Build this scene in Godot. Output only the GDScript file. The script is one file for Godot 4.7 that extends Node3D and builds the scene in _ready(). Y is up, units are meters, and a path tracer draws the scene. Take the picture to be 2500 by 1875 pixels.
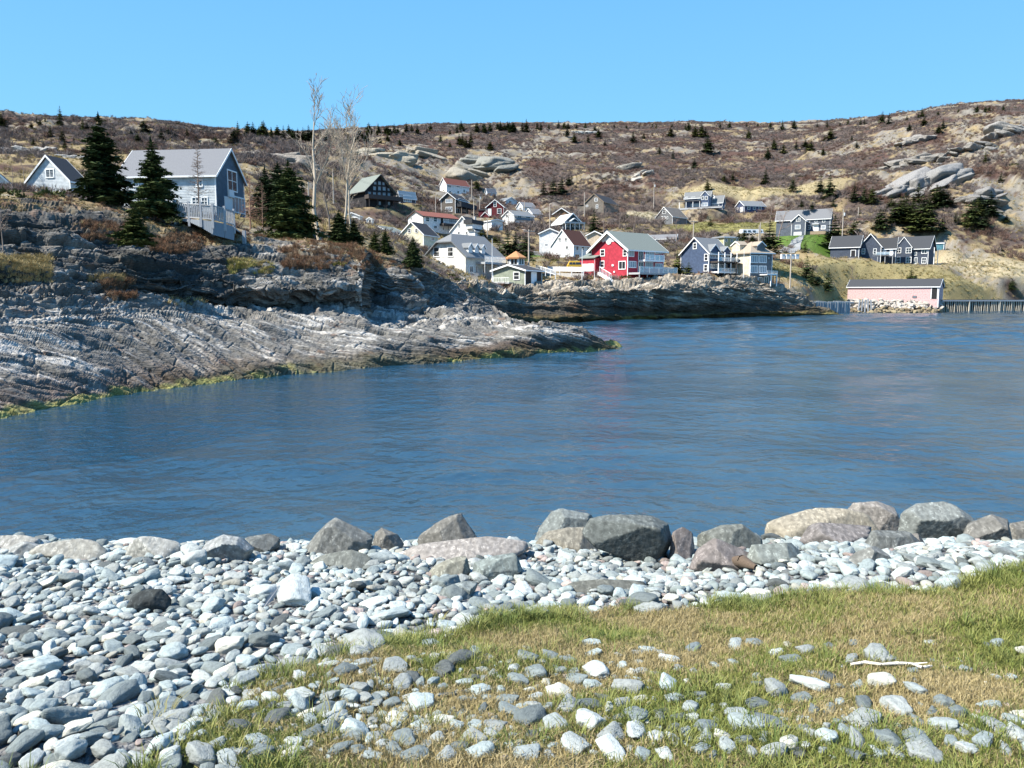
extends Node3D
# A rocky cove: cobble beach and lawn in front, bedrock headlands, a village on a hillside behind.
# Measures are taken in the photograph's pixels (2500 x 1875) together with a distance in metres.

const F := 1900.0
const EYE := Vector3(0, 4.4, 0)
const TILT := 6.5
const CROP := {1: [0.0, 250.0, 0.289331], 2: [600.0, 250.0, 0.289331], 3: [1000.0, 420.0, 0.180832], 4: [1300.0, 420.0, 0.180832], 5: [1600.0, 420.0, 0.180832], 6: [1900.0, 420.0, 0.271248], 8: [1850.0, 230.0, 0.293852], 0: [0.0, 0.0, 1.0]}
var ct := cos(deg_to_rad(TILT))
var sn := sin(deg_to_rad(TILT))
var rng := RandomNumberGenerator.new()
var mats := {}
var texs := {}
var used := {}

# ---------------------------------------------------------------- measuring
func ray(px: float, py: float) -> Vector3:
	var a := (px - 1250.0) / F
	var b := (937.5 - py) / F
	var k := 1.0 / (ct + b * sn)
	return Vector3(a * k, (b * ct - sn) * k, -1.0)

func at(px: float, py: float, d: float) -> Vector3:
	return EYE + ray(px, py) * d

func level(px: float, py: float, y: float) -> Vector3:
	var r := ray(px, py)
	return EYE + r * ((y - EYE.y) / r.y)

func shore(px: float, py: float) -> float:
	return -level(px, py, 0.0).z

func pix(p: Vector3) -> Vector2:
	var q := p - EYE
	var dep := q.y * -sn - q.z * ct
	return Vector2(1250.0 + F * q.x / dep, 937.5 - F * (q.y * ct - q.z * sn) / dep)

func cv(k: int, x: float, y: float) -> Vector2:
	return Vector2(CROP[k][0] + CROP[k][2] * x, CROP[k][1] + CROP[k][2] * y)

# ---------------------------------------------------------------- mesh kit
class Kit:
	var v := PackedVector3Array()
	var n := PackedVector3Array()
	var c := PackedColorArray()
	var i := PackedInt32Array()
	var col := Color(1, 1, 1)
	func tri(a: Vector3, b: Vector3, d: Vector3) -> void:
		var m := (d - a).cross(b - a).normalized()
		var k := v.size()
		v.append_array([a, b, d])
		n.append_array([m, m, m])
		c.append_array([col, col, col])
		i.append_array([k, k + 1, k + 2])
	func quad(a: Vector3, b: Vector3, d: Vector3, e: Vector3) -> void:
		var m := ((d - a).cross(b - a) + (e - a).cross(d - a)).normalized()
		var k := v.size()
		v.append_array([a, b, d, e])
		n.append_array([m, m, m, m])
		c.append_array([col, col, col, col])
		i.append_array([k, k + 1, k + 2, k, k + 2, k + 3])
	# eight corners: bottom ring a0..a3 then top ring, both clockwise seen from above
	func hexa(p: Array) -> void:
		quad(p[4], p[5], p[6], p[7])
		quad(p[3], p[2], p[1], p[0])
		for k in 4:
			var l := (k + 1) % 4
			quad(p[k], p[l], p[l + 4], p[k + 4])
	func box(lo: Vector3, hi: Vector3) -> void:
		hexa([Vector3(lo.x, lo.y, lo.z), Vector3(hi.x, lo.y, lo.z), Vector3(hi.x, lo.y, hi.z), Vector3(lo.x, lo.y, hi.z), Vector3(lo.x, hi.y, lo.z), Vector3(hi.x, hi.y, lo.z), Vector3(hi.x, hi.y, hi.z), Vector3(lo.x, hi.y, hi.z)])
	# a bar of the given width and thickness between two points
	func bar(a: Vector3, b: Vector3, w: float, t: float, up := Vector3.UP) -> void:
		var d := (b - a).normalized()
		var s := d.cross(up)
		if s.length() < 0.01:
			s = d.cross(Vector3.BACK)
		s = s.normalized()
		var u := s.cross(d).normalized() * t * 0.5
		s *= w * 0.5
		hexa([a - s - u, b - s - u, b + s - u, a + s - u, a - s + u, b - s + u, b + s + u, a + s + u])
	func tube(a: Vector3, b: Vector3, ra: float, rb: float, sides := 6) -> void:
		var d := (b - a).normalized()
		var s := d.cross(Vector3(0.31, 0.2, 0.93)).normalized()
		var u := s.cross(d).normalized()
		var k := v.size()
		for j in sides:
			var t := TAU * j / sides
			var m := s * cos(t) + u * sin(t)
			v.append_array([a + m * ra, b + m * rb])
			n.append_array([m, m])
			c.append_array([col, col])
		for j in sides:
			var l := (j + 1) % sides
			i.append_array([k + j * 2, k + l * 2 + 1, k + j * 2 + 1, k + j * 2, k + l * 2, k + l * 2 + 1])
	func add_mesh(vs: PackedVector3Array, ns: PackedVector3Array, ix: PackedInt32Array, t: Transform3D, tint: Color) -> void:
		var k := v.size()
		var nb := t.basis.inverse().transposed()
		for j in vs.size():
			v.append(t * vs[j])
			n.append((nb * ns[j]).normalized())
			c.append(tint)
		for j in ix:
			i.append(k + j)
	func mesh() -> ArrayMesh:
		var m := ArrayMesh.new()
		if v.is_empty():
			return m
		var arr := []
		arr.resize(Mesh.ARRAY_MAX)
		arr[Mesh.ARRAY_VERTEX] = v
		arr[Mesh.ARRAY_NORMAL] = n
		arr[Mesh.ARRAY_COLOR] = c
		arr[Mesh.ARRAY_INDEX] = i
		m.add_surface_from_arrays(Mesh.PRIMITIVE_TRIANGLES, arr)
		return m

func grid_mesh(nu: int, nv: int, v: PackedVector3Array, c: PackedColorArray) -> ArrayMesh:
	# nu columns left to right, nv rows from near to far; faces look up and towards the viewer
	var n := PackedVector3Array()
	n.resize(nu * nv)
	var ix := PackedInt32Array()
	ix.resize((nu - 1) * (nv - 1) * 6)
	var k := 0
	for r in nv:
		for q in nu:
			var o := r * nu + q
			var du := v[o + (1 if q < nu - 1 else 0)] - v[o - (1 if q > 0 else 0)]
			var dv := v[o + (nu if r < nv - 1 else 0)] - v[o - (nu if r > 0 else 0)]
			n[o] = du.cross(dv).normalized()
			if r < nv - 1 and q < nu - 1:
				ix[k] = o
				ix[k + 1] = o + nu
				ix[k + 2] = o + nu + 1
				ix[k + 3] = o
				ix[k + 4] = o + nu + 1
				ix[k + 5] = o + 1
				k += 6
	var m := ArrayMesh.new()
	var arr := []
	arr.resize(Mesh.ARRAY_MAX)
	arr[Mesh.ARRAY_VERTEX] = v
	arr[Mesh.ARRAY_NORMAL] = n
	arr[Mesh.ARRAY_COLOR] = c
	arr[Mesh.ARRAY_INDEX] = ix
	m.add_surface_from_arrays(Mesh.PRIMITIVE_TRIANGLES, arr)
	return m

# ---------------------------------------------------------------- naming
func numbered(called: String) -> String:
	used[called] = used.get(called, -1) + 1
	return called if used[called] == 0 else "%s_%03d" % [called, used[called]]

func tag(o: Node, label := "", category := "", group := "", kind := "") -> Node:
	if label: o.set_meta("label", label)
	if category: o.set_meta("category", category)
	if group: o.set_meta("group", group)
	if kind: o.set_meta("kind", kind)
	return o

func thing(called: String, label: String, category: String, where: Vector3, turn := 0.0, group := "") -> Node3D:
	var o := Node3D.new()
	o.name = numbered(called)
	add_child(o)
	o.position = where
	o.rotation.y = turn
	tag(o, label, category, group)
	return o

func part(called: String, m: Mesh, mt: Material, parent: Node, tr := Transform3D()) -> MeshInstance3D:
	var o := MeshInstance3D.new()
	o.name = numbered(called) if parent == self else called
	o.mesh = m
	o.material_override = mt
	parent.add_child(o, true)
	o.transform = tr
	return o

# ---------------------------------------------------------------- materials (colours are linear reflectances)
func lin(r: float, g: float, b: float) -> Color:
	return Color(r, g, b).linear_to_srgb()

func noise_tex(key: String, freq: float, oct: int, lo: float, hi: float, type := FastNoiseLite.TYPE_SIMPLEX_SMOOTH, size := 512, stretch := Vector2.ONE) -> ImageTexture:
	if texs.has(key):
		return texs[key]
	var f := FastNoiseLite.new()
	f.seed = key.hash() % 10000
	f.noise_type = type
	f.frequency = freq
	f.fractal_type = FastNoiseLite.FRACTAL_FBM if oct > 1 else FastNoiseLite.FRACTAL_NONE
	f.fractal_octaves = oct
	var im := f.get_seamless_image(size, size, false, false, 0.12, true)
	im.convert(Image.FORMAT_L8)
	var data := im.get_data()
	for k in data.size():
		data[k] = int(clampf(lerpf(lo, hi, data[k] / 255.0), 0.0, 1.0) * 255.0)
	im = Image.create_from_data(size, size, false, Image.FORMAT_L8, data)
	texs[key] = ImageTexture.create_from_image(im)
	return texs[key]

func mat(r: float, g: float, b: float, rough := 0.85, opts := {}) -> StandardMaterial3D:
	var key := "%f %f %f %f %s" % [r, g, b, rough, str(opts)]
	if mats.has(key):
		return mats[key]
	var m := StandardMaterial3D.new()
	m.albedo_color = lin(r, g, b)
	m.roughness = rough
	m.metallic_specular = opts.get("spec", 0.4)
	if opts.has("tex"):
		m.albedo_texture = opts.tex
		m.uv1_triplanar = true
		m.uv1_world_triplanar = opts.get("world", false)
		m.uv1_scale = Vector3.ONE * float(opts.get("scale", 1.0)) * Vector3(opts.get("aniso", Vector3.ONE))
	if opts.has("bump"):
		m.heightmap_enabled = true
		m.heightmap_texture = opts.bump
		m.heightmap_scale = opts.get("depth", 2.0)
		m.uv1_triplanar = true
		m.uv1_world_triplanar = opts.get("world", false)
		m.uv1_scale = Vector3.ONE * float(opts.get("scale", 1.0)) * Vector3(opts.get("aniso", Vector3.ONE))
	if opts.get("vc", false):
		m.vertex_color_use_as_albedo = true
	if opts.has("back"):
		m.backlight_enabled = true
		m.backlight = opts.back
	mats[key] = m
	return m

func fnl(seed_: int, freq: float, type := FastNoiseLite.TYPE_SIMPLEX_SMOOTH, oct := 1) -> FastNoiseLite:
	var f := FastNoiseLite.new()
	f.seed = seed_
	f.noise_type = type
	f.frequency = freq
	f.fractal_type = FastNoiseLite.FRACTAL_FBM if oct > 1 else FastNoiseLite.FRACTAL_NONE
	f.fractal_octaves = oct
	return f

func cells(seed_: int, ret: int, jitter := 0.7) -> FastNoiseLite:
	var f := FastNoiseLite.new()
	f.seed = seed_
	f.noise_type = FastNoiseLite.TYPE_CELLULAR
	f.frequency = 1.0
	f.fractal_type = FastNoiseLite.FRACTAL_NONE
	f.cellular_return_type = ret
	f.cellular_jitter = jitter
	return f

func mixc(a: Color, b: Color, t: float) -> Color:
	return a.lerp(b, clampf(t, 0.0, 1.0))

func step01(a: float, b: float, x: float) -> float:
	return smoothstep(a, b, x)

func _ready() -> void:
	rng.seed = 2024
	var cam := Camera3D.new()
	cam.name = "camera"
	cam.position = EYE
	cam.rotation_degrees = Vector3(-TILT, 0, 0)
	cam.fov = rad_to_deg(2.0 * atan(937.5 / F))
	cam.near = 0.1
	cam.far = 3000.0
	add_child(cam)
	var sky_m := ProceduralSkyMaterial.new()
	sky_m.sky_top_color = Color(0.215, 0.445, 0.70)
	sky_m.sky_horizon_color = Color(0.45, 0.655, 0.75)
	sky_m.sky_curve = 0.27
	sky_m.ground_bottom_color = Color(0.3, 0.35, 0.4)
	sky_m.ground_horizon_color = Color(0.5, 0.6, 0.7)
	sky_m.sun_angle_max = 12.0
	var env := Environment.new()
	env.background_mode = Environment.BG_SKY
	env.sky = Sky.new()
	env.sky.sky_material = sky_m
	env.tonemap_mode = Environment.TONE_MAPPER_LINEAR
	env.tonemap_exposure = 2.25
	env.sdfgi_enabled = true
	env.ssao_enabled = true
	env.ssil_enabled = true
	var we := WorldEnvironment.new()
	we.name = "environment"
	we.environment = env
	add_child(we)
	var sun := DirectionalLight3D.new()
	sun.name = "sun"
	sun.light_color = Color(1.0, 0.975, 0.93)
	sun.light_energy = 1.6
	sun.light_angular_distance = 0.53
	sun.shadow_enabled = true
	add_child(sun)
	sun.look_at_from_position(Vector3(-58, 72, 20), Vector3.ZERO, Vector3.UP)

	setup_beach()
	setup_paint()
	var spots := plan_houses()
	solve_land(spots)
	plan_tints()
	build_hillside()
	var rocks := build_headlands()
	build_water()
	setup_stones()
	build_beach()
	build_boulders()
	build_houses()
	setup_trees()
	build_spruces()
	build_bare_trees()
	build_misc()
	build_lawn()
	build_shrubs(rocks)

func plan_tints() -> void:
	# mown or bare patches of ground: where, half widths across and away, colour
	for t in [[1990, 590, 255, 14, 10, [0.11, 0.19, 0.04]], [1945, 600, 255, 5, 12, [0.12, 0.19, 0.05]], [1320, 618, 198, 7, 8, [0.12, 0.19, 0.05]], [1800, 535, 290, 26, 12, [0.27, 0.25, 0.10]], [930, 520, 225, 16, 12, [0.44, 0.35, 0.18]], [1500, 500, 320, 30, 8, [0.48, 0.42, 0.29]], [2400, 605, 240, 40, 9, [0.50, 0.42, 0.27]], [1950, 640, 203, 30, 9, [0.34, 0.30, 0.15]], [2200, 660, 222, 34, 11, [0.36, 0.30, 0.15]], [1850, 460, 345, 40, 10, [0.46, 0.38, 0.22]], [2330, 635, 240, 8, 6, [0.52, 0.44, 0.30]]]:
		var p := at(t[0], t[1], t[2])
		tints.append([p.x, p.z, t[3], t[4], Color(t[5][0], t[5][1], t[5][2])])

# ---------------------------------------------------------------- the lie of the land behind the water
# [px, py, distance] of ground seen in the photograph; [px, height, distance, 1] where the ground is hidden
const GROUND := [
	[-500, 290, 380], [-250, 286, 390], [0, 284, 400], [226, 297, 420], [395, 296, 430], [508, 315, 450], [678, 331, 480], [859, 331, 500], [904, 320, 520], [1130, 309, 560], [1300, 308, 590], [1469, 307, 600], [1695, 305, 600], [1921, 307, 580], [2090, 301, 540], [2203, 287, 500], [2316, 271, 470], [2500, 267, 450], [2750, 262, 440], [3000, 260, 430],
	[-500, 305, 620], [0, 303, 650], [678, 345, 760], [1250, 322, 850], [1921, 322, 820], [2500, 286, 700], [3000, 280, 700],
	[-300, 395, 150], [0, 385, 165], [330, 395, 190], [0, 335, 270], [330, 345, 290], [-300, 340, 260],
	[0, 468, 75], [150, 470, 92], [300, 500, 82], [450, 522, 74], [620, 552, 80], [720, 570, 82], [850, 592, 86], [950, 612, 92], [-300, 470, 70],
	[640, 470, 150], [640, 400, 260], [760, 500, 160], [760, 395, 300], [860, 420, 330],
	[1000, 400, 400], [1250, 385, 440], [1250, 430, 385], [1500, 400, 430], [1500, 470, 345], [1750, 400, 430], [1750, 455, 350], [1950, 400, 420], [1950, 460, 340], [1100, 450, 370],
	[2150, 470, 320], [2150, 400, 380], [2350, 400, 350], [2350, 480, 300], [2500, 400, 330], [2500, 500, 295], [2350, 560, 268], [2500, 590, 266], [2400, 650, 246], [2500, 685, 236], [2800, 600, 270],
	[1900, 640, 205], [1960, 680, 195], [2030, 715, 196], [2180, 660, 228], [1880, 700, 186], [2300, 690, 226],
	[2100, 733, 200], [2300, 733, 203], [2500, 728, 222], [2800, 726, 224],
	[1050, 650, 112], [1200, 690, 125], [1330, 690, 140], [1400, 683, 146], [1550, 676, 158], [1650, 672, 165], [1800, 668, 172], [1120, 630, 150], [1330, 640, 170], [1560, 640, 190], [1700, 610, 215],
	[1300, -3.0, 95, 1], [1600, -3.0, 100, 1], [2000, -3.0, 110, 1], [2500, -3.0, 120, 1], [2900, -3.0, 130, 1], [1450, -3.0, 118, 1], [2100, -4.0, 165, 1], [2500, -4.0, 185, 1], [2900, -4.0, 190, 1], [1700, -3.0, 135, 1],
	[0, 2.0, 45, 1], [-400, 2.0, 42, 1], [400, 3.0, 52, 1], [800, 3.0, 62, 1], [1000, 2.0, 76, 1], [1150, 0.5, 82, 1], [1300, -3.0, 75, 1], [1300, -3.0, 55, 1], [2000, -3.0, 55, 1], [2800, -3.0, 55, 1],
]
const TU := 91
const TV := 101
const TW := 1.25          # half width of the field as a share of the distance
const D0 := 42.0
const D1 := 1000.0
var field := PackedFloat32Array()
var pads: Array = []      # [x, z, flat radius, soft radius, height]
var tints: Array = []     # [x, z, radius, colour]
var nz_big: FastNoiseLite
var nz_mid: FastNoiseLite
var nz_small: FastNoiseLite
var nz_rock: FastNoiseLite

func tps(r2: float) -> float:
	return 0.0 if r2 < 1e-9 else 0.5 * r2 * log(r2)

func solve_land(extra: Array) -> void:
	nz_big = fnl(11, 1.0 / 70.0, FastNoiseLite.TYPE_SIMPLEX_SMOOTH, 3)
	nz_mid = fnl(12, 1.0 / 16.0, FastNoiseLite.TYPE_SIMPLEX_SMOOTH, 3)
	nz_small = fnl(13, 1.0 / 3.5, FastNoiseLite.TYPE_SIMPLEX_SMOOTH, 2)
	nz_rock = fnl(14, 1.0 / 45.0, FastNoiseLite.TYPE_SIMPLEX_SMOOTH, 4)
	var pts: Array = []
	for g in GROUND:
		var r := ray(g[0], 700)
		var e: float = (g[1] - EYE.y) / g[2] if g.size() > 3 else ray(g[0], g[1]).y
		if g.size() <= 3:
			r = ray(g[0], g[1])
		pts.append([r.x * 2.0, log(g[2]) * 1.0, e])
	for p in extra:
		pts.append([p.x / -p.z * 2.0, log(-p.z) * 1.0, (p.y - EYE.y) / -p.z])
	var n := pts.size()
	var m := n + 3
	var a: Array = []
	for i in m:
		var row := PackedFloat64Array()
		row.resize(m + 1)
		a.append(row)
	for i in n:
		for j in n:
			a[i][j] = tps((pts[i][0] - pts[j][0]) ** 2 + (pts[i][1] - pts[j][1]) ** 2)
		a[i][i] += 0.004
		a[i][n] = 1.0
		a[i][n + 1] = pts[i][0]
		a[i][n + 2] = pts[i][1]
		a[n][i] = 1.0
		a[n + 1][i] = pts[i][0]
		a[n + 2][i] = pts[i][1]
		a[i][m] = pts[i][2]
	for k in m:
		var best := k
		for i in range(k + 1, m):
			if absf(a[i][k]) > absf(a[best][k]):
				best = i
		var t = a[k]
		a[k] = a[best]
		a[best] = t
		var rk: PackedFloat64Array = a[k]
		for i in range(k + 1, m):
			var ri: PackedFloat64Array = a[i]
			var q := ri[k] / rk[k]
			if q != 0.0:
				for j in range(k, m + 1):
					ri[j] -= q * rk[j]
				a[i] = ri
	var w := PackedFloat64Array()
	w.resize(m)
	for k in range(m - 1, -1, -1):
		var s: float = a[k][m]
		for j in range(k + 1, m):
			s -= a[k][j] * w[j]
		w[k] = s / a[k][k]
	var xs := PackedFloat64Array()
	var ys := PackedFloat64Array()
	for p in pts:
		xs.append(p[0])
		ys.append(p[1])
	field.resize(TU * TV)
	for v in TV:
		var y := lerpf(log(D0), log(D1), v / (TV - 1.0))
		for u in TU:
			var x := lerpf(-TW, TW, u / (TU - 1.0)) * 2.0
			var s := w[n] + w[n + 1] * x + w[n + 2] * y
			for i in n:
				var dx := x - xs[i]
				var dy := y - ys[i]
				var r2 := dx * dx + dy * dy
				if r2 > 1e-9:
					s += w[i] * 0.5 * r2 * log(r2)
			field[v * TU + u] = s

func plain_height(x: float, z: float) -> float:
	var d := maxf(-z, D0)
	var fu := clampf((x / d / TW + 1.0) * 0.5 * (TU - 1), 0.0, TU - 1.001)
	var fv := clampf((log(d) - log(D0)) / (log(D1) - log(D0)) * (TV - 1), 0.0, TV - 1.001)
	var u := int(fu)
	var v := int(fv)
	fu -= u
	fv -= v
	var o := v * TU + u
	return EYE.y + d * lerpf(lerpf(field[o], field[o + 1], fu), lerpf(field[o + TU], field[o + TU + 1], fu), fv)

# the line behind which the land rises from the cove: px, distance
const SHORE := [[1150, 100], [1200, 116], [1300, 128], [1400, 133], [1500, 140], [1600, 149], [1700, 155], [1800, 162], [1900, 172], [1980, 184], [2060, 197], [2300, 208], [2420, 217], [2500, 221], [3200, 232]]

func rockiness(x: float, z: float) -> float:
	var r := nz_rock.get_noise_2d(x, z) * 1.4
	var px := 1250.0 + F * x / -z
	r += 0.55 * exp(-pow((px - 950.0) / 160.0, 2.0)) * step01(270, 330, -z) * (1.0 - step01(400, 470, -z))
	r += 0.45 * exp(-pow((px - 1180.0) / 140.0, 2.0)) * step01(320, 350, -z) * (1.0 - step01(440, 500, -z))
	r += 0.35 * step01(2050, 2350, px) * step01(215, 250, -z)
	return r

func land(x: float, z: float) -> float:
	var y := plain_height(x, z)
	var d := -z
	var far := step01(110, 300, d)
	var rk := step01(0.15, 0.5, rockiness(x, z))
	y += nz_big.get_noise_2d(x, z) * 5.0 * far * (1.0 - step01(380, 440, d) * 0.65)
	y += nz_mid.get_noise_2d(x, z) * (0.25 + 1.3 * far) * (0.7 + 0.9 * rk)
	y += nz_small.get_noise_2d(x, z) * (0.1 + 0.25 * far + 0.5 * rk * far)
	if rk > 0.0 and d > 120.0:
		# ledges of bedrock
		var s := y * 0.55 + x * 0.10 + nz_mid.get_noise_2d(x * 0.6, z * 0.6 + 50.0) * 1.2
		var fr := s - floorf(s)
		y += (step01(0.25, 0.75, fr) - fr) * 1.6 * rk * far
	for p in pads:
		var dx: float = x - p[0]
		var dz: float = z - p[1]
		var q := dx * dx + dz * dz
		if q < p[3] * p[3]:
			y = lerpf(p[4], y, step01(p[2], p[3], sqrt(q)))
	if d < 245.0:
		var px := 1250.0 + F * x / d
		if px > 1150.0:
			var k := 0
			while k < SHORE.size() - 2 and px > SHORE[k + 1][0]:
				k += 1
			var s := lerpf(SHORE[k][1], SHORE[k + 1][1], clampf((px - SHORE[k][0]) / (SHORE[k + 1][0] - SHORE[k][0]), 0.0, 1.0))
			y = lerpf(minf(y, -7.0), y, step01(s, s + 12.0, d))
	return y

func ground_hit(px: float, py: float, from := 62.0) -> Vector3:
	var r := ray(px, py)
	var d := from
	var last := d
	while d < 900.0:
		if EYE.y + r.y * d < land(r.x * d, -d):
			break
		last = d
		d *= 1.012
	if d >= 900.0:
		# above the skyline: the nearest approach
		var best := 1e9
		var bd := 400.0
		d = 200.0
		while d < 700.0:
			var gap := EYE.y + r.y * d - land(r.x * d, -d)
			if gap / d < best:
				best = gap / d
				bd = d
			d *= 1.015
		return Vector3(r.x * bd, land(r.x * bd, -bd), -bd)
	for k in 8:
		var h := (last + d) * 0.5
		if EYE.y + r.y * h < land(r.x * h, -h):
			d = h
		else:
			last = h
	return Vector3(r.x * d, land(r.x * d, -d), -d)

func build_hillside() -> void:
	var nu := 470
	var nv := 520
	var v := PackedVector3Array()
	var c := PackedColorArray()
	v.resize(nu * nv)
	c.resize(nu * nv)
	var n1 := fnl(21, 1.0 / 30.0, FastNoiseLite.TYPE_SIMPLEX_SMOOTH, 4)
	var n2 := fnl(22, 1.0 / 9.0, FastNoiseLite.TYPE_SIMPLEX_SMOOTH, 3)
	var n3 := fnl(23, 1.0 / 2.0, FastNoiseLite.TYPE_SIMPLEX_SMOOTH, 2)
	var straw := Color(0.40, 0.31, 0.17)
	var heath := Color(0.130, 0.100, 0.086)
	var russet := Color(0.135, 0.084, 0.068)
	var stone := Color(0.33, 0.305, 0.26)
	var lawn := Color(0.13, 0.18, 0.05)
	for r in nv:
		var d := exp(lerpf(log(56.0), log(860.0), pow(r / (nv - 1.0), 0.92)))
		for q in nu:
			var x := lerpf(-0.98, 0.98, q / (nu - 1.0)) * d
			var o := r * nu + q
			var y := land(x, -d)
			v[o] = Vector3(x, y, -d)
			var a := n1.get_noise_2d(x, d)
			var b := n2.get_noise_2d(x, d)
			var e := n3.get_noise_2d(x, d)
			var far := step01(200, 380, d)
			var col := mixc(straw, heath, step01(-0.25, 0.2, a + b * 0.5 + far * 0.55 - 0.18))
			col = mixc(col, russet, step01(0.05, 0.4, n1.get_noise_2d(x + 300.0, d * 1.5) + far * 0.1))
			var rk := step01(0.22, 0.6, rockiness(x, -d) + b * 0.6 + e * 0.5)
			col = mixc(col, mixc(stone, straw, step01(0.0, 0.5, b)), rk * 0.85)
			var grn := step01(0.1, 0.45, n1.get_noise_2d(x - 200.0, d)) * (1.0 - far) * 0.35
			col = mixc(col, Color(0.2, 0.2, 0.07), grn)
			for t in tints:
				var q2 := Vector2((x - t[0]) / t[2], (d + t[1]) / t[3]).length()
				if q2 < 1.3:
					col = mixc(t[4], col, step01(0.8, 1.1, q2 + e * 0.2))
			c[o] = col * (0.86 + e * 0.2 + b * 0.1)
	var o := part("hillside", grid_mesh(nu, nv, v, c), mat(1, 1, 1, 0.95, {"vc": true, "tex": noise_tex("soil", 0.03, 5, 0.5, 1.25), "scale": 0.23, "world": true, "bump": noise_tex("soilb", 0.03, 5, 0.0, 1.0), "depth": 18.0, "spec": 0.15}), self)
	tag(o, "brown and straw coloured hillside rising behind the village", "", "", "structure")

# ---------------------------------------------------------------- bedrock headlands
# each column: px, waterline py, then [py, distance] up the rock; a third value 1 gives a height in place of py
const NEAR_ROCK := [
	[-420, 1095, [1055, 23.3], [960, 26], [830, 30], [705, 35], [640, 38], [560, 41], [476, 48]],
	[-150, 1052, [1012, 26.2], [925, 29], [800, 33], [698, 37.5], [622, 41], [545, 44], [478, 50]],
	[0, 1022, [990, 28.3], [900, 31], [785, 35], [690, 39.5], [605, 43.5], [535, 46], [480, 53]],
	[150, 995, [965, 31.2], [880, 34], [785, 37.5], [700, 42], [625, 45], [550, 47.5], [478, 60]],
	[300, 966, [938, 34.8], [860, 37.5], [775, 41.5], [712, 46], [655, 47], [585, 51], [506, 62]],
	[450, 945, [918, 38.2], [850, 41], [780, 45], [735, 49.5], [678, 49.6], [605, 54], [540, 64]],
	[545, 932, [905, 40.6], [845, 43.5], [780, 47.5], [742, 52.5], [695, 51.6], [625, 55.5], [562, 63]],
	[620, 924, [900, 41.8], [845, 45], [782, 49], [748, 54], [706, 52.6], [640, 57], [570, 64]],
	[700, 914, [890, 44], [845, 47], [790, 50.5], [752, 56], [708, 54], [645, 58], [580, 66]],
	[850, 904, [880, 46.6], [840, 49], [792, 53], [752, 58], [700, 56.5], [645, 60], [597, 68]],
	[890, 901, [878, 47.2], [838, 49.6], [794, 53.6], [756, 58.4], [700, 57], [642, 59.5], [604, 68]],
	[908, 899, [877, 47.6], [837, 50], [796, 54.5], [768, 62.5], [728, 66], [668, 66.5], [612, 70]],
	[985, 893, [873, 49.4], [833, 51.6], [798, 56], [772, 63], [730, 67], [672, 67.5], [632, 72]],
	[1022, 890, [870, 50.4], [831, 52.5], [800, 56.5], [773, 64], [748, 68], [700, 69], [648, 74]],
	[1036, 889, [869, 50.6], [830, 52.8], [800, 56.8], [773, 64], [752, 70], [708, 76], [655, 82]],
	[1100, 882, [862, 52.8], [825, 55], [797, 59], [775, 66], [748, 80], [716, 87], [685, 97]],
	[1200, 875, [856, 55], [828, 57], [800, 61], [784, 67], [778, 78], [768, 90], [750, 104]],
	[1300, 868, [850, 57.7], [818, 58.5], [802, 60], [795, 64], [792, 69], [-0.5, 75, 1], [-1.2, 82, 1]],
	[1380, 861, [844, 60.4], [815, 60.8], [804, 62], [803, 65], [-0.4, 68.5, 1], [-1, 72, 1], [-1.4, 76, 1]],
	[1425, 858, [845, 61.7], [822, 62], [815, 63], [818, 65], [-0.4, 67, 1], [-1, 69, 1], [-1.4, 74, 1]],
	[1440, 857, [847, 62.2], [836, 62.6], [832, 63.4], [836, 65], [-0.4, 66.5, 1], [-1, 68, 1], [-1.4, 73, 1]],
	[1475, 854, [848, 63.6], [843, 64], [842, 64.6], [844, 65.3], [-0.4, 66, 1], [-1, 67, 1], [-1.4, 71, 1]],
	[1502, 851, [849, 65], [848, 65.3], [848, 65.7], [-0.1, 66, 1], [-0.5, 66.5, 1], [-1, 67, 1], [-1.4, 70, 1]],
	[1530, 851, [-0.4, 65, 1], [-0.5, 65.4, 1], [-0.5, 65.8, 1], [-0.6, 66, 1], [-0.8, 66.5, 1], [-1, 67, 1], [-1.4, 70, 1]],
]
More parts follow.
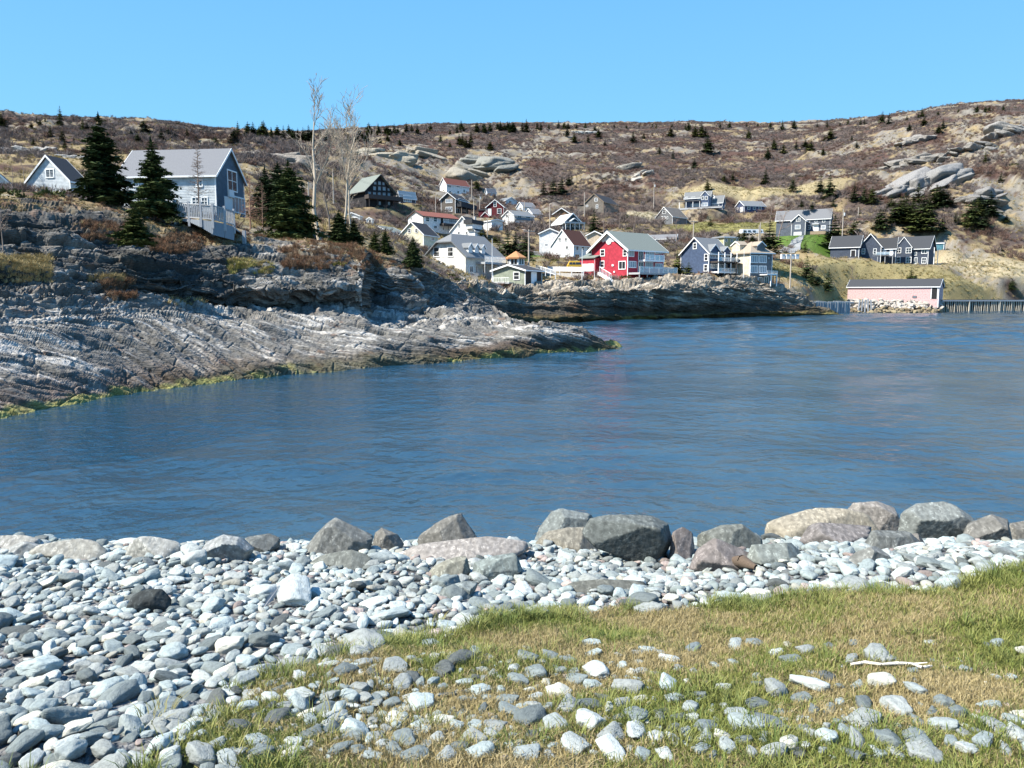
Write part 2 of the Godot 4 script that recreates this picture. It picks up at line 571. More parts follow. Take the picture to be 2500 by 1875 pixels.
const FAR_ROCK := [
	[960, 800, [770, 84], [740, 86], [705, 89], [670, 93], [640, 100], [618, 110], [612, 122]],
	[1100, 800, [772, 92], [752, 95], [725, 99], [700, 105], [682, 113], [674, 125], [668, 136]],
	[1200, 797, [782, 112], [764, 113.5], [742, 115], [722, 118], [706, 122], [697, 132], [692, 142]],
	[1300, 790, [780, 122], [765, 124], [742, 126], [718, 128], [702, 133], [690, 142], [686, 152]],
	[1400, 787, [775, 126], [758, 128], [738, 129], [712, 130], [697, 135], [684, 145], [680, 156]],
	[1500, 784, [772, 133], [756, 135], [738, 135], [708, 135.5], [694, 140], [682, 149], [678, 160]],
	[1600, 780, [771, 142], [762, 144], [742, 143], [704, 142.5], [688, 148], [678, 156], [676, 166]],
	[1700, 777, [769, 149], [762, 151], [742, 149.5], [700, 149], [686, 154], [673, 160], [671, 170]],
	[1790, 774, [764, 156], [752, 158], [738, 157.5], [698, 157.5], [684, 161], [672, 166], [671, 173]],
	[1850, 773, [763, 161], [748, 163], [728, 164], [702, 165], [693, 168], [684, 171], [684, 177]],
	[1910, 771, [765, 166], [752, 168], [738, 169], [722, 171], [714, 173], [708, 176], [708, 182]],
	[1975, 770, [766, 171], [758, 173], [750, 174], [744, 176], [741, 178], [740, 181], [740, 186]],
	[2035, 769, [767, 176], [764, 178], [762, 179], [761, 181], [0.2, 183, 1], [-1, 185, 1], [-2, 190, 1]],
	[2075, 768, [-0.3, 182, 1], [-0.4, 184, 1], [-0.6, 185, 1], [-0.8, 186, 1], [-1, 188, 1], [-1.2, 190, 1], [-2, 195, 1]],
]

func cove_shore(px: float) -> float:
	# distance of the near headland's waterline
	var k := 0
	while k < NEAR_ROCK.size() - 2 and px > NEAR_ROCK[k + 1][0]:
		k += 1
	return lerpf(shore(px, NEAR_ROCK[k][1]), shore(px, NEAR_ROCK[k + 1][1]), clampf((px - NEAR_ROCK[k][0]) / (NEAR_ROCK[k + 1][0] - NEAR_ROCK[k][0]), 0.0, 1.0))

func rock_sheet(cols: Array, step: float, rows: Array, back: float, dip: Vector3, near: bool) -> Array:
	# rows: number of mesh rows in each band between the column's points
	var px0: float = cols[0][0]
	var px1: float = cols[-1][0]
	var nu := int((px1 - px0) / step) + 1
	var nr := 1
	for k in rows:
		nr += k
	var base := PackedVector3Array()
	base.resize(nu * nr)
	var bandv := PackedFloat32Array()
	bandv.resize(nr)
	var ci := 0
	for q in nu:
		var px := px0 + q * step
		while ci < cols.size() - 2 and px > cols[ci + 1][0]:
			ci += 1
		var t: float = clampf((px - cols[ci][0]) / (cols[ci + 1][0] - cols[ci][0]), 0.0, 1.0)
		var line: Array = []
		for side in 2:
			var col: Array = cols[ci + side]
			var l: Array = []
			var dw := shore(px, col[1])
			l.append(Vector3(ray(px, col[1]).x * (dw - 4.5), -4.4, -(dw - 4.5)))
			l.append(at(px, col[1], dw))
			for k in range(2, col.size()):
				var s: Array = col[k]
				l.append(Vector3(ray(px, 700).x * s[1], s[0], -s[1]) if s.size() > 2 else at(px, s[0], s[1]))
			var e: Vector3 = l[-1]
			l.append(e + Vector3(e.x / -e.z * back, -0.6 if near else -0.4, -back))
			l.append(e + Vector3(e.x / -e.z * back * 1.6, -4.0, -back * 1.6))
			line.append(l)
		var r := 0
		for k in rows.size():
			for j in rows[k] + (1 if k == rows.size() - 1 else 0):
				var f: float = float(j) / rows[k]
				var a: Vector3 = line[0][k].lerp(line[0][k + 1], f)
				var b: Vector3 = line[1][k].lerp(line[1][k + 1], f)
				base[r * nu + q] = a.lerp(b, t)
				bandv[r] = k + f
				r += 1
	# ease the bands into each other
	for pass_ in 3:
		var nxt := base.duplicate()
		for r in range(2, nr - 2):
			for q in range(1, nu - 1):
				var o := r * nu + q
				nxt[o] = base[o] * 0.4 + (base[o - nu] + base[o + nu]) * 0.15 + (base[o - nu * 2] + base[o + nu * 2]) * 0.1 + (base[o - 1] + base[o + 1]) * 0.05
		base = nxt
	var c1 := cells(31, FastNoiseLite.RETURN_CELL_VALUE, 0.85)
	var c2 := cells(32, FastNoiseLite.RETURN_CELL_VALUE, 0.9)
	var ck := cells(33, FastNoiseLite.RETURN_DISTANCE2_SUB, 0.9)
	var w1 := fnl(34, 0.13, FastNoiseLite.TYPE_SIMPLEX_SMOOTH, 2)
	var w2 := fnl(35, 0.6, FastNoiseLite.TYPE_SIMPLEX_SMOOTH, 2)
	var w3 := fnl(36, 2.6, FastNoiseLite.TYPE_SIMPLEX_SMOOTH, 2)
	var bed := fnl(37, 1.0, FastNoiseLite.TYPE_SIMPLEX_SMOOTH, 3)
	var patch := fnl(38, 0.22, FastNoiseLite.TYPE_SIMPLEX_SMOOTH, 3)
	var size := 1.0 if near else 1.9
	var out := base.duplicate()
	var c := PackedColorArray()
	c.resize(nu * nr)
	var b_n := dip.normalized()
	var b_u := Vector3.RIGHT - b_n * b_n.x
	b_u = b_u.normalized()
	var b_w := b_u.cross(b_n).normalized()
	var tops: Array = []
	var grey := Color(0.165, 0.158, 0.142)
	var pale := Color(0.42, 0.40, 0.36)
	var dark := Color(0.060, 0.060, 0.056)
	var brown := Color(0.14, 0.098, 0.076)
	var rust := Color(0.18, 0.11, 0.075)
	var alga := Color(0.30, 0.285, 0.095) if near else Color(0.19, 0.175, 0.07)
	var weed := Color(0.075, 0.06, 0.03)
	var turf := Color(0.30, 0.225, 0.12)
	for r in nr:
		var band := bandv[r]
		for q in nu:
			var o := r * nu + q
			var p := base[o]
			var du := base[o + (1 if q < nu - 1 else 0)] - base[o - (1 if q > 0 else 0)]
			var dv := base[o + (nu if r < nr - 1 else 0)] - base[o - (nu if r > 0 else 0)]
			var n := du.cross(dv).normalized()
			var px := px0 + q * step
			var wa := w1.get_noise_3dv(p / size)
			var wb := w2.get_noise_3dv(p / size)
			var up_cliff := step01(3.6, 5.0, band) * (1.0 - step01(7.2, 8.4, band))
			var lean := (0.20 * (1.0 - step01(250, 800, px)) * (1.0 - step01(3.8, 5.2, band))) if near else 0.0
			var s := (p.dot(b_n) + (p.z + 50.0) * 0.24 * up_cliff * (1.0 if near else 0.0) + p.x * lean + wa * 0.55 * size + wb * 0.10 * size) / size
			var u := p.dot(b_u) / size
			var w := p.dot(b_w) / size
			var amp := lerpf(0.55, 1.2, up_cliff) * step01(0.2, 1.4, band) * (1.0 - 0.75 * step01(7.0, 8.5, band) * (1.0 - step01(985, 1040, px))) * step01(-0.6, 0.5, p.y + 0.5)
			# beds: each keeps its own reach along its length, broken by joints
			var s1 := s * 1.45
			var l1 := floorf(s1)
			var f1 := s1 - l1
			var s2 := s * 4.3 + wb * 0.25
			var l2 := floorf(s2)
			var f2 := s2 - l2
			var k1 := bed.get_noise_3d(u * 0.16, l1 * 13.7, w * 0.16) * 1.5 + c1.get_noise_3d(u * 0.28 + l1 * 3.1, l1 * 7.3, w * 0.28) * lerpf(0.22, 0.5, up_cliff)
			var k2 := bed.get_noise_3d(u * 0.35, l2 * 9.1 + 100.0, w * 0.35) + c2.get_noise_3d(u * 0.7 + l2 * 5.3, l2 * 3.7, w * 0.7) * lerpf(0.3, 0.5, up_cliff)
			var k3 := c2.get_noise_3d(u * 2.2 + 3.0, s * 12.0 + 5.0, w * 2.2)
			var crack := ck.get_noise_3d(u * 0.30 + l1 * 2.0, l1 * 5.0, w * 0.30)
			var k4 := c1.get_noise_3d(u * 1.5 + 9.0, s * 6.5, w * 1.5)
			var d := 0.36 * k1 + 0.18 * k2 + 0.035 * k3 + 0.045 * k4 + wa * 0.5 + wb * 0.06
			d += (f1 - 0.5) * -0.10 + (f2 - 0.5) * -0.05
			d -= 0.30 * (1.0 - step01(0.0, 0.14, f1)) + 0.13 * (1.0 - step01(0.0, 0.22, f2))
			var s3 := s * 11.5 + wb * 0.6
			var f3 := s3 - floorf(s3)
			d += 0.05 * bed.get_noise_3d(u * 0.8, floorf(s3) * 6.1, w * 0.8) - 0.05 * (1.0 - step01(0.0, 0.3, f3))
			d -= 0.16 * (1.0 - step01(-1.0, -0.96, crack))
			out[o] = p + n * d * amp * size + Vector3(0, w3.get_noise_3dv(p / size) * 0.03 * size, 0)
			# colour
			var pt := patch.get_noise_3dv(p / size)
			var h := p.y
			var bl := bed.get_noise_3d(u * 0.25 + 40.0, s * 4.5, w * 0.25)
			var col := mixc(grey, pale, step01(-0.05, 0.6, bl * 1.3 + pt * 0.55 + k2 * 0.3))
			if near:
				var dk := step01(4.6, 5.4, band) * (1.0 - step01(480, 640, px)) + 0.35 * step01(4.6, 5.4, band)
				col = mixc(col, mixc(dark, grey, step01(0.0, 0.7, bl + k2 * 0.4)), dk * step01(-0.5, 0.1, -pt + 0.2 + bl * 0.4))
				var low := (1.0 - step01(2.2, 3.2, band + pt)) * (1.0 - step01(350, 760, px) * 0.6)
				col = mixc(col, mixc(grey * 0.8, brown, step01(-0.3, 0.3, pt + bl * 0.5)), low * 0.85)
				col = mixc(col, brown * 0.8, step01(1000, 1120, px) * (1.0 - step01(2.2, 2.8, band + pt * 0.6)) * 0.8)
			else:
				col = mixc(col, mixc(dark, brown, step01(-0.2, 0.4, pt + k1 * 0.3)), (1.0 - step01(3.6, 4.4, band + pt * 0.5)) * 0.9)
			col = mixc(col, rust, step01(0.35, 0.6, bed.get_noise_3d(u * 0.5, s * 1.3 + 20.0, w * 0.5)) * 0.6)
			var hh := h + wb * 0.3 + pt * 0.25
			var reach := 0.55 if near else 1.1
			col = mixc(col, weed, (1.0 - step01(reach * 0.9, reach * 1.9, hh)) * (0.55 if near else 0.7) * step01(150, 520, px))
			col = mixc(col, alga, (1.0 - step01(reach * 0.45, reach * 0.95, hh + k2 * 0.12)) * (0.10 + 0.8 * step01(-0.15, 0.3, pt + k2 * 0.4)))
			col = mixc(col, Color(0.075, 0.07, 0.04), 1.0 - step01(-0.75, -0.1, h + wb * 0.2))
			var flat := n.y
			var soil := step01(7.0, 8.0, band + pt * 1.2 + wb * 0.4) * step01(0.35, 0.7, flat + wb * 0.2) * (1.0 if not near else 1.0 - step01(985, 1040, px))
			col = mixc(col, mixc(turf, Color(0.2, 0.12, 0.07), step01(0.0, 0.4, wb)), soil * (0.8 if near else 0.6))
			var tone := 1.0 + 0.16 * k3 + 0.14 * k2 + 0.10 * k4
			col = Color(col.r * tone * (1.0 if near else 1.14), col.g * tone * (1.0 if near else 1.05), col.b * tone * (1.0 if near else 0.93))
			c[o] = col
			if soil > 0.45 and band < 9.4:
				tops.append(o)
	# rock faces turn up their ledges: reseat the soil points on the finished surface
	return [nu, nr, out, c, tops]

func build_headlands() -> Array:
	var rock := mat(1, 1, 1, 0.9, {"vc": true, "tex": noise_tex("rock", 0.035, 5, 0.45, 1.35), "scale": 0.45, "aniso": Vector3(0.4, 2.4, 0.7), "world": true, "bump": noise_tex("rockb", 0.02, 5, 0.0, 1.0, FastNoiseLite.TYPE_SIMPLEX_SMOOTH), "depth": 9.0, "spec": 0.25})
	var a := rock_sheet(NEAR_ROCK, 2.1, [6, 16, 54, 64, 46, 52, 58, 52, 16, 6], 14.0, Vector3(0.10, 1, -0.28), true)
	var o := part("near_headland", grid_mesh(a[0], a[1], a[2], a[3]), rock, self)
	tag(o, "layered grey bedrock headland with yellow-green algae along its waterline", "", "", "structure")
	var rock2 := mat(1, 1, 1, 0.9, {"vc": true, "tex": noise_tex("rock", 0.035, 5, 0.45, 1.35), "scale": 0.2, "aniso": Vector3(0.4, 2.4, 0.7), "world": true, "bump": noise_tex("rockb", 0.02, 5, 0.0, 1.0), "depth": 22.0, "spec": 0.25})
	var b := rock_sheet(FAR_ROCK, 2.6, [5, 12, 18, 24, 30, 20, 20, 12, 8, 4], 12.0, Vector3(-0.06, 1, -0.22), false)
	o = part("far_headland", grid_mesh(b[0], b[1], b[2], b[3]), rock2, self)
	tag(o, "low brown and grey rock ledges below the waterfront houses", "", "", "structure")
	return [a, b]

# ---------------------------------------------------------------- beach, lawn, stones
const EDGE := [[-300, 2060], [150, 1920], [350, 1790], [520, 1705], [700, 1650], [860, 1612], [960, 1590], [1060, 1562], [1150, 1535], [1330, 1512], [1500, 1500], [1700, 1482], [1900, 1474], [2100, 1458], [2300, 1438], [2400, 1424], [2500, 1404], [2800, 1372]]
var edge_x := PackedFloat32Array()
var edge_d := PackedFloat32Array()
var nz_beach: FastNoiseLite
var nz_lawn: FastNoiseLite
var ico_v := {}
var ico_i := {}

func beach_y(x: float, d: float) -> float:
	var y: float
	if d < 2.6:
		y = 2.8 + (2.6 - d) * 0.05
	elif d < 7.6:
		y = 2.8 - 0.18 * (d - 2.6)
	elif d < 16.2:
		y = 1.9 - 0.36 * (d - 7.6)
	else:
		y = -1.196 - 0.4 * (d - 16.2)
	y += 0.3 * step01(0.5, 3.5, x) * step01(2.6, 4.4, d) * (1.0 - step01(4.6, 8.2, d))
	return y + nz_beach.get_noise_2d(x, d) * 0.05 * (1.0 - step01(8.0, 12.0, d))

func beach_hit(px: float, py: float) -> Vector3:
	var r := ray(px, py)
	var d := 1.5
	while d < 25.0 and EYE.y + r.y * d > beach_y(r.x * d, d):
		d += 0.04
	return Vector3(r.x * d, beach_y(r.x * d, d), -d)

func edge_at(x: float) -> float:
	for k in range(edge_x.size() - 1):
		if x < edge_x[k + 1]:
			return lerpf(edge_d[k], edge_d[k + 1], clampf((x - edge_x[k]) / (edge_x[k + 1] - edge_x[k]), 0.0, 1.0))
	return edge_d[-1]

func lawn_share(x: float, d: float) -> float:
	# 1 well inside the grass, 0 on the stones
	var s := (edge_at(x) - d) / 0.5 + nz_lawn.get_noise_2d(x, d) * 1.1
	var px := 1250.0 + F * x / d
	var inside := step01(-0.25, 0.45, s)
	var ragged := 1.0 - step01(700, 1350, px)
	return inside * lerpf(1.0, step01(0.0, 0.35, nz_lawn.get_noise_2d(x * 1.7 + 30.0, d * 1.7) + 0.16), ragged)

func setup_beach() -> void:
	nz_beach = fnl(51, 0.9, FastNoiseLite.TYPE_SIMPLEX_SMOOTH, 2)
	nz_lawn = fnl(52, 0.9, FastNoiseLite.TYPE_SIMPLEX_SMOOTH, 3)
	for e in EDGE:
		var p := beach_hit(e[0], e[1])
		edge_x.append(p.x)
		edge_d.append(-p.z)

func strip(name_: String, x0: float, x1: float, nx: int, ds: Array, height: Callable, mt: Material, color: Callable) -> MeshInstance3D:
	var v := PackedVector3Array()
	var c := PackedColorArray()
	for d in ds:
		for q in nx:
			var x := lerpf(x0, x1, q / (nx - 1.0))
			v.append(Vector3(x, height.call(x, d), -d))
			c.append(color.call(x, d))
	return part(name_, grid_mesh(nx, ds.size(), v, c), mt, self)

func icosphere(sub: int) -> void:
	if ico_v.has(sub):
		return
	var t := (1.0 + sqrt(5.0)) / 2.0
	var v: Array = [Vector3(-1, t, 0), Vector3(1, t, 0), Vector3(-1, -t, 0), Vector3(1, -t, 0), Vector3(0, -1, t), Vector3(0, 1, t), Vector3(0, -1, -t), Vector3(0, 1, -t), Vector3(t, 0, -1), Vector3(t, 0, 1), Vector3(-t, 0, -1), Vector3(-t, 0, 1)]
	for k in v.size():
		v[k] = v[k].normalized()
	var f: Array = [0, 11, 5, 0, 5, 1, 0, 1, 7, 0, 7, 10, 0, 10, 11, 1, 5, 9, 5, 11, 4, 11, 10, 2, 10, 7, 6, 7, 1, 8, 3, 9, 4, 3, 4, 2, 3, 2, 6, 3, 6, 8, 3, 8, 9, 4, 9, 5, 2, 4, 11, 6, 2, 10, 8, 6, 7, 9, 8, 1]
	for s in sub:
		var mid := {}
		var g: Array = []
		for k in range(0, f.size(), 3):
			var m: Array = []
			for e in 3:
				var a: int = f[k + e]
				var b: int = f[k + (e + 1) % 3]
				var key := Vector2i(mini(a, b), maxi(a, b))
				if not mid.has(key):
					mid[key] = v.size()
					v.append(((v[a] + v[b]) * 0.5).normalized())
				m.append(mid[key])
			g.append_array([f[k], m[0], m[2], f[k + 1], m[1], m[0], f[k + 2], m[2], m[1], m[0], m[1], m[2]])
		f = g
	var ix := PackedInt32Array()
	for k in range(0, f.size(), 3):
		ix.append_array([f[k], f[k + 2], f[k + 1]])   # clockwise from outside
	ico_v[sub] = PackedVector3Array(v)
	ico_i[sub] = ix

func smooth_normals(v: PackedVector3Array, ix: PackedInt32Array) -> PackedVector3Array:
	var n := PackedVector3Array()
	n.resize(v.size())
	for k in range(0, ix.size(), 3):
		var m := (v[ix[k + 2]] - v[ix[k]]).cross(v[ix[k + 1]] - v[ix[k]])
		n[ix[k]] += m
		n[ix[k + 1]] += m
		n[ix[k + 2]] += m
	for k in n.size():
		n[k] = n[k].normalized()
	return n

func solid(planes: Array, sub: int, rough: float, seed_: int, blunt: float) -> Array:
	# a stone cut by planes [normal, distance] about its middle, edges blunted
	icosphere(sub)
	var nf := fnl(seed_, 1.3, FastNoiseLite.TYPE_SIMPLEX_SMOOTH, 4)
	var src: PackedVector3Array = ico_v[sub]
	var v := PackedVector3Array()
	v.resize(src.size())
	var near_n := PackedVector3Array()
	near_n.resize(src.size())
	for k in src.size():
		var dir := src[k]
		var best := 1e9
		var acc := 0.0
		for p in planes:
			var q := dir.dot(p[0])
			if q > 0.02:
				var r: float = p[1] / q
				if r < best:
					best = r
					near_n[k] = p[0]
				acc += pow(r, -blunt)
		var rr := pow(acc, -1.0 / blunt)
		v[k] = dir * rr * (1.0 + rough * nf.get_noise_3dv(dir * 1.6))
	var nn := smooth_normals(v, ico_i[sub])
	if blunt > 60.0:
		for k in src.size():
			nn[k] = (nn[k] * 0.45 + near_n[k]).normalized()
	return [v, nn, ico_i[sub]]

func pebble(seed_: int, sub: int, angular: float) -> Array:
	var r := RandomNumberGenerator.new()
	r.seed = seed_
	var planes: Array = []
	for k in 15:
		var d := Vector3(r.randfn(), r.randfn(), r.randfn()).normalized()
		planes.append([d, r.randf_range(0.78, 1.08)])
	for d in [Vector3.UP, Vector3.DOWN, Vector3.LEFT, Vector3.RIGHT, Vector3.FORWARD, Vector3.BACK]:
		planes.append([d, 1.0])
	return solid(planes, sub, 0.10, seed_, lerpf(8.0, 60.0, angular * angular))

func arr_mesh(a: Array, tint := Color(1, 1, 1)) -> ArrayMesh:
	var k := Kit.new()
	k.add_mesh(a[0], a[1], a[2], Transform3D(), tint)
	return k.mesh()

func stone_tone(r: RandomNumberGenerator) -> Color:
	var t := r.randf()
	var c := Color(0.44, 0.465, 0.455)
	if t < 0.34: c = Color(0.40, 0.44, 0.435)
	elif t < 0.58: c = Color(0.52, 0.53, 0.51)
	elif t < 0.72: c = Color(0.46, 0.47, 0.45)
	elif t < 0.80: c = Color(0.56, 0.53, 0.46)
	elif t < 0.85: c = Color(0.42, 0.33, 0.30)
	elif t < 0.92: c = Color(0.28, 0.31, 0.31)
	elif t < 0.96: c = Color(0.20, 0.21, 0.205)
	return Color(c.r * 0.84, c.g * 0.88, c.b * 0.855) * r.randf_range(0.5, 1.1)

var stone_mesh: Array = []     # fine variants
var stone_raw: Array = []      # coarse variants, joined into the mass
var stone_mats: Array = []

func setup_stones() -> void:
	var r := RandomNumberGenerator.new()
	r.seed = 99
	for k in 9:
		stone_mesh.append(arr_mesh(pebble(200 + k, 3, 0.2 + 0.09 * k)))
	for k in 10:
		stone_raw.append(pebble(300 + k, 1 if k < 4 else 2, 0.15 + 0.09 * k))
	for k in 14:
		var c := stone_tone(r)
		stone_mats.append(mat(c.r, c.g, c.b, 0.8, {"tex": noise_tex("stone", 0.012, 6, 0.80, 1.14), "scale": 0.45, "bump": noise_tex("stoneb", 0.03, 5, 0.0, 1.0), "depth": 0.35, "spec": 0.3}))

func stone_basis(r: RandomNumberGenerator, size: float, lift := 0.16) -> Basis:
	var b := Basis(Vector3.UP, r.randf() * TAU) * Basis(Vector3.RIGHT, r.randfn() * lift) * Basis(Vector3.BACK, r.randfn() * lift)
	return b * Basis.from_scale(Vector3(size * r.randf_range(0.85, 1.3), size * r.randf_range(0.34, 0.66), size * r.randf_range(0.6, 0.95)))

func build_beach() -> void:
	var r := RandomNumberGenerator.new()
	r.seed = 7
	var ds: Array = []
	var d := -6.0
	while d < 21.0:
		ds.append(d)
		d += 0.2 if d < 12.0 else 0.8
	var beach := strip("beach", -30, 30, 151, ds, beach_y, mat(1, 1, 1, 0.95, {"vc": true, "tex": noise_tex("soil", 0.03, 5, 0.5, 1.25), "scale": 0.9, "world": true, "bump": noise_tex("soilb", 0.03, 5, 0.0, 1.0), "depth": 6.0}), func(x, dd): return Color(0.17, 0.172, 0.165).lerp(Color(0.17, 0.195, 0.165), step01(10.0, 14.0, dd)))
	tag(beach, "grey cobble beach between the lawn and the water", "", "", "structure")
	# sizes first, large to small, so that the small ones fill what is left
	var stones: Array = []
	var cell := {}
	var want: Array = []
	for k in 90: want.append(r.randf_range(0.08, 0.12))
	for k in 1000: want.append(r.randf_range(0.055, 0.08))
	for k in 14000: want.append(r.randf_range(0.034, 0.056))
	for k in 18000: want.append(r.randf_range(0.015, 0.034))
	for s in want:
		for attempt in 3:
			var dd := sqrt(r.randf_range(2.1 * 2.1, 9.3 * 9.3))
			if s < 0.045 and dd > 6.4 and r.randf() < 0.5:
				continue
			var x := r.randf_range(-1.0, 1.0) * (0.70 * dd + 2.6)
			var beside := absf(x) > 0.72 * dd + 0.1
			if beside and s < 0.03:
				continue
			var share := lawn_share(x, dd)
			var px := 1250.0 + F * x / dd
			if share > 0.5 or (dd < edge_at(x) - 0.1 and px > 700.0 and r.randf() < 0.75):
				continue
			var q := Vector2i(floori(x / 0.2), floori(dd / 0.2))
			var clear := true
			for i in range(-1, 2):
				for j in range(-1, 2):
					for o in cell.get(q + Vector2i(i, j), []):
						if Vector2(o[0] - x, o[1] - dd).length() < (o[2] + s) * 0.74:
							clear = false
			if clear:
				cell.get_or_add(q, []).append([x, dd, s])
				stones.append([0.0 if beside else s / dd, x, dd, s])
				break
	stones.sort_custom(func(a, b): return a[0] > b[0])
	var mass := Kit.new()
	for k in stones.size():
		var x: float = stones[k][1]
		var dd: float = stones[k][2]
		var s: float = stones[k][3]
		var b := stone_basis(r, s, 0.22)
		var t := Transform3D(b, Vector3(x, beach_y(x, dd) + s * r.randf_range(0.12, 0.5), -dd))
		if k < 300:
			var o := part("cobble", stone_mesh[r.randi() % stone_mesh.size()], stone_mats[r.randi() % stone_mats.size()], beach, t)
		else:
			var raw: Array = stone_raw[(r.randi() % 4) if s < 0.05 else 4 + r.randi() % 6]
			mass.add_mesh(raw[0], raw[1], raw[2], t, stone_tone(r))
	var rest := part("cobbles", mass.mesh(), mat(1, 1, 1, 0.8, {"vc": true, "tex": noise_tex("stone", 0.012, 6, 0.80, 1.14), "scale": 3.0, "world": true, "bump": noise_tex("stoneb", 0.03, 5, 0.0, 1.0), "depth": 0.5, "spec": 0.3}), beach)
	tag(rest, "rounded grey cobbles covering the beach", "", "", "stuff")

func build_lawn() -> void:
	var r := RandomNumberGenerator.new()
	r.seed = 17
	var ds: Array = []
	var d := -6.0
	while d < 7.5:
		ds.append(d)
		d += 0.1
	var lawn := strip("lawn", -12, 12, 201, ds, func(x, dd): return beach_y(x, dd) + lerpf(-0.06, 0.022, step01(0.15, 0.6, lawn_share(x, maxf(dd, 1.0)))), mat(1, 1, 1, 0.95, {"vc": true, "tex": noise_tex("soil", 0.03, 5, 0.5, 1.25), "scale": 2.2, "world": true, "bump": noise_tex("soilb", 0.03, 5, 0.0, 1.0), "depth": 2.0}), func(x, dd): return Color(0.26, 0.21, 0.115).lerp(Color(0.15, 0.145, 0.06), step01(-0.2, 0.4, nz_lawn.get_noise_2d(x, dd * 2.0))))
	tag(lawn, "patchy straw and green lawn with stones in it", "", "", "structure")
	# stones lying in the grass
	var set_: Array = [[1841, 1585, 49], [1789, 1638, 40], [1892, 1612, 45], [1931, 1626, 45], [2027, 1594, 33], [2085, 1586, 30], [2080, 1632, 42], [2141, 1622, 66], [2172, 1634, 40], [2016, 1672, 45], [1975, 1692, 80], [2152, 1684, 74], [1893, 1715, 74], [2434, 1594, 40], [2270, 1586, 26], [1765, 1698, 36], [2356, 1650, 34], [1845, 1740, 52], [2188, 1755, 92], [1442, 1588, 44], [1290, 1630, 54], [1690, 1604, 52], [1580, 1606, 34], [1610, 1610, 30], [1560, 1612, 30], [1457, 1660, 80], [1405, 1684, 60], [1365, 1715, 76], [1520, 1640, 36], [1235, 1500, 40], [1160, 1612, 46], [1085, 1660, 64], [980, 1690, 60], [730, 1720, 64], [1555, 1770, 70], [1720, 1800, 66], [1880, 1790, 70], [2300, 1800, 70], [2420, 1790, 64], [2480, 1830, 60], [2090, 1840, 66]]
	var cell: Array = []
	for s in set_:
		cell.append([s[0], s[1], s[2]])
	for k in 12500:
		if cell.size() > 1700:
			break
		var px := r.randf_range(-350, 2950)
		var py := r.randf_range(1590, 1872)
		var w := (r.randf_range(30, 78) if k < 5000 else r.randf_range(16, 36)) * lerpf(0.8, 1.15, (py - 1590) / 280.0)
		var heavy := step01(1600, 1680, py) * (1.0 - step01(1300, 1800, px)) + step01(1720, 1790, py) * 0.85
		if r.randf() > heavy * 0.95 + 0.02:
			continue
		var p := beach_hit(px, py)
		if lawn_share(p.x, -p.z) < 0.02:
			continue
		var ok := true
		for o in cell:
			if Vector2(o[0] - px, (o[1] - py) * 1.6).length() < (o[2] + w) * 0.42:
				ok = false
		if ok:
			cell.append([px, py, w])
	cell.sort_custom(func(a, b): return (a[2] if a[0] > 0 and a[0] < 2500 else 0.0) > (b[2] if b[0] > 0 and b[0] < 2500 else 0.0))
	var few := Kit.new()
	for i in cell.size():
		var s: Array = cell[i]
		var p := beach_hit(s[0], s[1])
		var size: float = s[2] * -p.z / F * 0.5
		var b := stone_basis(r, size, 0.12)
		var t := Transform3D(b, p + Vector3(0, 0.022 + size * 0.26, 0))
		if i < 300:
			part("stone", stone_mesh[r.randi() % stone_mesh.size()], stone_mats[r.randi() % stone_mats.size()], lawn, t)
		else:
			var raw: Array = stone_raw[r.randi() % stone_raw.size()]
			few.add_mesh(raw[0], raw[1], raw[2], t, stone_tone(r))
	tag(part("pebbles", few.mesh(), mat(1, 1, 1, 0.8, {"vc": true, "spec": 0.3}), lawn), "small pebbles sunk in the grass", "", "", "stuff")
	# blades
	var clump := Kit.new()
	for k in 20:
		var a := r.randf() * TAU
		var q := Vector3(cos(a), 0, sin(a)) * sqrt(r.randf()) * 0.05
		var lean := Vector3(r.randfn() * 0.4, 1, r.randfn() * 0.4).normalized()
		var h := r.randf_range(0.016, 0.045)
		var side := Vector3(r.randfn(), 0, r.randfn()).normalized() * r.randf_range(0.0010, 0.0020)
		clump.col = Color(1, 1, 1) * r.randf_range(0.6, 1.25)
		var m := q + lean * h * 0.55
		var tip := q + lean * h + Vector3(lean.x, 0, lean.z) * h * 0.5 - Vector3(0, h * 0.12, 0)
		clump.quad(q - side, m - side * 0.8, m + side * 0.8, q + side)
		clump.tri(m - side * 0.8, tip, m + side * 0.8)
	var tuft := Kit.new()
	for k in 26:
		var a := r.randf() * TAU
		var q := Vector3(cos(a), 0, sin(a)) * sqrt(r.randf()) * 0.035
		var lean := Vector3(cos(a) * r.randf() * 0.9, 1, sin(a) * r.randf() * 0.9).normalized()
		var h := r.randf_range(0.03, 0.085)
		var side := Vector3(-sin(a), 0, cos(a)) * 0.0016
		tuft.col = Color(1, 1, 1) * r.randf_range(0.6, 1.25)
		var m := q + lean * h * 0.6
		tuft.quad(q - side, m - side * 0.8, m + side * 0.8, q + side)
		tuft.tri(m - side * 0.8, q + lean * h + Vector3(lean.x, -0.2, lean.z) * h * 0.4, m + side * 0.8)
	var green: Array = []
	var dry: Array = []
	var tall: Array = []
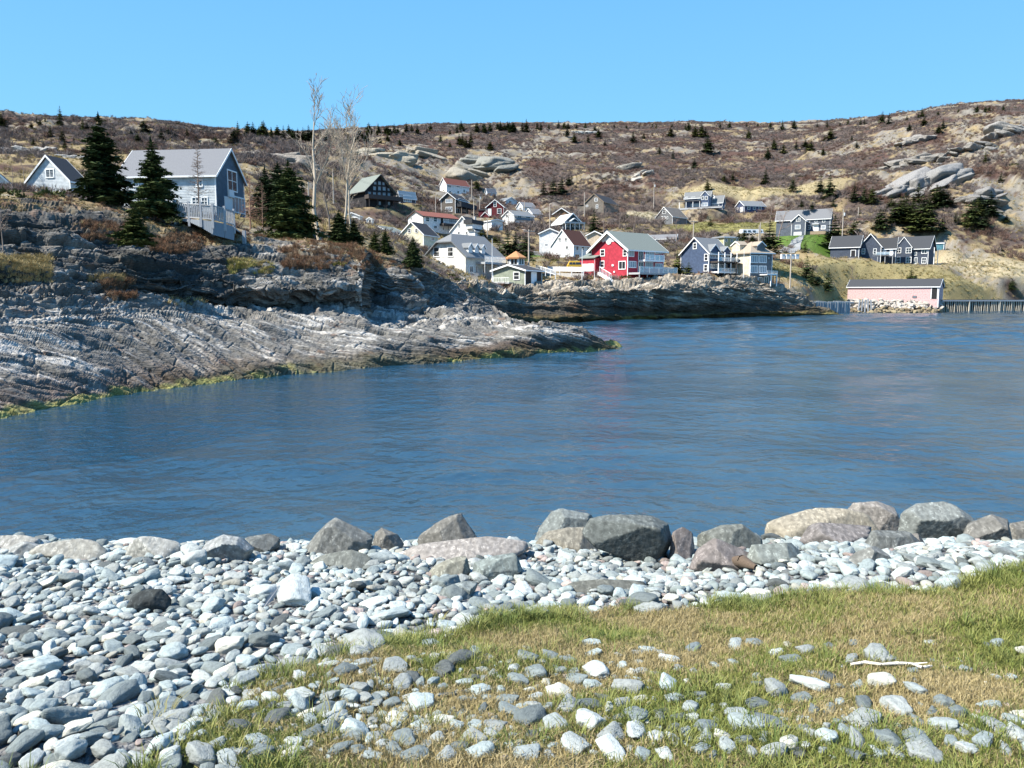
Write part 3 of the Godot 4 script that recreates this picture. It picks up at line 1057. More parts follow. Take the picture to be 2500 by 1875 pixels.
	for k in 128000:
		var dd := sqrt(r.randf_range(1.9 * 1.9, 6.0 * 6.0))
		var x := r.randf_range(-1.0, 1.0) * (0.70 * dd + 2.6)
		if dd > edge_at(x) + 0.6:
			continue
		var share := lawn_share(x, dd)
		if r.randf() > share * 1.2:
			continue
		var g := nz_lawn.get_noise_2d(x * 0.8 + 90.0, dd * 1.2) + 0.35 * step01(1.5, 3.2, x) - 0.10 + 0.3 * (1.0 - step01(0.0, 0.35, edge_at(x) - dd)) + 0.25 * (1.0 - step01(2.4, 3.4, dd))
		var t := Transform3D(Basis(Vector3.UP, r.randf() * TAU).scaled(Vector3.ONE * r.randf_range(0.7, 1.35)), Vector3(x, beach_y(x, dd) + 0.015, -dd))
		if r.randf() < step01(-0.38, 0.42, g):
			green.append([t, Color(0.135, 0.18, 0.04).lerp(Color(0.27, 0.27, 0.08), r.randf())])
			if r.randf() < 0.05 + 0.25 * (1.0 - step01(0.0, 0.25, edge_at(x) - dd)):
				tall.append([t, Color(0.11, 0.155, 0.04).lerp(Color(0.25, 0.25, 0.08), r.randf())])
		else:
			dry.append([t, Color(0.42, 0.345, 0.19).lerp(Color(0.29, 0.235, 0.10), r.randf())])
	# tufts that stand among the cobbles at the lawn's ragged end
	for k in 260:
		var px := r.randf_range(80, 1500)
		var py := r.randf_range(1500, 1870)
		var p := beach_hit(px, py)
		if -p.z > edge_at(p.x) + 0.35 or nz_lawn.get_noise_2d(p.x * 2.0 + 9.0, p.z * 2.0) < 0.05:
			continue
		tall.append([Transform3D(Basis(Vector3.UP, r.randf() * TAU).scaled(Vector3.ONE * r.randf_range(0.8, 1.5)), p), Color(0.13, 0.17, 0.045).lerp(Color(0.3, 0.26, 0.1), r.randf())])
	var gm := mat(1, 1, 1, 0.7, {"vc": true, "back": Color(0.35, 0.35, 0.35), "spec": 0.3})
	scatter("green_grass", clump.mesh(), green, gm, "short green grass of the lawn")
	scatter("dry_grass", clump.mesh(), dry, gm, "dry straw coloured grass of the lawn")
	scatter("grass_tufts", tuft.mesh(), tall, gm, "longer green tufts along the edge of the lawn")

func scatter(called: String, m: Mesh, list: Array, mt: Material, label: String) -> void:
	var mm := MultiMesh.new()
	mm.transform_format = MultiMesh.TRANSFORM_3D
	mm.use_colors = true
	mm.mesh = m
	mm.instance_count = list.size()
	for k in list.size():
		mm.set_instance_transform(k, list[k][0])
		mm.set_instance_color(k, list[k][1])
	var o := MultiMeshInstance3D.new()
	o.name = numbered(called)
	o.multimesh = mm
	o.material_override = mt
	add_child(o)
	tag(o, label, "", "", "stuff")

# ---------------------------------------------------------------- boulders
# outline in photograph pixels (convex, clockwise from the lower left), thickness as a share of the width, reflectance, label
const BOULDERS := [
	[[[-30, 1348], [-30, 1308], [60, 1304], [100, 1312], [108, 1335], [60, 1352]], 0.8, [0.66, 0.63, 0.58], "long pale slab at the left end of the boulder row, under a rounded lip"],
	[[[70, 1362], [90, 1328], [170, 1315], [235, 1326], [272, 1350], [250, 1372], [140, 1378]], 0.7, [0.70, 0.66, 0.58], "broad cream slab with a rust stain at the water's edge"],
	[[[16, 1358], [24, 1334], [60, 1320], [95, 1330], [106, 1350], [60, 1368]], 0.8, [0.62, 0.62, 0.60], "round pale banded boulder in front of the long pale slab"],
	[[[298, 1366], [312, 1322], [345, 1306], [372, 1306], [440, 1322], [462, 1352], [430, 1372]], 0.7, [0.72, 0.70, 0.65], "white smooth boulder with a hump, standing clear at the water's edge"],
	[[[478, 1366], [505, 1322], [545, 1304], [585, 1310], [620, 1340], [600, 1378]], 0.8, [0.60, 0.61, 0.60], "pale rounded boulder leaning on a dark-banded one"],
	[[[560, 1350], [600, 1312], [655, 1304], [683, 1315], [684, 1338], [640, 1358]], 0.7, [0.30, 0.31, 0.30], "dark-banded boulder with a black corner behind the pale rounded one"],
	[[[738, 1350], [765, 1310], [805, 1268], [825, 1262], [870, 1285], [914, 1306], [905, 1345], [830, 1360]], 0.75, [0.36, 0.36, 0.34], "grey pyramid boulder with white veins, highest of those on its side of the gap"],
	[[[905, 1344], [915, 1300], [932, 1288], [970, 1304], [988, 1330], [960, 1352]], 0.8, [0.38, 0.36, 0.33], "squat brown-grey boulder tucked against the grey pyramid"],
	[[[978, 1338], [1020, 1306], [1082, 1264], [1125, 1252], [1150, 1280], [1172, 1318], [1120, 1345]], 0.6, [0.37, 0.35, 0.32], "steep grey-brown peak of a boulder with a cut-off top and veins"],
	[[[968, 1352], [1010, 1330], [1180, 1310], [1290, 1322], [1300, 1348], [1180, 1374], [1020, 1374]], 0.5, [0.62, 0.56, 0.52], "long flat pinkish white slab below the steep peak"],
	[[[750, 1378], [790, 1352], [860, 1340], [915, 1358], [925, 1384], [830, 1398]], 0.7, [0.34, 0.35, 0.32], "low grey-green ledge of rock half buried in cobbles below the pyramid"],
	[[[1300, 1330], [1318, 1285], [1346, 1250], [1372, 1239], [1448, 1255], [1455, 1290], [1400, 1335]], 0.6, [0.40, 0.43, 0.42], "pale green-grey block at the back with a flat sloping top", 8.2],
	[[[1282, 1352], [1320, 1308], [1370, 1286], [1430, 1284], [1462, 1320], [1470, 1348], [1380, 1366]], 0.7, [0.47, 0.43, 0.36], "tan speckled boulder in front of the pale green-grey block", 7.3],
	[[[1418, 1300], [1440, 1265], [1500, 1252], [1590, 1256], [1632, 1276], [1642, 1320], [1610, 1384], [1520, 1360], [1450, 1335]], 0.7, [0.27, 0.29, 0.28], "big dark grey slanting boulder with fine pale veins"],
	[[[1036, 1420], [1050, 1385], [1095, 1362], [1140, 1358], [1150, 1395], [1120, 1425]], 0.8, [0.50, 0.48, 0.40], "cream and olive boulder on the cobbles beside a pale green block"],
	[[[1150, 1415], [1155, 1375], [1190, 1362], [1262, 1350], [1278, 1392], [1240, 1412], [1180, 1428]], 0.8, [0.43, 0.48, 0.46], "pale green square block resting on the cobbles"],
	[[[1066, 1462], [1080, 1434], [1130, 1418], [1168, 1424], [1160, 1446], [1110, 1468]], 0.9, [0.42, 0.46, 0.45], "flat blue-grey slab lying on the cobbles below the square block"],
	[[[1360, 1440], [1390, 1420], [1470, 1412], [1575, 1418], [1582, 1432], [1500, 1448], [1410, 1456]], 0.6, [0.27, 0.27, 0.24], "long dark flat slab lying on the cobbles above the lawn"],
	[[[1632, 1365], [1640, 1295], [1665, 1280], [1692, 1300], [1700, 1360], [1670, 1376]], 0.8, [0.42, 0.36, 0.34], "narrow pinkish boulder wedged beside the big dark slanting one"],
	[[[1700, 1340], [1705, 1300], [1760, 1280], [1810, 1277], [1858, 1312], [1860, 1340], [1780, 1356]], 0.7, [0.33, 0.34, 0.31], "olive-grey wedge boulder with a flat top behind the pink pyramid"],
	[[[1680, 1390], [1700, 1345], [1748, 1314], [1800, 1335], [1868, 1368], [1850, 1396], [1760, 1404]], 0.7, [0.44, 0.38, 0.36], "pink-grey pyramid boulder with one sharp ridge"],
	[[[1812, 1370], [1830, 1328], [1930, 1322], [1960, 1352], [1968, 1384], [1880, 1386]], 0.7, [0.43, 0.46, 0.43], "pale green flat-topped rock between the pink pyramid and the black gap"],
	[[[1858, 1320], [1866, 1272], [1950, 1246], [2040, 1236], [2120, 1250], [2150, 1290], [2100, 1340], [1900, 1336]], 0.55, [0.66, 0.58, 0.46], "largest cream and ochre boulder, long and rounded", 7.9],
	[[[2052, 1262], [2085, 1226], [2140, 1222], [2185, 1240], [2206, 1280], [2200, 1300], [2120, 1312]], 0.6, [0.52, 0.47, 0.43], "rounded brownish white boulder behind the largest cream one", 8.9],
	[[[1945, 1335], [1975, 1290], [2000, 1276], [2130, 1284], [2128, 1310], [2060, 1336]], 0.7, [0.40, 0.36, 0.35], "mauve wedge of rock overhanging a black gap", 7.0, 1],
	[[[2108, 1340], [2128, 1294], [2220, 1298], [2246, 1320], [2232, 1350], [2160, 1356]], 0.6, [0.32, 0.33, 0.32], "flat grey angular block beside the overhanging mauve wedge"],
	[[[2066, 1380], [2100, 1340], [2130, 1330], [2165, 1348], [2178, 1366], [2130, 1388]], 0.8, [0.42, 0.42, 0.40], "small pale grey peak of rock in front of the flat angular block"],
	[[[2192, 1320], [2200, 1250], [2230, 1232], [2320, 1225], [2370, 1258], [2385, 1300], [2330, 1340], [2240, 1344]], 0.6, [0.43, 0.45, 0.43], "big pale grey-green boulder with two facets by the rightmost pair", 7.4],
	[[[2338, 1330], [2360, 1282], [2420, 1255], [2462, 1268], [2472, 1310], [2430, 1346]], 0.7, [0.38, 0.36, 0.33], "brown-grey peaked boulder next to the last one at the picture's edge", 7.1],
	[[[2452, 1318], [2464, 1278], [2520, 1268], [2560, 1300], [2540, 1332]], 0.8, [0.36, 0.34, 0.31], "brown boulder cut off by the picture's edge"],
	[[[322, 1490], [325, 1452], [350, 1438], [395, 1438], [420, 1465], [415, 1495], [370, 1506]], 0.8, [0.10, 0.11, 0.11], "dark speckled round boulder lying among the pale cobbles"],
	[[[2205, 1345], [2225, 1308], [2240, 1300], [2256, 1322], [2262, 1344], [2235, 1352]], 0.8, [0.30, 0.28, 0.26], "small upright brown stone leaning on the big pale grey-green boulder"],
]

func build_boulders() -> void:
	var r := RandomNumberGenerator.new()
	r.seed = 23
	for k in BOULDERS.size():
		var def: Array = BOULDERS[k]
		var lo := Vector2(1e9, 1e9)
		var hi := -lo
		for p in def[0]:
			lo = lo.min(Vector2(p[0], p[1]))
			hi = hi.max(Vector2(p[0], p[1]))
		var foot := beach_hit((lo.x + hi.x) * 0.5, hi.y - 6.0)
		if def.size() > 4:
			var fx := ray((lo.x + hi.x) * 0.5, hi.y).x
			foot = Vector3(fx * def[4], beach_y(fx * def[4], def[4]), -def[4])
		var wide := (hi.x - lo.x) * -foot.z / F
		var thick: float = wide * def[1]
		var dist := -foot.z + thick * 0.30
		var pts: Array = []
		var mid := Vector3.ZERO
		for p in def[0]:
			pts.append(at(p[0], p[1], dist))
			mid += pts[-1]
		mid /= pts.size()
		var planes: Array = []
		for e in pts.size():
			var a: Vector3 = pts[e] - mid
			var b: Vector3 = pts[(e + 1) % pts.size()] - mid
			var out := Vector3(-(b.y - a.y), b.x - a.x, 0).normalized()
			if out.dot(a) < 0.0:
				out = -out
			# two faces meet along each edge of the outline, the ridge anywhere in the stone's depth
			var low := out.y < -0.5
			if low and def.size() == 5:
				continue
			var ridge := Vector3(0, 0, r.randf_range(-0.09, 0.07) * thick)
			for s in [r.randf_range(0.1, 0.75), -r.randf_range(0.3, 0.8)]:
				var n := (out + Vector3(0, 0, s * (0.35 if low else 1.0))).normalized()
				planes.append([n, maxf(n.dot(a + ridge), 0.03)])
		for s in 2:
			var n := Vector3(r.randfn() * 0.42, r.randfn() * 0.35 + 0.12, 1).normalized()
			planes.append([n, thick * r.randf_range(0.26, 0.5)])
			n = Vector3(r.randfn() * 0.4, r.randfn() * 0.3 + 0.1, -1).normalized()
			planes.append([n, thick * r.randf_range(0.34, 0.5)])
		planes.append([Vector3.DOWN, (mid.y - foot.y) + 0.12])
		var smooth: bool = def[2][0] > 0.6 or k == 30
		var m := arr_mesh(solid(planes, 4, 0.05 if smooth else 0.022, 700 + k, 26.0 if smooth else 110.0))
		var vein := noise_tex("vein", 0.008, 4, 0.0, 1.0)
		var mt := mat(def[2][0] * 0.92, def[2][1] * 0.94, def[2][2] * 0.91, 0.85, {"tex": vein_tex(), "scale": 1.1, "bump": noise_tex("rockb", 0.02, 5, 0.0, 1.0), "depth": 0.9, "spec": 0.25, "k": k % 1})
		var o := part("boulder", m, mt, self)
		o.position = mid
		tag(o, def[3], "boulder", "boulders along the top of the beach")

func vein_tex() -> ImageTexture:
	if texs.has("veined"):
		return texs["veined"]
	var s := 512
	var f := fnl(61, 0.010, FastNoiseLite.TYPE_SIMPLEX_SMOOTH, 4)
	var g := fnl(62, 0.03, FastNoiseLite.TYPE_SIMPLEX_SMOOTH, 5)
	var a := f.get_seamless_image(s, s, false, false, 0.15, false).get_data()
	var b := g.get_seamless_image(s, s, false, false, 0.15, true).get_data()
	var out := PackedByteArray()
	out.resize(s * s)
	for k in s * s:
		var ridge := absf(a[k] / 255.0 - 0.5)
		var v := 0.46 + 0.36 * (b[k] / 255.0)
		v += 0.42 * (1.0 - smoothstep(0.0, 0.016, ridge)) * smoothstep(0.4, 0.6, b[k] / 255.0)
		out[k] = int(clampf(v, 0, 1) * 255.0)
	texs["veined"] = ImageTexture.create_from_image(Image.create_from_data(s, s, false, Image.FORMAT_L8, out))
	return texs["veined"]

func build_water() -> void:
	var nu := 360
	var nv := 560
	var v := PackedVector3Array()
	var c := PackedColorArray()
	v.resize(nu * nv)
	c.resize(nu * nv)
	var w1 := fnl(71, 1.0)
	var calm := fnl(72, 1.0, FastNoiseLite.TYPE_SIMPLEX_SMOOTH, 3)
	# wind ripples and low swell: length and height of each, on water that is ruffled in streaks
	var sets := [[0.42, 0.0085], [1.0, 0.019], [2.4, 0.034], [5.5, 0.055]]
	for q in nv:
		var d := exp(lerpf(log(9.5), log(262.0), q / (nv - 1.0)))
		var gap := d * 0.0059
		for u in nu:
			var x := lerpf(-0.85, 0.85, u / (nu - 1.0)) * d
			var o := q * nu + u
			var lee := exp(-pow((x + 16.0) / 15.0, 2.0) - pow((d - 30.0) / 13.0, 2.0))
			var ruffle := step01(-0.3, 0.3, calm.get_noise_2d(x * 0.012, d * 0.05) + 0.10 - 0.55 * lee)
			var y := 0.0
			for s in sets:
				var fade := step01(2.2, 4.0, s[0] / gap)
				if fade > 0.0:
					y += w1.get_noise_2d(x / s[0] * 0.55 + s[0] * 70.0, d / s[0]) * s[1] * fade
			v[o] = Vector3(x, y * (0.5 + 0.75 * ruffle) * (1.0 + 3.4 * step01(35.0, 90.0, d)) * step01(9.5, 14.0, d), -d)
			c[o] = Color(1, 1, 1)
	var m := StandardMaterial3D.new()
	m.albedo_color = lin(0.014, 0.060, 0.108)
	m.albedo_color.a = 0.64
	m.transparency = BaseMaterial3D.TRANSPARENCY_ALPHA
	m.roughness = 0.1
	m.metallic_specular = 0.38
	m.uv1_triplanar = true
	m.uv1_world_triplanar = true
	m.uv1_scale = Vector3.ONE / 9.0
	m.heightmap_enabled = true
	m.heightmap_texture = noise_tex("ripple", 0.012, 5, 0.0, 1.0, FastNoiseLite.TYPE_SIMPLEX_SMOOTH, 1024)
	m.heightmap_scale = 5.0
	var o := part("water", grid_mesh(nu, nv, v, c), m, self)
	tag(o, "rippled blue water of the cove", "", "", "structure")
	# the bottom of the cove
	var sand := Color(0.20, 0.235, 0.20)
	var kelp := Color(0.07, 0.066, 0.04)
	var nk := fnl(73, 0.12, FastNoiseLite.TYPE_SIMPLEX_SMOOTH, 4)
	var ds: Array = []
	var d := 9.0
	while d < 330.0:
		ds.append(d)
		d *= 1.018
	var weed := func(x, dd):
		var px: float = 1250.0 + F * x / dd
		var near := step01(0.30, 0.72, dd / cove_shore(px) + nk.get_noise_2d(x, dd) * 0.45) * (1.0 - step01(1450, 1900, px))
		return clampf(maxf(near, 0.75 * step01(-0.3, 0.5, nk.get_noise_2d(x * 0.6, dd * 0.6))), 0.0, 1.0)
	strip("seabed", -330, 330, 441, ds, func(x, dd): return -1.25 - 1.5 * step01(13, 42, dd) + nk.get_noise_2d(x, dd) * 0.5 * step01(14, 20, dd), mat(1, 1, 1, 0.95, {"vc": true}), func(x, dd): return sand.lerp(kelp, weed.call(x, dd))).set_meta("kind", "structure")

# ---------------------------------------------------------------- trees and shrubs
func spruce_crown(seed_: int, tiers: int, arms: int, sprays: int, spread: float, bare := 0.05) -> ArrayMesh:
	var r := RandomNumberGenerator.new()
	r.seed = seed_
	var k := Kit.new()
	var lop := r.randf() * TAU
	for t in tiers:
		var f := (t + r.randf() * 0.9) / tiers
		var h := bare + (1.0 - bare) * pow(f, 0.92)
		var reach := spread * (pow(1.0 - f, 0.85) + 0.03) * r.randf_range(0.72, 1.12)
		var n := int(arms * (0.55 + 0.45 * (1.0 - f))) + 1
		var a0 := r.randf() * TAU
		for j in n:
			var a := a0 + TAU * j / n + r.randfn() * 0.22
			var len_ := reach * r.randf_range(0.42, 1.22) * (1.0 + 0.14 * cos(a - lop))
			var out := Vector3(cos(a), 0, sin(a))
			var side := Vector3(-sin(a), 0, cos(a))
			var root := Vector3(0, h, 0)
			var rise := lerpf(0.08, 0.55, f)
			for s in sprays:
				var g := (s + 0.35) / sprays
				var p := root + out * len_ * g + Vector3(0, len_ * (rise * g - 0.34 * g * g), 0)
				var w := len_ * lerpf(0.36, 0.14, g) * r.randf_range(0.6, 1.3) * 2.7 / sqrt(float(sprays))
				k.col = Color(1, 1, 1) * r.randf_range(0.55, 1.3)
				for b in 2:
					var sd := side * (1.0 if b == 0 else -1.0)
					var tip := p + sd * w * r.randf_range(0.7, 1.2) + out * w * r.randf_range(0.5, 1.1) + Vector3(0, r.randf_range(-0.45, 0.12) * w, 0)
					var lift := Vector3(0, w * r.randf_range(0.1, 0.4), 0)
					k.tri(p - out * w * 0.35 + lift, tip, p + out * w * 0.55)
					if sprays > 3:
						k.tri(p + out * w * 0.1 + lift, tip + Vector3(0, -w * 0.5, 0) - out * w * 0.3, p - out * w * 0.2 - lift * 2.0)
				if s == sprays - 1:
					k.tri(p - side * w * 0.35, p + out * w * 1.3 + Vector3(0, w * 0.1, 0), p + side * w * 0.35)
	# leader
	for j in 5:
		var a := TAU * j / 5.0
		var o := Vector3(cos(a), 0, sin(a)) * spread * 0.05
		k.tri(Vector3(0, 0.93, 0) + o, Vector3(0, 1.03, 0), Vector3(0, 0.93, 0) - o)
	return k.mesh()

func trunk_mesh(h: float, r0: float, r1: float, sides := 6) -> ArrayMesh:
	var k := Kit.new()
	k.tube(Vector3(0, -0.03, 0), Vector3(0, h, 0), r0, r1, sides)
	return k.mesh()

var near_crowns: Array = []
var far_crowns: Array = []
var spruce_trunk: ArrayMesh
var needle: Array = []
var bark: StandardMaterial3D

func setup_trees() -> void:
	for k in 5:
		near_crowns.append(spruce_crown(401 + k, 34, 13, 7, 0.27 + 0.025 * k, 0.04))
	for k in 7:
		far_crowns.append(spruce_crown(451 + k, 19, 11, 3, 0.28 + 0.03 * k, 0.03))
	spruce_trunk = trunk_mesh(0.95, 0.022, 0.003)
	for c in [[0.046, 0.066, 0.024], [0.062, 0.084, 0.028], [0.080, 0.098, 0.030], [0.038, 0.056, 0.025], [0.105, 0.115, 0.034]]:
		needle.append(mat(c[0], c[1], c[2], 0.8, {"vc": true, "back": Color(0.2, 0.2, 0.2), "spec": 0.2}))
	bark = mat(0.10, 0.08, 0.065, 0.95)

func spruce(base: Vector3, h: float, wide: float, near: bool, shape: int, tone: int, label: String, group: String, called := "spruce_tree") -> void:
	var t := thing(called, label, "spruce", base, rng.randf() * TAU, group)
	var crowns: Array = near_crowns if near else far_crowns
	part("trunk", spruce_trunk, bark, t, Transform3D(Basis.from_scale(Vector3(h, h, h)), Vector3(0, -0.02 * h, 0)))
	part("crown", crowns[shape % crowns.size()], needle[tone % needle.size()], t, Transform3D(Basis.from_scale(Vector3(h * wide, h, h * wide)), Vector3.ZERO))

func tree_at(px: float, py: float, hpx: float, d: float) -> Array:
	var p := at(px, py, d) if d > 0.0 else ground_hit(px, py)
	return [p, hpx * -p.z / F * 1.02]

# skyline and slope spruces: px, foot py, height in px
const RIDGE := [[1285, 321, 27], [1275, 320, 22], [1311, 317, 19], [1321, 316, 15], [1363, 312, 17], [1377, 313, 16], [1387, 313, 14], [1429, 312, 14], [1407, 312, 11], [1452, 320, 14], [1602, 312, 14], [1592, 311, 10], [1681, 318, 24], [1673, 316, 16], [1713, 322, 18], [1758, 313, 19], [1781, 312, 17], [1823, 308, 12], [1880, 312, 14], [1938, 310, 16], [1910, 317, 22], [2019, 311, 19], [2101, 303, 17], [2110, 303, 15], [2154, 299, 25], [2170, 302, 24], [2214, 292, 13], [2250, 286, 21], [2242, 288, 17], [2385, 273, 18], [2405, 272, 15], [2415, 272, 13], [2424, 271, 12], [2449, 268, 13], [1166, 320, 20], [148, 305, 40], [4, 312, 34], [90, 298, 14], [110, 296, 10], [1215, 314, 14], [1240, 315, 16], [1195, 316, 12], [1340, 314, 14], [1530, 311, 8], [1560, 311, 10], [1500, 311, 9], [1640, 309, 9], [1850, 308, 9], [1995, 309, 10], [2050, 306, 9], [2070, 304, 12], [2290, 280, 10], [2340, 274, 9]]
const SLOPE := [[1385, 332, 20], [1402, 348, 24], [1436, 348, 22], [1461, 337, 25], [1477, 356, 14], [1546, 350, 28], [1572, 339, 14], [1637, 334, 22], [1697, 335, 30], [1713, 335, 28], [1722, 334, 22], [1727, 373, 44], [1827, 340, 27], [1890, 364, 25], [1610, 377, 21], [1643, 388, 24], [1695, 410, 27], [1389, 451, 25], [1396, 440, 15], [1874, 391, 28], [1869, 449, 35], [1768, 443, 17], [1727, 468, 32], [1789, 441, 22], [928, 350, 17], [946, 345, 19], [976, 354, 17], [1076, 347, 20], [1197, 366, 22], [1098, 360, 15], [1121, 352, 26], [1130, 356, 30], [1138, 362, 28], [1146, 366, 24], [1150, 350, 30], [98, 308, 16], [77, 314, 17], [59, 334, 17], [153, 345, 33], [124, 334, 27], [203, 319, 30], [213, 320, 22], [353, 328, 36], [395, 345, 33], [411, 334, 26], [425, 331, 14], [457, 334, 23], [320, 331, 14], [336, 350, 25], [527, 357, 23], [158, 363, 20], [107, 361, 13], [82, 357, 23], [480, 345, 16], [275, 330, 18], [180, 350, 16], [1888, 362, 24], [1913, 374, 24], [1944, 365, 24], [1966, 362, 22], [1979, 374, 32], [1873, 390, 28], [2009, 378, 19], [2026, 339, 26], [2013, 345, 18], [2220, 321, 22], [2255, 306, 20], [2291, 327, 24], [2302, 315, 26], [2079, 343, 13], [2091, 361, 16], [2405, 397, 29], [2443, 442, 20], [1935, 469, 37], [2003, 469, 35], [1164, 463, 25]]
const GROVE := [[2175, 515, 32], [2197, 544, 53], [2211, 512, 38], [2241, 509, 50], [2285, 509, 47], [2302, 509, 44], [2267, 512, 32], [2185, 547, 41], [2220, 547, 35], [2244, 566, 55], [2261, 568, 57], [2273, 547, 30], [2228, 530, 40], [2255, 528, 42], [2206, 528, 36], [2293, 498, 36]]
const THICKET := [[2373, 550, 50], [2391, 512, 30], [2417, 524, 47], [2405, 556, 44], [2361, 562, 26], [2332, 547, 26], [2400, 566, 31], [2300, 566, 29], [2457, 544, 18], [2383, 530, 38], [2428, 535, 30]]
# px, foot py, height px, distance (0: where the ground is seen), width factor, shape, tone, label
const SINGLE_SPRUCE := [
	[252, 500, 208, 62, 1.35, 0, 0, "tallest dark spruce between the small cottage and the blue-grey house"],
	[377, 528, 180, 60, 1.25, 1, 1, "spruce standing in front of the blue-grey house's roof and wall"],
	[335, 598, 92, 47.5, 1.7, 2, 2, "short broad spruce growing out of the rock below the blue-grey house"],
	[708, 575, 172, 72, 1.25, 3, 1, "full dark spruce beside the pale bare trees, its boughs to the ground"],
	[682, 545, 140, 84, 1.15, 4, 3, "slimmer spruce directly behind the full dark one"],
	[650, 535, 122, 88, 1.1, 1, 3, "ragged spruce at the left end of the trio by the bare trees"],
	[828, 592, 76, 80, 1.35, 3, 0, "small dark spruce left of a pair at the foot of the bare trees"],
	[864, 598, 62, 82, 1.35, 2, 0, "smaller dark spruce right of a pair at the foot of the bare trees"],
	[915, 618, 52, 84, 1.3, 1, 1, "small spruce on the rock top with a slightly larger one on its right"],
	[941, 622, 62, 84, 1.3, 0, 1, "small spruce on the rock top in front of the white house with green roof"],
	[1009, 652, 72, 71, 1.0, 4, 0, "thin-stemmed spruce at the brink of the black cleft"],
	[1327, 481, 43, 0, 1.25, 0, 3, "left one of three spruces above the shingled house"],
	[1352, 478, 47, 0, 1.15, 1, 3, "middle one of three spruces above the shingled house"],
	[1372, 478, 45, 0, 1.2, 2, 3, "right one of three spruces above the shingled house"],
	[1239, 632, 70, 152, 1.1, 3, 0, "left dark spruce of three behind the gazebo"],
	[1259, 632, 64, 153, 1.1, 4, 0, "middle dark spruce of three behind the gazebo"],
	[1284, 640, 70, 150, 1.15, 5, 0, "right dark spruce of three behind the gazebo, by the light pole"],
	[1220, 625, 44, 158, 1.5, 2, 4, "olive rounded spruce left of the three dark ones behind the gazebo"],
	[1177, 588, 31, 200, 1.8, 5, 4, "round olive bush-like spruce by the white gabled house"],
	[1208, 594, 20, 196, 1.8, 6, 4, "low olive spruce right of the round one by the white gabled house"],
	[1450, 567, 54, 232, 1.3, 1, 0, "single dark spruce between the porch house and the red house"],
	[1653, 669, 57, 166, 0.95, 4, 4, "thin brownish spruce between the red house and the blue gable"],
	[1681, 668, 28, 162, 1.5, 3, 2, "small green spruce in front of the blue gable wall"],
	[1734, 552, 20, 0, 1.4, 2, 0, "small lone spruce on the grass below the porch-fronted blue house"],
	[1877, 622, 82, 196, 1.2, 3, 0, "tall dark spruce behind the beige three-storey house"],
	[1804, 580, 18, 205, 1.4, 1, 0, "small spruce left of three in front of the white trailer"],
	[1817, 587, 24, 204, 1.5, 5, 0, "middle spruce of three in front of the white trailer"],
	[1836, 590, 16, 204, 1.9, 6, 0, "low spruce right of three in front of the white trailer"],
	[2036, 601, 72, 250, 1.45, 3, 0, "broad dark spruce beside the grey house with the green lawn"],
	[2025, 486, 57, 0, 1.0, 4, 0, "tall narrow spruce on the straw slope above the grey house"],
	[2085, 491, 46, 0, 1.3, 0, 0, "left spruce of three under the slanting rock rib"],
	[2108, 495, 40, 0, 1.1, 2, 0, "middle spruce of three under the slanting rock rib"],
	[2128, 498, 41, 0, 1.2, 5, 2, "right spruce of three under the slanting rock rib"],
	[2147, 560, 47, 0, 1.4, 6, 0, "lone dark spruce between the power pole and the grove"],
	[2034, 503, 20, 0, 1.2, 1, 0, "little spruce in the brush right above the grey house's roof"],
	[1956, 506, 18, 262, 1.4, 2, 0, "little spruce left of two peeping over the grey house"],
	[1982, 510, 16, 262, 1.4, 3, 0, "little spruce right of two peeping over the grey house"],
	[1966, 616, 27, 0, 1.3, 2, 2, "small spruce at the edge of the green lawn by the driveway"],
	[1969, 680, 52, 0, 1.15, 3, 0, "taller spruce at the left of the four above the pink shed's end"],
	[1982, 696, 50, 0, 1.25, 0, 0, "second spruce of the four above the pink shed's end"],
	[1998, 698, 28, 0, 1.2, 5, 0, "smallest spruce of the four above the pink shed's end"],
	[2022, 711, 54, 0, 1.3, 1, 0, "broad rightmost spruce of the four above the pink shed's end"],
	[2224, 684, 28, 0, 1.3, 2, 2, "spruce tip showing over the middle of the pink shed's roof"],
	[2301, 706, 31, 209, 1.1, 4, 4, "thin spruce at the end wall of the pink shed"],
	[2470, 708, 26, 0, 1.3, 6, 0, "small spruce among the grey scree by the wharf"],
	[2442, 612, 15, 0, 1.2, 3, 0, "tiny spruce on the bank above the wharf"],
	[2084, 569, 30, 0, 1.4, 5, 2, "spruce behind the left gable of the navy house"],
]

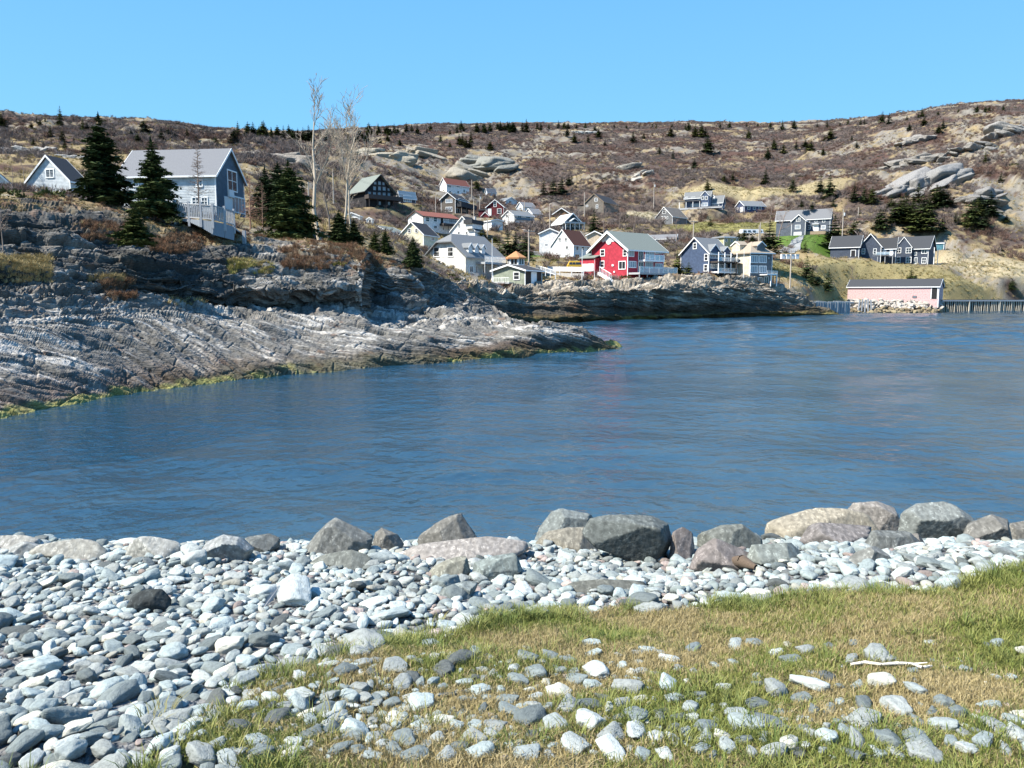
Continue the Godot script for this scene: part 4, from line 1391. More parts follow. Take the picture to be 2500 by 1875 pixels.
func build_spruces() -> void:
	for s in SINGLE_SPRUCE:
		var p := tree_at(s[0], s[1], s[2], s[3])
		spruce(p[0], p[1], s[4], s[3] > 0 and s[3] < 120, s[5], s[6], s[7], "")
	for s in RIDGE:
		var p := tree_at(s[0], s[1] + 2, s[2], 0)
		spruce(p[0], p[1] * 1.12, rng.randf_range(0.8, 1.2), false, rng.randi(), rng.randi() % 4, "small spruce standing on the skyline of the hill", "spruces on the skyline")
	for s in SLOPE:
		var p := tree_at(s[0], s[1], s[2], 0)
		var zone: String = ["slope behind the blue-grey house", "slope between the bare trees and the village", "brown slope above the middle of the village", "stony slope on the far right side"][0 if s[0] < 600 else 1 if s[0] < 1250 else 2 if s[0] < 1850 else 3]
		spruce(p[0], p[1], rng.randf_range(0.9, 1.4), false, rng.randi(), rng.randi() % 5, "dark spruce scattered on the " + zone, "spruces on the " + zone)
	for s in GROVE:
		var p := tree_at(s[0], s[1], s[2], 0)
		spruce(p[0], p[1] * 1.15, rng.randf_range(1.3, 1.7), false, rng.randi(), 1 + rng.randi() % 4, "spruce in the dense grove above the navy house", "grove above the navy house")
	for s in THICKET:
		var p := tree_at(s[0], s[1], s[2], 0)
		spruce(p[0], p[1] * 1.15, rng.randf_range(1.2, 1.6), false, rng.randi(), 1 + rng.randi() % 4, "spruce in the thicket beside the straw slope near the picture's right edge", "thicket near the right edge")
	# the dark row on the skyline left of the bare trees, and the looser one to the right of them
	var r := RandomNumberGenerator.new()
	r.seed = 77
	for k in 46:
		var px := r.randf_range(565, 900)
		var p := tree_at(px, r.randf_range(330, 348), r.randf_range(16, 36) * (1.0 if px < 760 else 0.6), 0)
		spruce(p[0], p[1], r.randf_range(0.9, 1.3), false, r.randi(), r.randi() % 4, "spruce in the close dark row on the skyline by the bare trees", "dark spruce row on the skyline")
	for k in 44:
		var px := r.randf_range(890, 1260)
		var p := tree_at(px, lerpf(326, 316, (px - 890) / 370.0) + r.randf_range(-2, 8), r.randf_range(9, 24), 0)
		spruce(p[0], p[1], r.randf_range(0.9, 1.25), false, r.randi(), r.randi() % 4, "spruce in the loose row on the skyline above the village", "loose spruce row on the skyline")

func limb(k: Kit, twig: Kit, p: Vector3, dir: Vector3, len_: float, rad: float, depth: int, r: RandomNumberGenerator, up: float, open: float) -> void:
	var segs := 4 if depth > 1 else 2
	var q := p
	var d := dir
	for s in segs:
		d = (d + Vector3(r.randfn() * 0.13, up * 0.16, r.randfn() * 0.13)).normalized()
		var nx := q + d * len_ / segs
		var ra := rad * (1.0 - 0.8 * s / float(segs))
		var rb := rad * (1.0 - 0.8 * (s + 1) / float(segs))
		(k if depth > 1 else twig).tube(q, nx, maxf(ra, 0.0018), maxf(rb, 0.0011), 5 if depth > 2 else 3)
		if depth > 0:
			var n := r.randi_range(2, 3)
			for b in n:
				if depth >= 3 and s == 0:
					continue
				var side := Vector3(r.randfn(), r.randfn() * 0.3, r.randfn())
				side = (side - d * side.dot(d)).normalized()
				limb(k, twig, q.lerp(nx, r.randf()), (d * (1.0 - open) + side * open + Vector3(0, up * 0.3, 0)).normalized(), len_ * r.randf_range(0.32, 0.6) * (1.0 - 0.35 * s / float(segs)), ra * 0.5, depth - 1, r, up, open)
		q = nx

func bare_tree(base: Vector3, h: float, seed_: int, up: float, open: float, col: Color, called: String, label: String, thick := 0.014, depth := 3, group := "") -> void:
	var r := RandomNumberGenerator.new()
	r.seed = seed_
	var k := Kit.new()
	var tw := Kit.new()
	limb(k, tw, Vector3.ZERO, Vector3(r.randfn() * 0.04, 1, r.randfn() * 0.04).normalized(), 1.0, thick, depth, r, up, open)
	var t := thing(called, label, "bare tree", base, r.randf() * TAU, group)
	var tr := Transform3D(Basis.from_scale(Vector3(h, h, h)), Vector3(0, -0.02 * h, 0))
	part("trunk", k.mesh(), mat(col.r, col.g, col.b, 0.9), t, tr)
	part("crown", tw.mesh(), mat(col.r * 0.95, col.g * 0.9, col.b * 0.85, 0.9), t, tr)

func bare_larch(base: Vector3, h: float, seed_: int, col: Color, label: String, spread := 0.2) -> void:
	var r := RandomNumberGenerator.new()
	r.seed = seed_
	var k := Kit.new()
	var tw := Kit.new()
	k.tube(Vector3.ZERO, Vector3(0.01, 1, 0), 0.014, 0.002, 6)
	for s in 95:
		var f := r.randf()
		var a := r.randf() * TAU
		var out := Vector3(cos(a), r.randf_range(-0.15, 0.5), sin(a)).normalized()
		var l := spread * (1.05 - f) * r.randf_range(0.5, 1.1) + 0.02
		var p := Vector3(0.01 * f, 0.16 + 0.84 * f, 0)
		var e := p + out * l
		tw.tube(p, e, 0.0035, 0.0012, 3)
		for j in 7:
			var g := r.randf_range(0.25, 1.0)
			tw.tube(p.lerp(e, g), p.lerp(e, g) + Vector3(r.randfn(), r.randfn() * 0.7 + 0.2, r.randfn()).normalized() * l * 0.3, 0.0018, 0.0006, 3)
	var t := thing("bare_larch", label, "bare tree", base)
	var tr := Transform3D(Basis.from_scale(Vector3(h, h, h)), Vector3.ZERO)
	part("trunk", k.mesh(), mat(col.r, col.g, col.b, 0.9), t, tr)
	part("crown", tw.mesh(), mat(col.r * 0.85, col.g * 0.8, col.b * 0.8, 0.9), t, tr)

func build_bare_trees() -> void:
	var pale := Color(0.42, 0.36, 0.28)
	var grey := Color(0.22, 0.19, 0.165)
	for s in [[779, 580, 296, 76, 901, 0.45, pale, "tallest pale bare tree, its crown rising above the skyline", 0.019], [838, 570, 262, 82, 902, 0.5, pale, "second pale bare tree, slimmer, right of the tallest", 0.014], [857, 572, 215, 88, 903, 0.5, pale, "third pale bare tree in front of the black chalet's roof", 0.012], [806, 575, 190, 90, 904, 0.5, grey, "thin bare tree between the tallest pale pair", 0.012]]:
		var p := tree_at(s[0], s[1], s[2], s[3])
		bare_tree(p[0], p[1] * 0.98, s[4], s[5], 0.42, s[6], "bare_tree", s[7], s[8], 3)
	for s in [[486, 512, 150, 62, 911, Color(0.20, 0.16, 0.13), "bare grey larch in front of the blue-grey house's wall"], [612, 560, 135, 66, 912, Color(0.27, 0.155, 0.10), "bare russet larch right of the blue-grey house's gable"], [642, 562, 110, 72, 913, Color(0.23, 0.15, 0.11), "smaller russet larch behind the other russet one"]]:
		var p := tree_at(s[0], s[1], s[2], s[3])
		bare_larch(p[0], p[1], s[4], s[5], s[6])
	for s in [[1240, 562, 62, 240, "bare grey tree before the white house with two roof tiers"], [1330, 560, 62, 225, "gnarled bare tree left of the porch house"], [1475, 575, 66, 215, "bare spreading tree beside the single dark spruce"], [1510, 560, 60, 240, "bare tree on the bank behind the red house"], [1545, 575, 62, 225, "bare tree above the red house's roof"], [1615, 565, 58, 240, "bare tree in front of the grey gabled house"], [1652, 590, 55, 210, "bare tree beside the low blue bungalow"], [1384, 645, 30, 180, "small bare bush-like tree at the white brown-roofed house"], [2050, 560, 55, 255, "bare grey trees' tallest beside the grey house"], [2352, 640, 46, 0, "lone bare bush-like tree on the straw bank right of the navy house"], [2085, 690, 40, 0, "bare bush-like tree above the pink shed"], [1900, 585, 90, 250, "tall bare brush tree between the trailer and the grey house"], [1880, 560, 70, 270, "tall bare brush tree left of the grey house"], [28, 455, 60, 66, "bare pale brush tree at the left cottage"], [60, 440, 55, 100, "bare pale brush tree behind the left cottage"], [8, 610, 100, 42.5, "bare grey sapling at the picture's left edge"]]:
		var p := tree_at(s[0], s[1], s[2], s[3])
		bare_tree(p[0], p[1], int(s[0]), 0.15, 0.6, grey.lerp(Color(0.25, 0.17, 0.13), 0.4), "bare_tree", s[4], 0.017, 3)

func free_of_pads(x: float, z: float) -> bool:
	for p in pads:
		if Vector2(x - p[0], z - p[1]).length() < p[2]:
			return false
	return true

func build_shrubs(rocks: Array) -> void:
	var r := RandomNumberGenerator.new()
	r.seed = 5
	# a bush of bare twigs, one metre high
	var k := Kit.new()
	for j in 46:
		var a := r.randf() * TAU
		var lean := Vector3(cos(a) * r.randf_range(0.1, 0.9), 1, sin(a) * r.randf_range(0.1, 0.9)).normalized()
		var p := Vector3(r.randfn() * 0.18, 0, r.randfn() * 0.18)
		var h := r.randf_range(0.5, 1.1)
		var s := lean.cross(Vector3(r.randfn(), r.randfn(), r.randfn())).normalized() * 0.022
		k.col = Color(1, 1, 1) * r.randf_range(0.6, 1.35)
		var m := p + lean * h * 0.55
		k.tri(p - s, p + lean * h, p + s)
		for b in 2:
			var d := (lean + Vector3(r.randfn(), r.randfn() * 0.4, r.randfn()) * 0.7).normalized() * h * 0.5
			k.tri(m - s * 0.7, m + d, m + s * 0.7)
	var bush := k.mesh()
	# a low cushion of leafy sprays
	k = Kit.new()
	for j in 60:
		var d := Vector3(r.randfn(), absf(r.randfn()) * 0.8 + 0.1, r.randfn()).normalized()
		var p := Vector3(d.x, d.y * 0.5, d.z) * 0.5 * r.randf_range(0.5, 1.0)
		var s := Vector3(r.randfn(), r.randfn(), r.randfn()).normalized() * 0.07
		k.col = Color(1, 1, 1) * r.randf_range(0.55, 1.35)
		k.tri(p - s, p + d * 0.16, p + s)
		k.tri(p - s.cross(d), p + d * 0.13 + s, p + s.cross(d))
	var cushion := k.mesh()
	# a tussock of dry grass, 0.35 m
	k = Kit.new()
	for j in 40:
		var a := r.randf() * TAU
		var o := Vector3(cos(a), 0, sin(a))
		var p := o * r.randf() * 0.14
		var h := r.randf_range(0.15, 0.4)
		var tip := p + Vector3(0, h, 0) + o * h * r.randf_range(0.2, 1.1)
		var s := Vector3(-o.z, 0, o.x) * 0.012
		k.col = Color(1, 1, 1) * r.randf_range(0.65, 1.25)
		k.tri(p - s, tip, p + s)
	var tuss := k.mesh()
	var twig_m := mat(1, 1, 1, 0.9, {"vc": true, "spec": 0.15})
	var leaf_m := mat(1, 1, 1, 0.85, {"vc": true, "spec": 0.2, "back": Color(0.2, 0.2, 0.2)})
	var bushes: Array = []
	var cush: Array = []
	var straw: Array = []
	var n1 := fnl(81, 1.0 / 38.0, FastNoiseLite.TYPE_SIMPLEX_SMOOTH, 3)
	for i in 120000:
		var d := sqrt(r.randf_range(75.0 * 75.0, 640.0 * 640.0))
		var x := r.randf_range(-0.76, 0.76) * d
		var g := n1.get_noise_2d(x, d)
		var rk := rockiness(x, -d)
		var px := 1250.0 + F * x / d
		var keep := step01(-0.25, 0.25, g + 0.35 * step01(170, 330, d) - 0.5 * step01(0.2, 0.55, rk))
		var village := 0.75 if d < 320.0 else 1.0
		if r.randf() > keep * village:
			if d < 440.0 and r.randf() < 0.5:
				var yy := land(x, -d)
				if yy > 3.2 and free_of_pads(x, -d):
					straw.append([Transform3D(Basis(Vector3.UP, r.randf() * TAU).scaled(Vector3.ONE * r.randf_range(1.2, 2.6)), Vector3(x, yy, -d)), Color(0.42, 0.33, 0.18).lerp(Color(0.3, 0.24, 0.1), r.randf())])
			continue
		var clear := true
		for p in pads:
			if Vector2(x - p[0], -d - p[1]).length() < p[2] * 1.12:
				clear = false
		for t in tints:
			if Vector2((x - t[0]) / t[2], (d + t[1]) / t[3]).length() < 1.1:
				clear = false
		if not clear:
			continue
		var y := land(x, -d)
		if y < 3.4:
			continue
		var tone := r.randf()
		var col := Color(0.15, 0.112, 0.096).lerp(Color(0.22, 0.19, 0.175), tone)
		if n1.get_noise_2d(x + 500.0, d) > 0.18:
			col = Color(0.15, 0.088, 0.066).lerp(col, tone * 0.6)
		var size := r.randf_range(0.7, 2.0) * lerpf(0.8, 1.2, step01(120, 350, d))
		if d > 390.0:
			size *= 0.72
		elif d > 140.0 and d < 330.0 and r.randf() < 0.3:
			size *= r.randf_range(1.3, 2.1)
		var tr := Transform3D(Basis(Vector3.UP, r.randf() * TAU).scaled(Vector3(size, size * r.randf_range(0.55, 1.0), size)), Vector3(x, y - 0.05, -d))
		if r.randf() < 0.075:
			cush.append([tr, Color(0.055, 0.07, 0.026).lerp(Color(0.11, 0.115, 0.04), tone)])
		else:
			bushes.append([tr, col])
	# grass on the open patches
	for t in tints:
		if t[4].g > t[4].r:
			continue
		for i in int(t[2] * t[3] * 3.5):
			var q := Vector2(r.randfn(), r.randfn()) * 0.5
			var x: float = t[0] + q.x * t[2]
			var z: float = t[1] + q.y * t[3]
			if free_of_pads(x, z):
				var s := r.randf_range(0.9, 2.0)
				straw.append([Transform3D(Basis(Vector3.UP, r.randf() * TAU).scaled(Vector3(s, s * 0.8, s)), Vector3(x, land(x, z) - 0.03, z)), Color(t[4]).lerp(Color(0.27, 0.25, 0.09), r.randf() * 0.7)])
	# soil pockets on the headlands
	for s in 2:
		var a: Array = rocks[s]
		var tops: Array = a[4]
		if s == 0:
			# turf and brush on ledges: px and py bounds, kind
			var spots := [[555, 632, 668, 668, 0, 700], [-60, 622, 125, 690, 1, 900], [370, 575, 490, 622, 2, 350], [200, 545, 330, 600, 2, 260], [215, 672, 305, 690, 1, 120], [690, 600, 930, 660, 2, 500], [250, 690, 330, 735, 2, 120], [410, 728, 500, 745, 1, 80]]
			var near_v: PackedVector3Array = a[2]
			for i in 260000:
				var p := near_v[r.randi() % near_v.size()]
				var g := pix(p)
				for sp in spots:
					if sp[5] > 0 and g.x > sp[0] and g.x < sp[2] and g.y > sp[1] and g.y < sp[3] and nz_mid.get_noise_2d(p.x * 5.0, p.y * 9.0) > -0.25:
						sp[5] -= 1
						var tr := Transform3D(Basis(Vector3.UP, r.randf() * TAU).scaled(Vector3.ONE * r.randf_range(0.45, 0.95)), p - Vector3(0, 0.04, 0))
						if sp[4] == 2:
							tr.basis = tr.basis.scaled(Vector3.ONE * 0.6)
							bushes.append([tr, Color(0.20, 0.105, 0.06).lerp(Color(0.2, 0.14, 0.09), r.randf())])
						else:
							straw.append([tr, (Color(0.30, 0.30, 0.09) if sp[4] == 0 and r.randf() < 0.55 else Color(0.42, 0.34, 0.18)).lerp(Color(0.33, 0.26, 0.12), r.randf() * 0.6)])
		for i in 2600 if s == 0 else 1500:
			var o: int = tops[r.randi() % tops.size()]
			var p: Vector3 = a[2][o]
			var size := r.randf_range(0.35, 0.8) * (1.0 if s == 0 else 1.4)
			var tr := Transform3D(Basis(Vector3.UP, r.randf() * TAU).scaled(Vector3.ONE * size), p - Vector3(0, 0.03, 0))
			var g := n1.get_noise_2d(p.x * 9.0, p.z * 9.0)
			if g > 0.18 and r.randf() < 0.75:
				tr.basis = tr.basis.scaled(Vector3.ONE * 0.55)
				bushes.append([tr, Color(0.22, 0.11, 0.06).lerp(Color(0.2, 0.14, 0.09), r.randf())])
			elif g < -0.42 and r.randf() < 0.35:
				cush.append([tr, Color(0.07, 0.08, 0.026).lerp(Color(0.2, 0.12, 0.05), r.randf())])
			else:
				straw.append([tr, Color(0.46, 0.36, 0.19).lerp(Color(0.33, 0.25, 0.12), r.randf())])
	scatter("bare_shrubs", bush, bushes, twig_m, "bare brown and purple-grey shrubs covering the hill and rock tops")
	scatter("ground_juniper", cushion, cush, leaf_m, "low dark green juniper cushions on the hill and rocks")
	scatter("straw_grass", tuss, straw, twig_m, "dry straw coloured tussock grass on banks and rock tops")
	# single bushes that stand out
	var lone := [[18, 470, 2.0, 56, [0.085, 0.10, 0.03], "leftmost green juniper bush on the rock brow"], [68, 484, 1.9, 57, [0.085, 0.10, 0.03], "middle green juniper bush on the rock brow"], [124, 474, 2.2, 59, [0.09, 0.105, 0.03], "right green juniper bush on the rock brow, below the cottage window"], [642, 566, 1.6, 66, [0.10, 0.10, 0.03], "yellow-green juniper bush under the full dark spruce"], [828, 640, 1.1, 60, [0.22, 0.20, 0.05], "small yellow-green bush alone on the rock top"], [425, 535, 1.3, 58, [0.09, 0.10, 0.03], "small juniper bush at the deck's left end"], [1383, 700, 2.6, 141, [0.055, 0.05, 0.04], "dark windblown bush beside the green boathouse"], [1526, 676, 2.2, 152, [0.10, 0.11, 0.04], "green bush at the foot of the red house's corner"]]
	for b in lone:
		var p := at(b[0], b[1], b[3])
		var o := part("juniper_bush", cushion, mat(b[4][0], b[4][1], b[4][2], 0.85, {"vc": true, "back": Color(0.2, 0.2, 0.2)}), self, Transform3D(Basis.from_scale(Vector3(b[2], b[2] * 0.9, b[2])), p - Vector3(0, 0.25, 0)))
		tag(o, b[5], "bush")

# ---------------------------------------------------------------- buildings
var paint := {}

func setup_paint() -> void:
	var wear := noise_tex("wear", 0.01, 5, 0.82, 1.05)
	var grit := noise_tex("grit", 0.05, 4, 0.7, 1.15)
	var lap := lap_tex()
	for p in [["white", 0.78, 0.78, 0.76], ["cream", 0.74, 0.68, 0.50], ["offwhite", 0.72, 0.71, 0.66], ["pale_blue", 0.56, 0.62, 0.68], ["shade_grey", 0.42, 0.44, 0.41], ["soot", 0.018, 0.018, 0.02], ["slate_blue", 0.055, 0.085, 0.15], ["navy", 0.055, 0.070, 0.10], ["grey_blue", 0.10, 0.12, 0.15], ["mid_blue", 0.06, 0.08, 0.15], ["dusty_blue", 0.19, 0.25, 0.31], ["brown_grey", 0.13, 0.11, 0.09], ["shingle", 0.17, 0.15, 0.125], ["grey", 0.15, 0.155, 0.16], ["barn_red", 0.12, 0.014, 0.02], ["red", 0.42, 0.032, 0.055], ["dark_red", 0.10, 0.012, 0.016], ["sage", 0.27, 0.30, 0.23], ["umber", 0.05, 0.035, 0.028], ["teal_dark", 0.03, 0.055, 0.075], ["tan", 0.55, 0.45, 0.33], ["brown", 0.22, 0.13, 0.075], ["beige", 0.62, 0.55, 0.42], ["moss", 0.42, 0.41, 0.23], ["gable_blue", 0.10, 0.145, 0.19], ["teal", 0.07, 0.19, 0.24], ["clapboard", 0.60, 0.64, 0.65]]:
		paint[p[0]] = mat(p[1], p[2], p[3], 0.75, {"tex": wear, "scale": 0.22, "bump": lap, "depth": 1.2} if p[0] != "x" else {})
	paint["clapboard"] = mat(0.56, 0.60, 0.61, 0.75, {"tex": wear, "scale": 0.22})
	paint["pink"] = mat(0.56, 0.36, 0.35, 0.9, {"tex": noise_tex("peel", 0.03, 5, 0.72, 1.25), "scale": 0.16})
	for p in [["roof_grey", 0.20, 0.21, 0.215], ["roof_dark", 0.062, 0.065, 0.07], ["roof_black", 0.022, 0.022, 0.025], ["roof_red", 0.25, 0.10, 0.075], ["roof_brown", 0.115, 0.055, 0.042], ["roof_pale", 0.50, 0.53, 0.53], ["roof_green", 0.20, 0.225, 0.20], ["roof_tan", 0.36, 0.30, 0.23], ["roof_orange", 0.50, 0.25, 0.12], ["roof_cold", 0.20, 0.205, 0.215]]:
		paint[p[0]] = mat(p[1], p[2], p[3], 0.9, {"tex": grit, "scale": 0.35, "spec": 0.25})
	paint["trim"] = mat(0.80, 0.80, 0.78, 0.6)
	paint["dark_trim"] = mat(0.05, 0.05, 0.055, 0.6)
	paint["grey_trim"] = mat(0.28, 0.29, 0.29, 0.7)
	paint["timber"] = mat(0.34, 0.26, 0.18, 0.9, {"tex": grit, "scale": 0.6})
	paint["grey_timber"] = mat(0.42, 0.43, 0.44, 0.9, {"tex": grit, "scale": 0.6})
	paint["dark_timber"] = mat(0.06, 0.05, 0.045, 0.9)
	paint["concrete"] = mat(0.50, 0.48, 0.45, 0.95, {"tex": grit, "scale": 0.2})
	paint["pane"] = mat(0.022, 0.026, 0.032, 0.06, {"spec": 0.6})
	paint["curtain_pane"] = mat(0.20, 0.23, 0.26, 0.08, {"spec": 0.6})
	var g := StandardMaterial3D.new()
	g.albedo_color = Color(0.75, 0.82, 0.86, 0.28)
	g.transparency = BaseMaterial3D.TRANSPARENCY_ALPHA
	g.roughness = 0.05
	paint["glass"] = g

func lap_tex() -> ImageTexture:
	# the shallow step of lapped boards, as fine relief
	var im := Image.create(64, 512, false, Image.FORMAT_L8)
	for y in 512:
		im.fill_rect(Rect2i(0, y, 64, 1), Color(1, 1, 1) * (fmod(y / 512.0 * 26.0, 1.0)))
	return ImageTexture.create_from_image(im)

func poly8(k: Kit, p: Array) -> void:
	# a solid of eight corners (two rings of four), every face turned outwards
	var mid := Vector3.ZERO
	for q in p:
		mid += q / 8.0
	for f in [[0, 1, 2, 3], [4, 5, 6, 7], [0, 1, 5, 4], [1, 2, 6, 5], [2, 3, 7, 6], [3, 0, 4, 7]]:
		face(k, p[f[0]], p[f[1]], p[f[2]], p[f[3]], (p[f[0]] + p[f[1]] + p[f[2]] + p[f[3]]) * 0.25 - mid)

func face(k: Kit, a: Vector3, b: Vector3, c: Vector3, d: Vector3, out: Vector3) -> void:
	var m := (c - a).cross(b - a) + (d - a).cross(c - a)
	if m.dot(out) < 0.0:
		k.quad(a, d, c, b)
	else:
		k.quad(a, b, c, d)

func face3(k: Kit, a: Vector3, b: Vector3, c: Vector3, out: Vector3) -> void:
	if (c - a).cross(b - a).dot(out) < 0.0:
		k.tri(a, c, b)
	else:
		k.tri(a, b, c)

class Block:
	var t: Transform3D
	var wl: float
	var wr: float
	var he: float
	var hr: float
	var g: String
	func p(a: float, y: float, b: float) -> Vector3:
		# a across the gable, b behind it
		return Vector3(a - wl, y, -b) if g == "L" else Vector3(-b, y, -a)
	func width() -> float:
		return wl if g == "L" else wr
	func depth() -> float:
		return wr if g == "L" else wl
	func on(side: String, u: float, y: float, o: float) -> Vector3:
		# u along a wall, o out of it
		return Vector3(u, y, o) if side == "L" else Vector3(o, y, u)

func make_block(k: int, d: float, b: Array) -> Block:
	var o := Block.new()
	var c := cv(k, b[0], b[1])
	var pos := at(c.x, c.y, d)
	var phi: float = deg_to_rad(b[2]) + atan((c.x - 1250.0) / F)
	o.t = Transform3D(Basis(Vector3.UP, -phi), pos)
	o.wl = run(pos, Vector3(-cos(phi), 0, -sin(phi)), cv(k, b[3], 0).x)
	o.wr = run(pos, Vector3(sin(phi), 0, -cos(phi)), cv(k, b[4], 0).x)
	if b.size() > 10 and b[10].has("deep"):
		if b[5] == "L": o.wr = b[10].deep
		else: o.wl = b[10].deep
	o.g = b[5]
	var m: float = d / F * CROP[k][2]
	o.he = (b[1] - b[6]) * m
	o.hr = (b[1] - b[7]) * m
	return o

func run(pos: Vector3, dir: Vector3, px: float) -> float:
	var q := pos - EYE
	var dep := q.y * -sn - q.z * ct
	var a := (px - 1250.0) / F
	return clampf((a * dep - q.x) / (dir.x - a * (-dir.z * ct)), 0.5, 30.0)

func build_block(root: Node3D, o: Block, wall: Material, roof: Material, opt: Dictionary) -> void:
	var tr := root.transform.affine_inverse() * o.t
	var w := o.width()
	var l := o.depth()
	var he := o.he
	var hr := o.hr
	var low: float = -opt.get("down", 2.2)
	var k := Kit.new()
	var k2 := Kit.new()
	var two: bool = opt.has("side_wall")
	var form: String = opt.get("form", "gable")
	# walls: gable ends into k, long sides into k2 when they wear another paint
	for end in [0.0, l]:
		var out := o.p(0, 0, -1.0 if end == 0.0 else 1.0) - o.p(0, 0, 0)
		face(k, o.p(0, low, end), o.p(w, low, end), o.p(w, he, end), o.p(0, he, end), out)
		if form == "gable":
			face3(k, o.p(0, he, end), o.p(w / 2, hr - 0.01, end), o.p(w, he, end), out)
		elif form == "clipped":
			var cut: float = opt.cut
			var f := (hr - he) * cut
			face(k, o.p(0, he, end), o.p(w, he, end), o.p(w - w / 2 * cut, he + f, end), o.p(w / 2 * cut, he + f, end), out)
		if two:
			part("wall", k.mesh(), wall, root, tr)
			k = Kit.new()
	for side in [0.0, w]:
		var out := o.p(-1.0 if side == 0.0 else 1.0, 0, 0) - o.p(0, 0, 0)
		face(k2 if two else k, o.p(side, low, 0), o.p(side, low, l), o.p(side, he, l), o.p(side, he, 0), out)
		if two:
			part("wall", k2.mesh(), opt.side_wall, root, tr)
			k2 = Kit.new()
	if opt.get("boards", false):
		board_wall(root, tr, o, wall, opt.get("side_wall", wall))
	if not two:
		part("wall", k.mesh(), wall, root, tr)
	# roof
	var r := Kit.new()
	var ov: float = opt.get("over", 0.35)
	var th: float = opt.get("thick", 0.2)
	var s := (hr - he) / (w / 2)
	var up := Vector3(0, th, 0)
	if form == "hip" or form == "flat":
		var top := hr if form == "hip" else he + 0.25
		var inset := minf(w, l) / 2 * (0.98 if form == "hip" else 0.02)
		var e := [o.p(-ov, he - 0.02, -ov), o.p(w + ov, he - 0.02, -ov), o.p(w + ov, he - 0.02, l + ov), o.p(-ov, he - 0.02, l + ov)]
		var t := [o.p(inset, top, inset), o.p(w - inset, top, inset), o.p(w - inset, top, l - inset), o.p(inset, top, l - inset)]
		poly8(r, e + [e[0] + up, e[1] + up, e[2] + up, e[3] + up])
		poly8(r, [e[0] + up, e[1] + up, e[2] + up, e[3] + up] + [t[0] + up, t[1] + up, t[2] + up, t[3] + up])
	else:
		var ends := [-ov, l + ov]
		for side in 2:
			var a0 := -ov if side == 0 else w + ov
			var p0 := o.p(a0, he - ov * s, ends[0])
			var p1 := o.p(a0, he - ov * s, ends[1])
			var q1 := o.p(w / 2, hr, ends[1])
			var q0 := o.p(w / 2, hr, ends[0])
			if form == "clipped":
				var cut: float = opt.cut
				var f := (hr - he) * cut
				var m0 := o.p(w / 2 * cut if side == 0 else w - w / 2 * cut, he + f, ends[0])
				var back := (1.0 - cut) * w * 0.42
				var n0 := o.p(w / 2, hr, back)
				poly8(r, [p0, p1, q1, n0, p0 + up, p1 + up, q1 + up, n0 + up])
				face3(r, p0 + up, n0 + up, m0 + up, Vector3.UP)
				face(r, p0, m0, m0 + up, p0 + up, o.p(0, 0, -1) - o.p(0, 0, 0))
				if side == 0:
					var m1 := o.p(w - w / 2 * cut, he + f, ends[0])
					face3(r, m0 + up, n0 + up, m1 + up, Vector3.UP + (o.p(0, 0, -1) - o.p(0, 0, 0)))
					face(r, m0, m1, m1 + up, m0 + up, o.p(0, 0, -1) - o.p(0, 0, 0))
			else:
				poly8(r, [p0, p1, q1, q0, p0 + up, p1 + up, q1 + up, q0 + up])
	part("roof", r.mesh(), roof, root, tr)
	# white edges
	var tk := Kit.new()
	var tw: float = opt.get("trim_w", 0.26)
	if form == "gable":
		for side in 2:
			var a0 := -ov if side == 0 else w + ov
			for b0 in [-ov - 0.05, l + ov + 0.01]:
				poly8(tk, [o.p(a0, he - ov * s - tw + th, b0), o.p(w / 2, hr - tw + th, b0), o.p(w / 2, hr + th + 0.02, b0), o.p(a0, he - ov * s + th + 0.02, b0), o.p(a0, he - ov * s - tw + th, b0 + 0.04), o.p(w / 2, hr - tw + th, b0 + 0.04), o.p(w / 2, hr + th + 0.02, b0 + 0.04), o.p(a0, he - ov * s + th + 0.02, b0 + 0.04)])
	var ey := he - (ov * s if form == "gable" or form == "clipped" else 0.02)
	for a0 in [-ov - 0.045, w + ov + 0.005]:
		poly8(tk, [o.p(a0, ey - 0.02, -ov), o.p(a0 + 0.04, ey - 0.02, -ov), o.p(a0 + 0.04, ey - 0.02, l + ov), o.p(a0, ey - 0.02, l + ov), o.p(a0, ey + th - 0.02, -ov), o.p(a0 + 0.04, ey + th - 0.02, -ov), o.p(a0 + 0.04, ey + th - 0.02, l + ov), o.p(a0, ey + th - 0.02, l + ov)])
	if opt.get("corner", true):
		for c in [[0, 0], [w, 0], [w, l]]:
			var p := o.p(c[0], 0, c[1])
			poly8(tk, [p + Vector3(-0.09, low, -0.09), p + Vector3(0.035, low, -0.09), p + Vector3(0.035, low, 0.035), p + Vector3(-0.09, low, 0.035), p + Vector3(-0.09, he - 0.03, -0.09), p + Vector3(0.035, he - 0.03, -0.09), p + Vector3(0.035, he - 0.03, 0.035), p + Vector3(-0.09, he - 0.03, 0.035)])
	part("trim", tk.mesh(), opt.get("trim", paint.trim), root, tr)

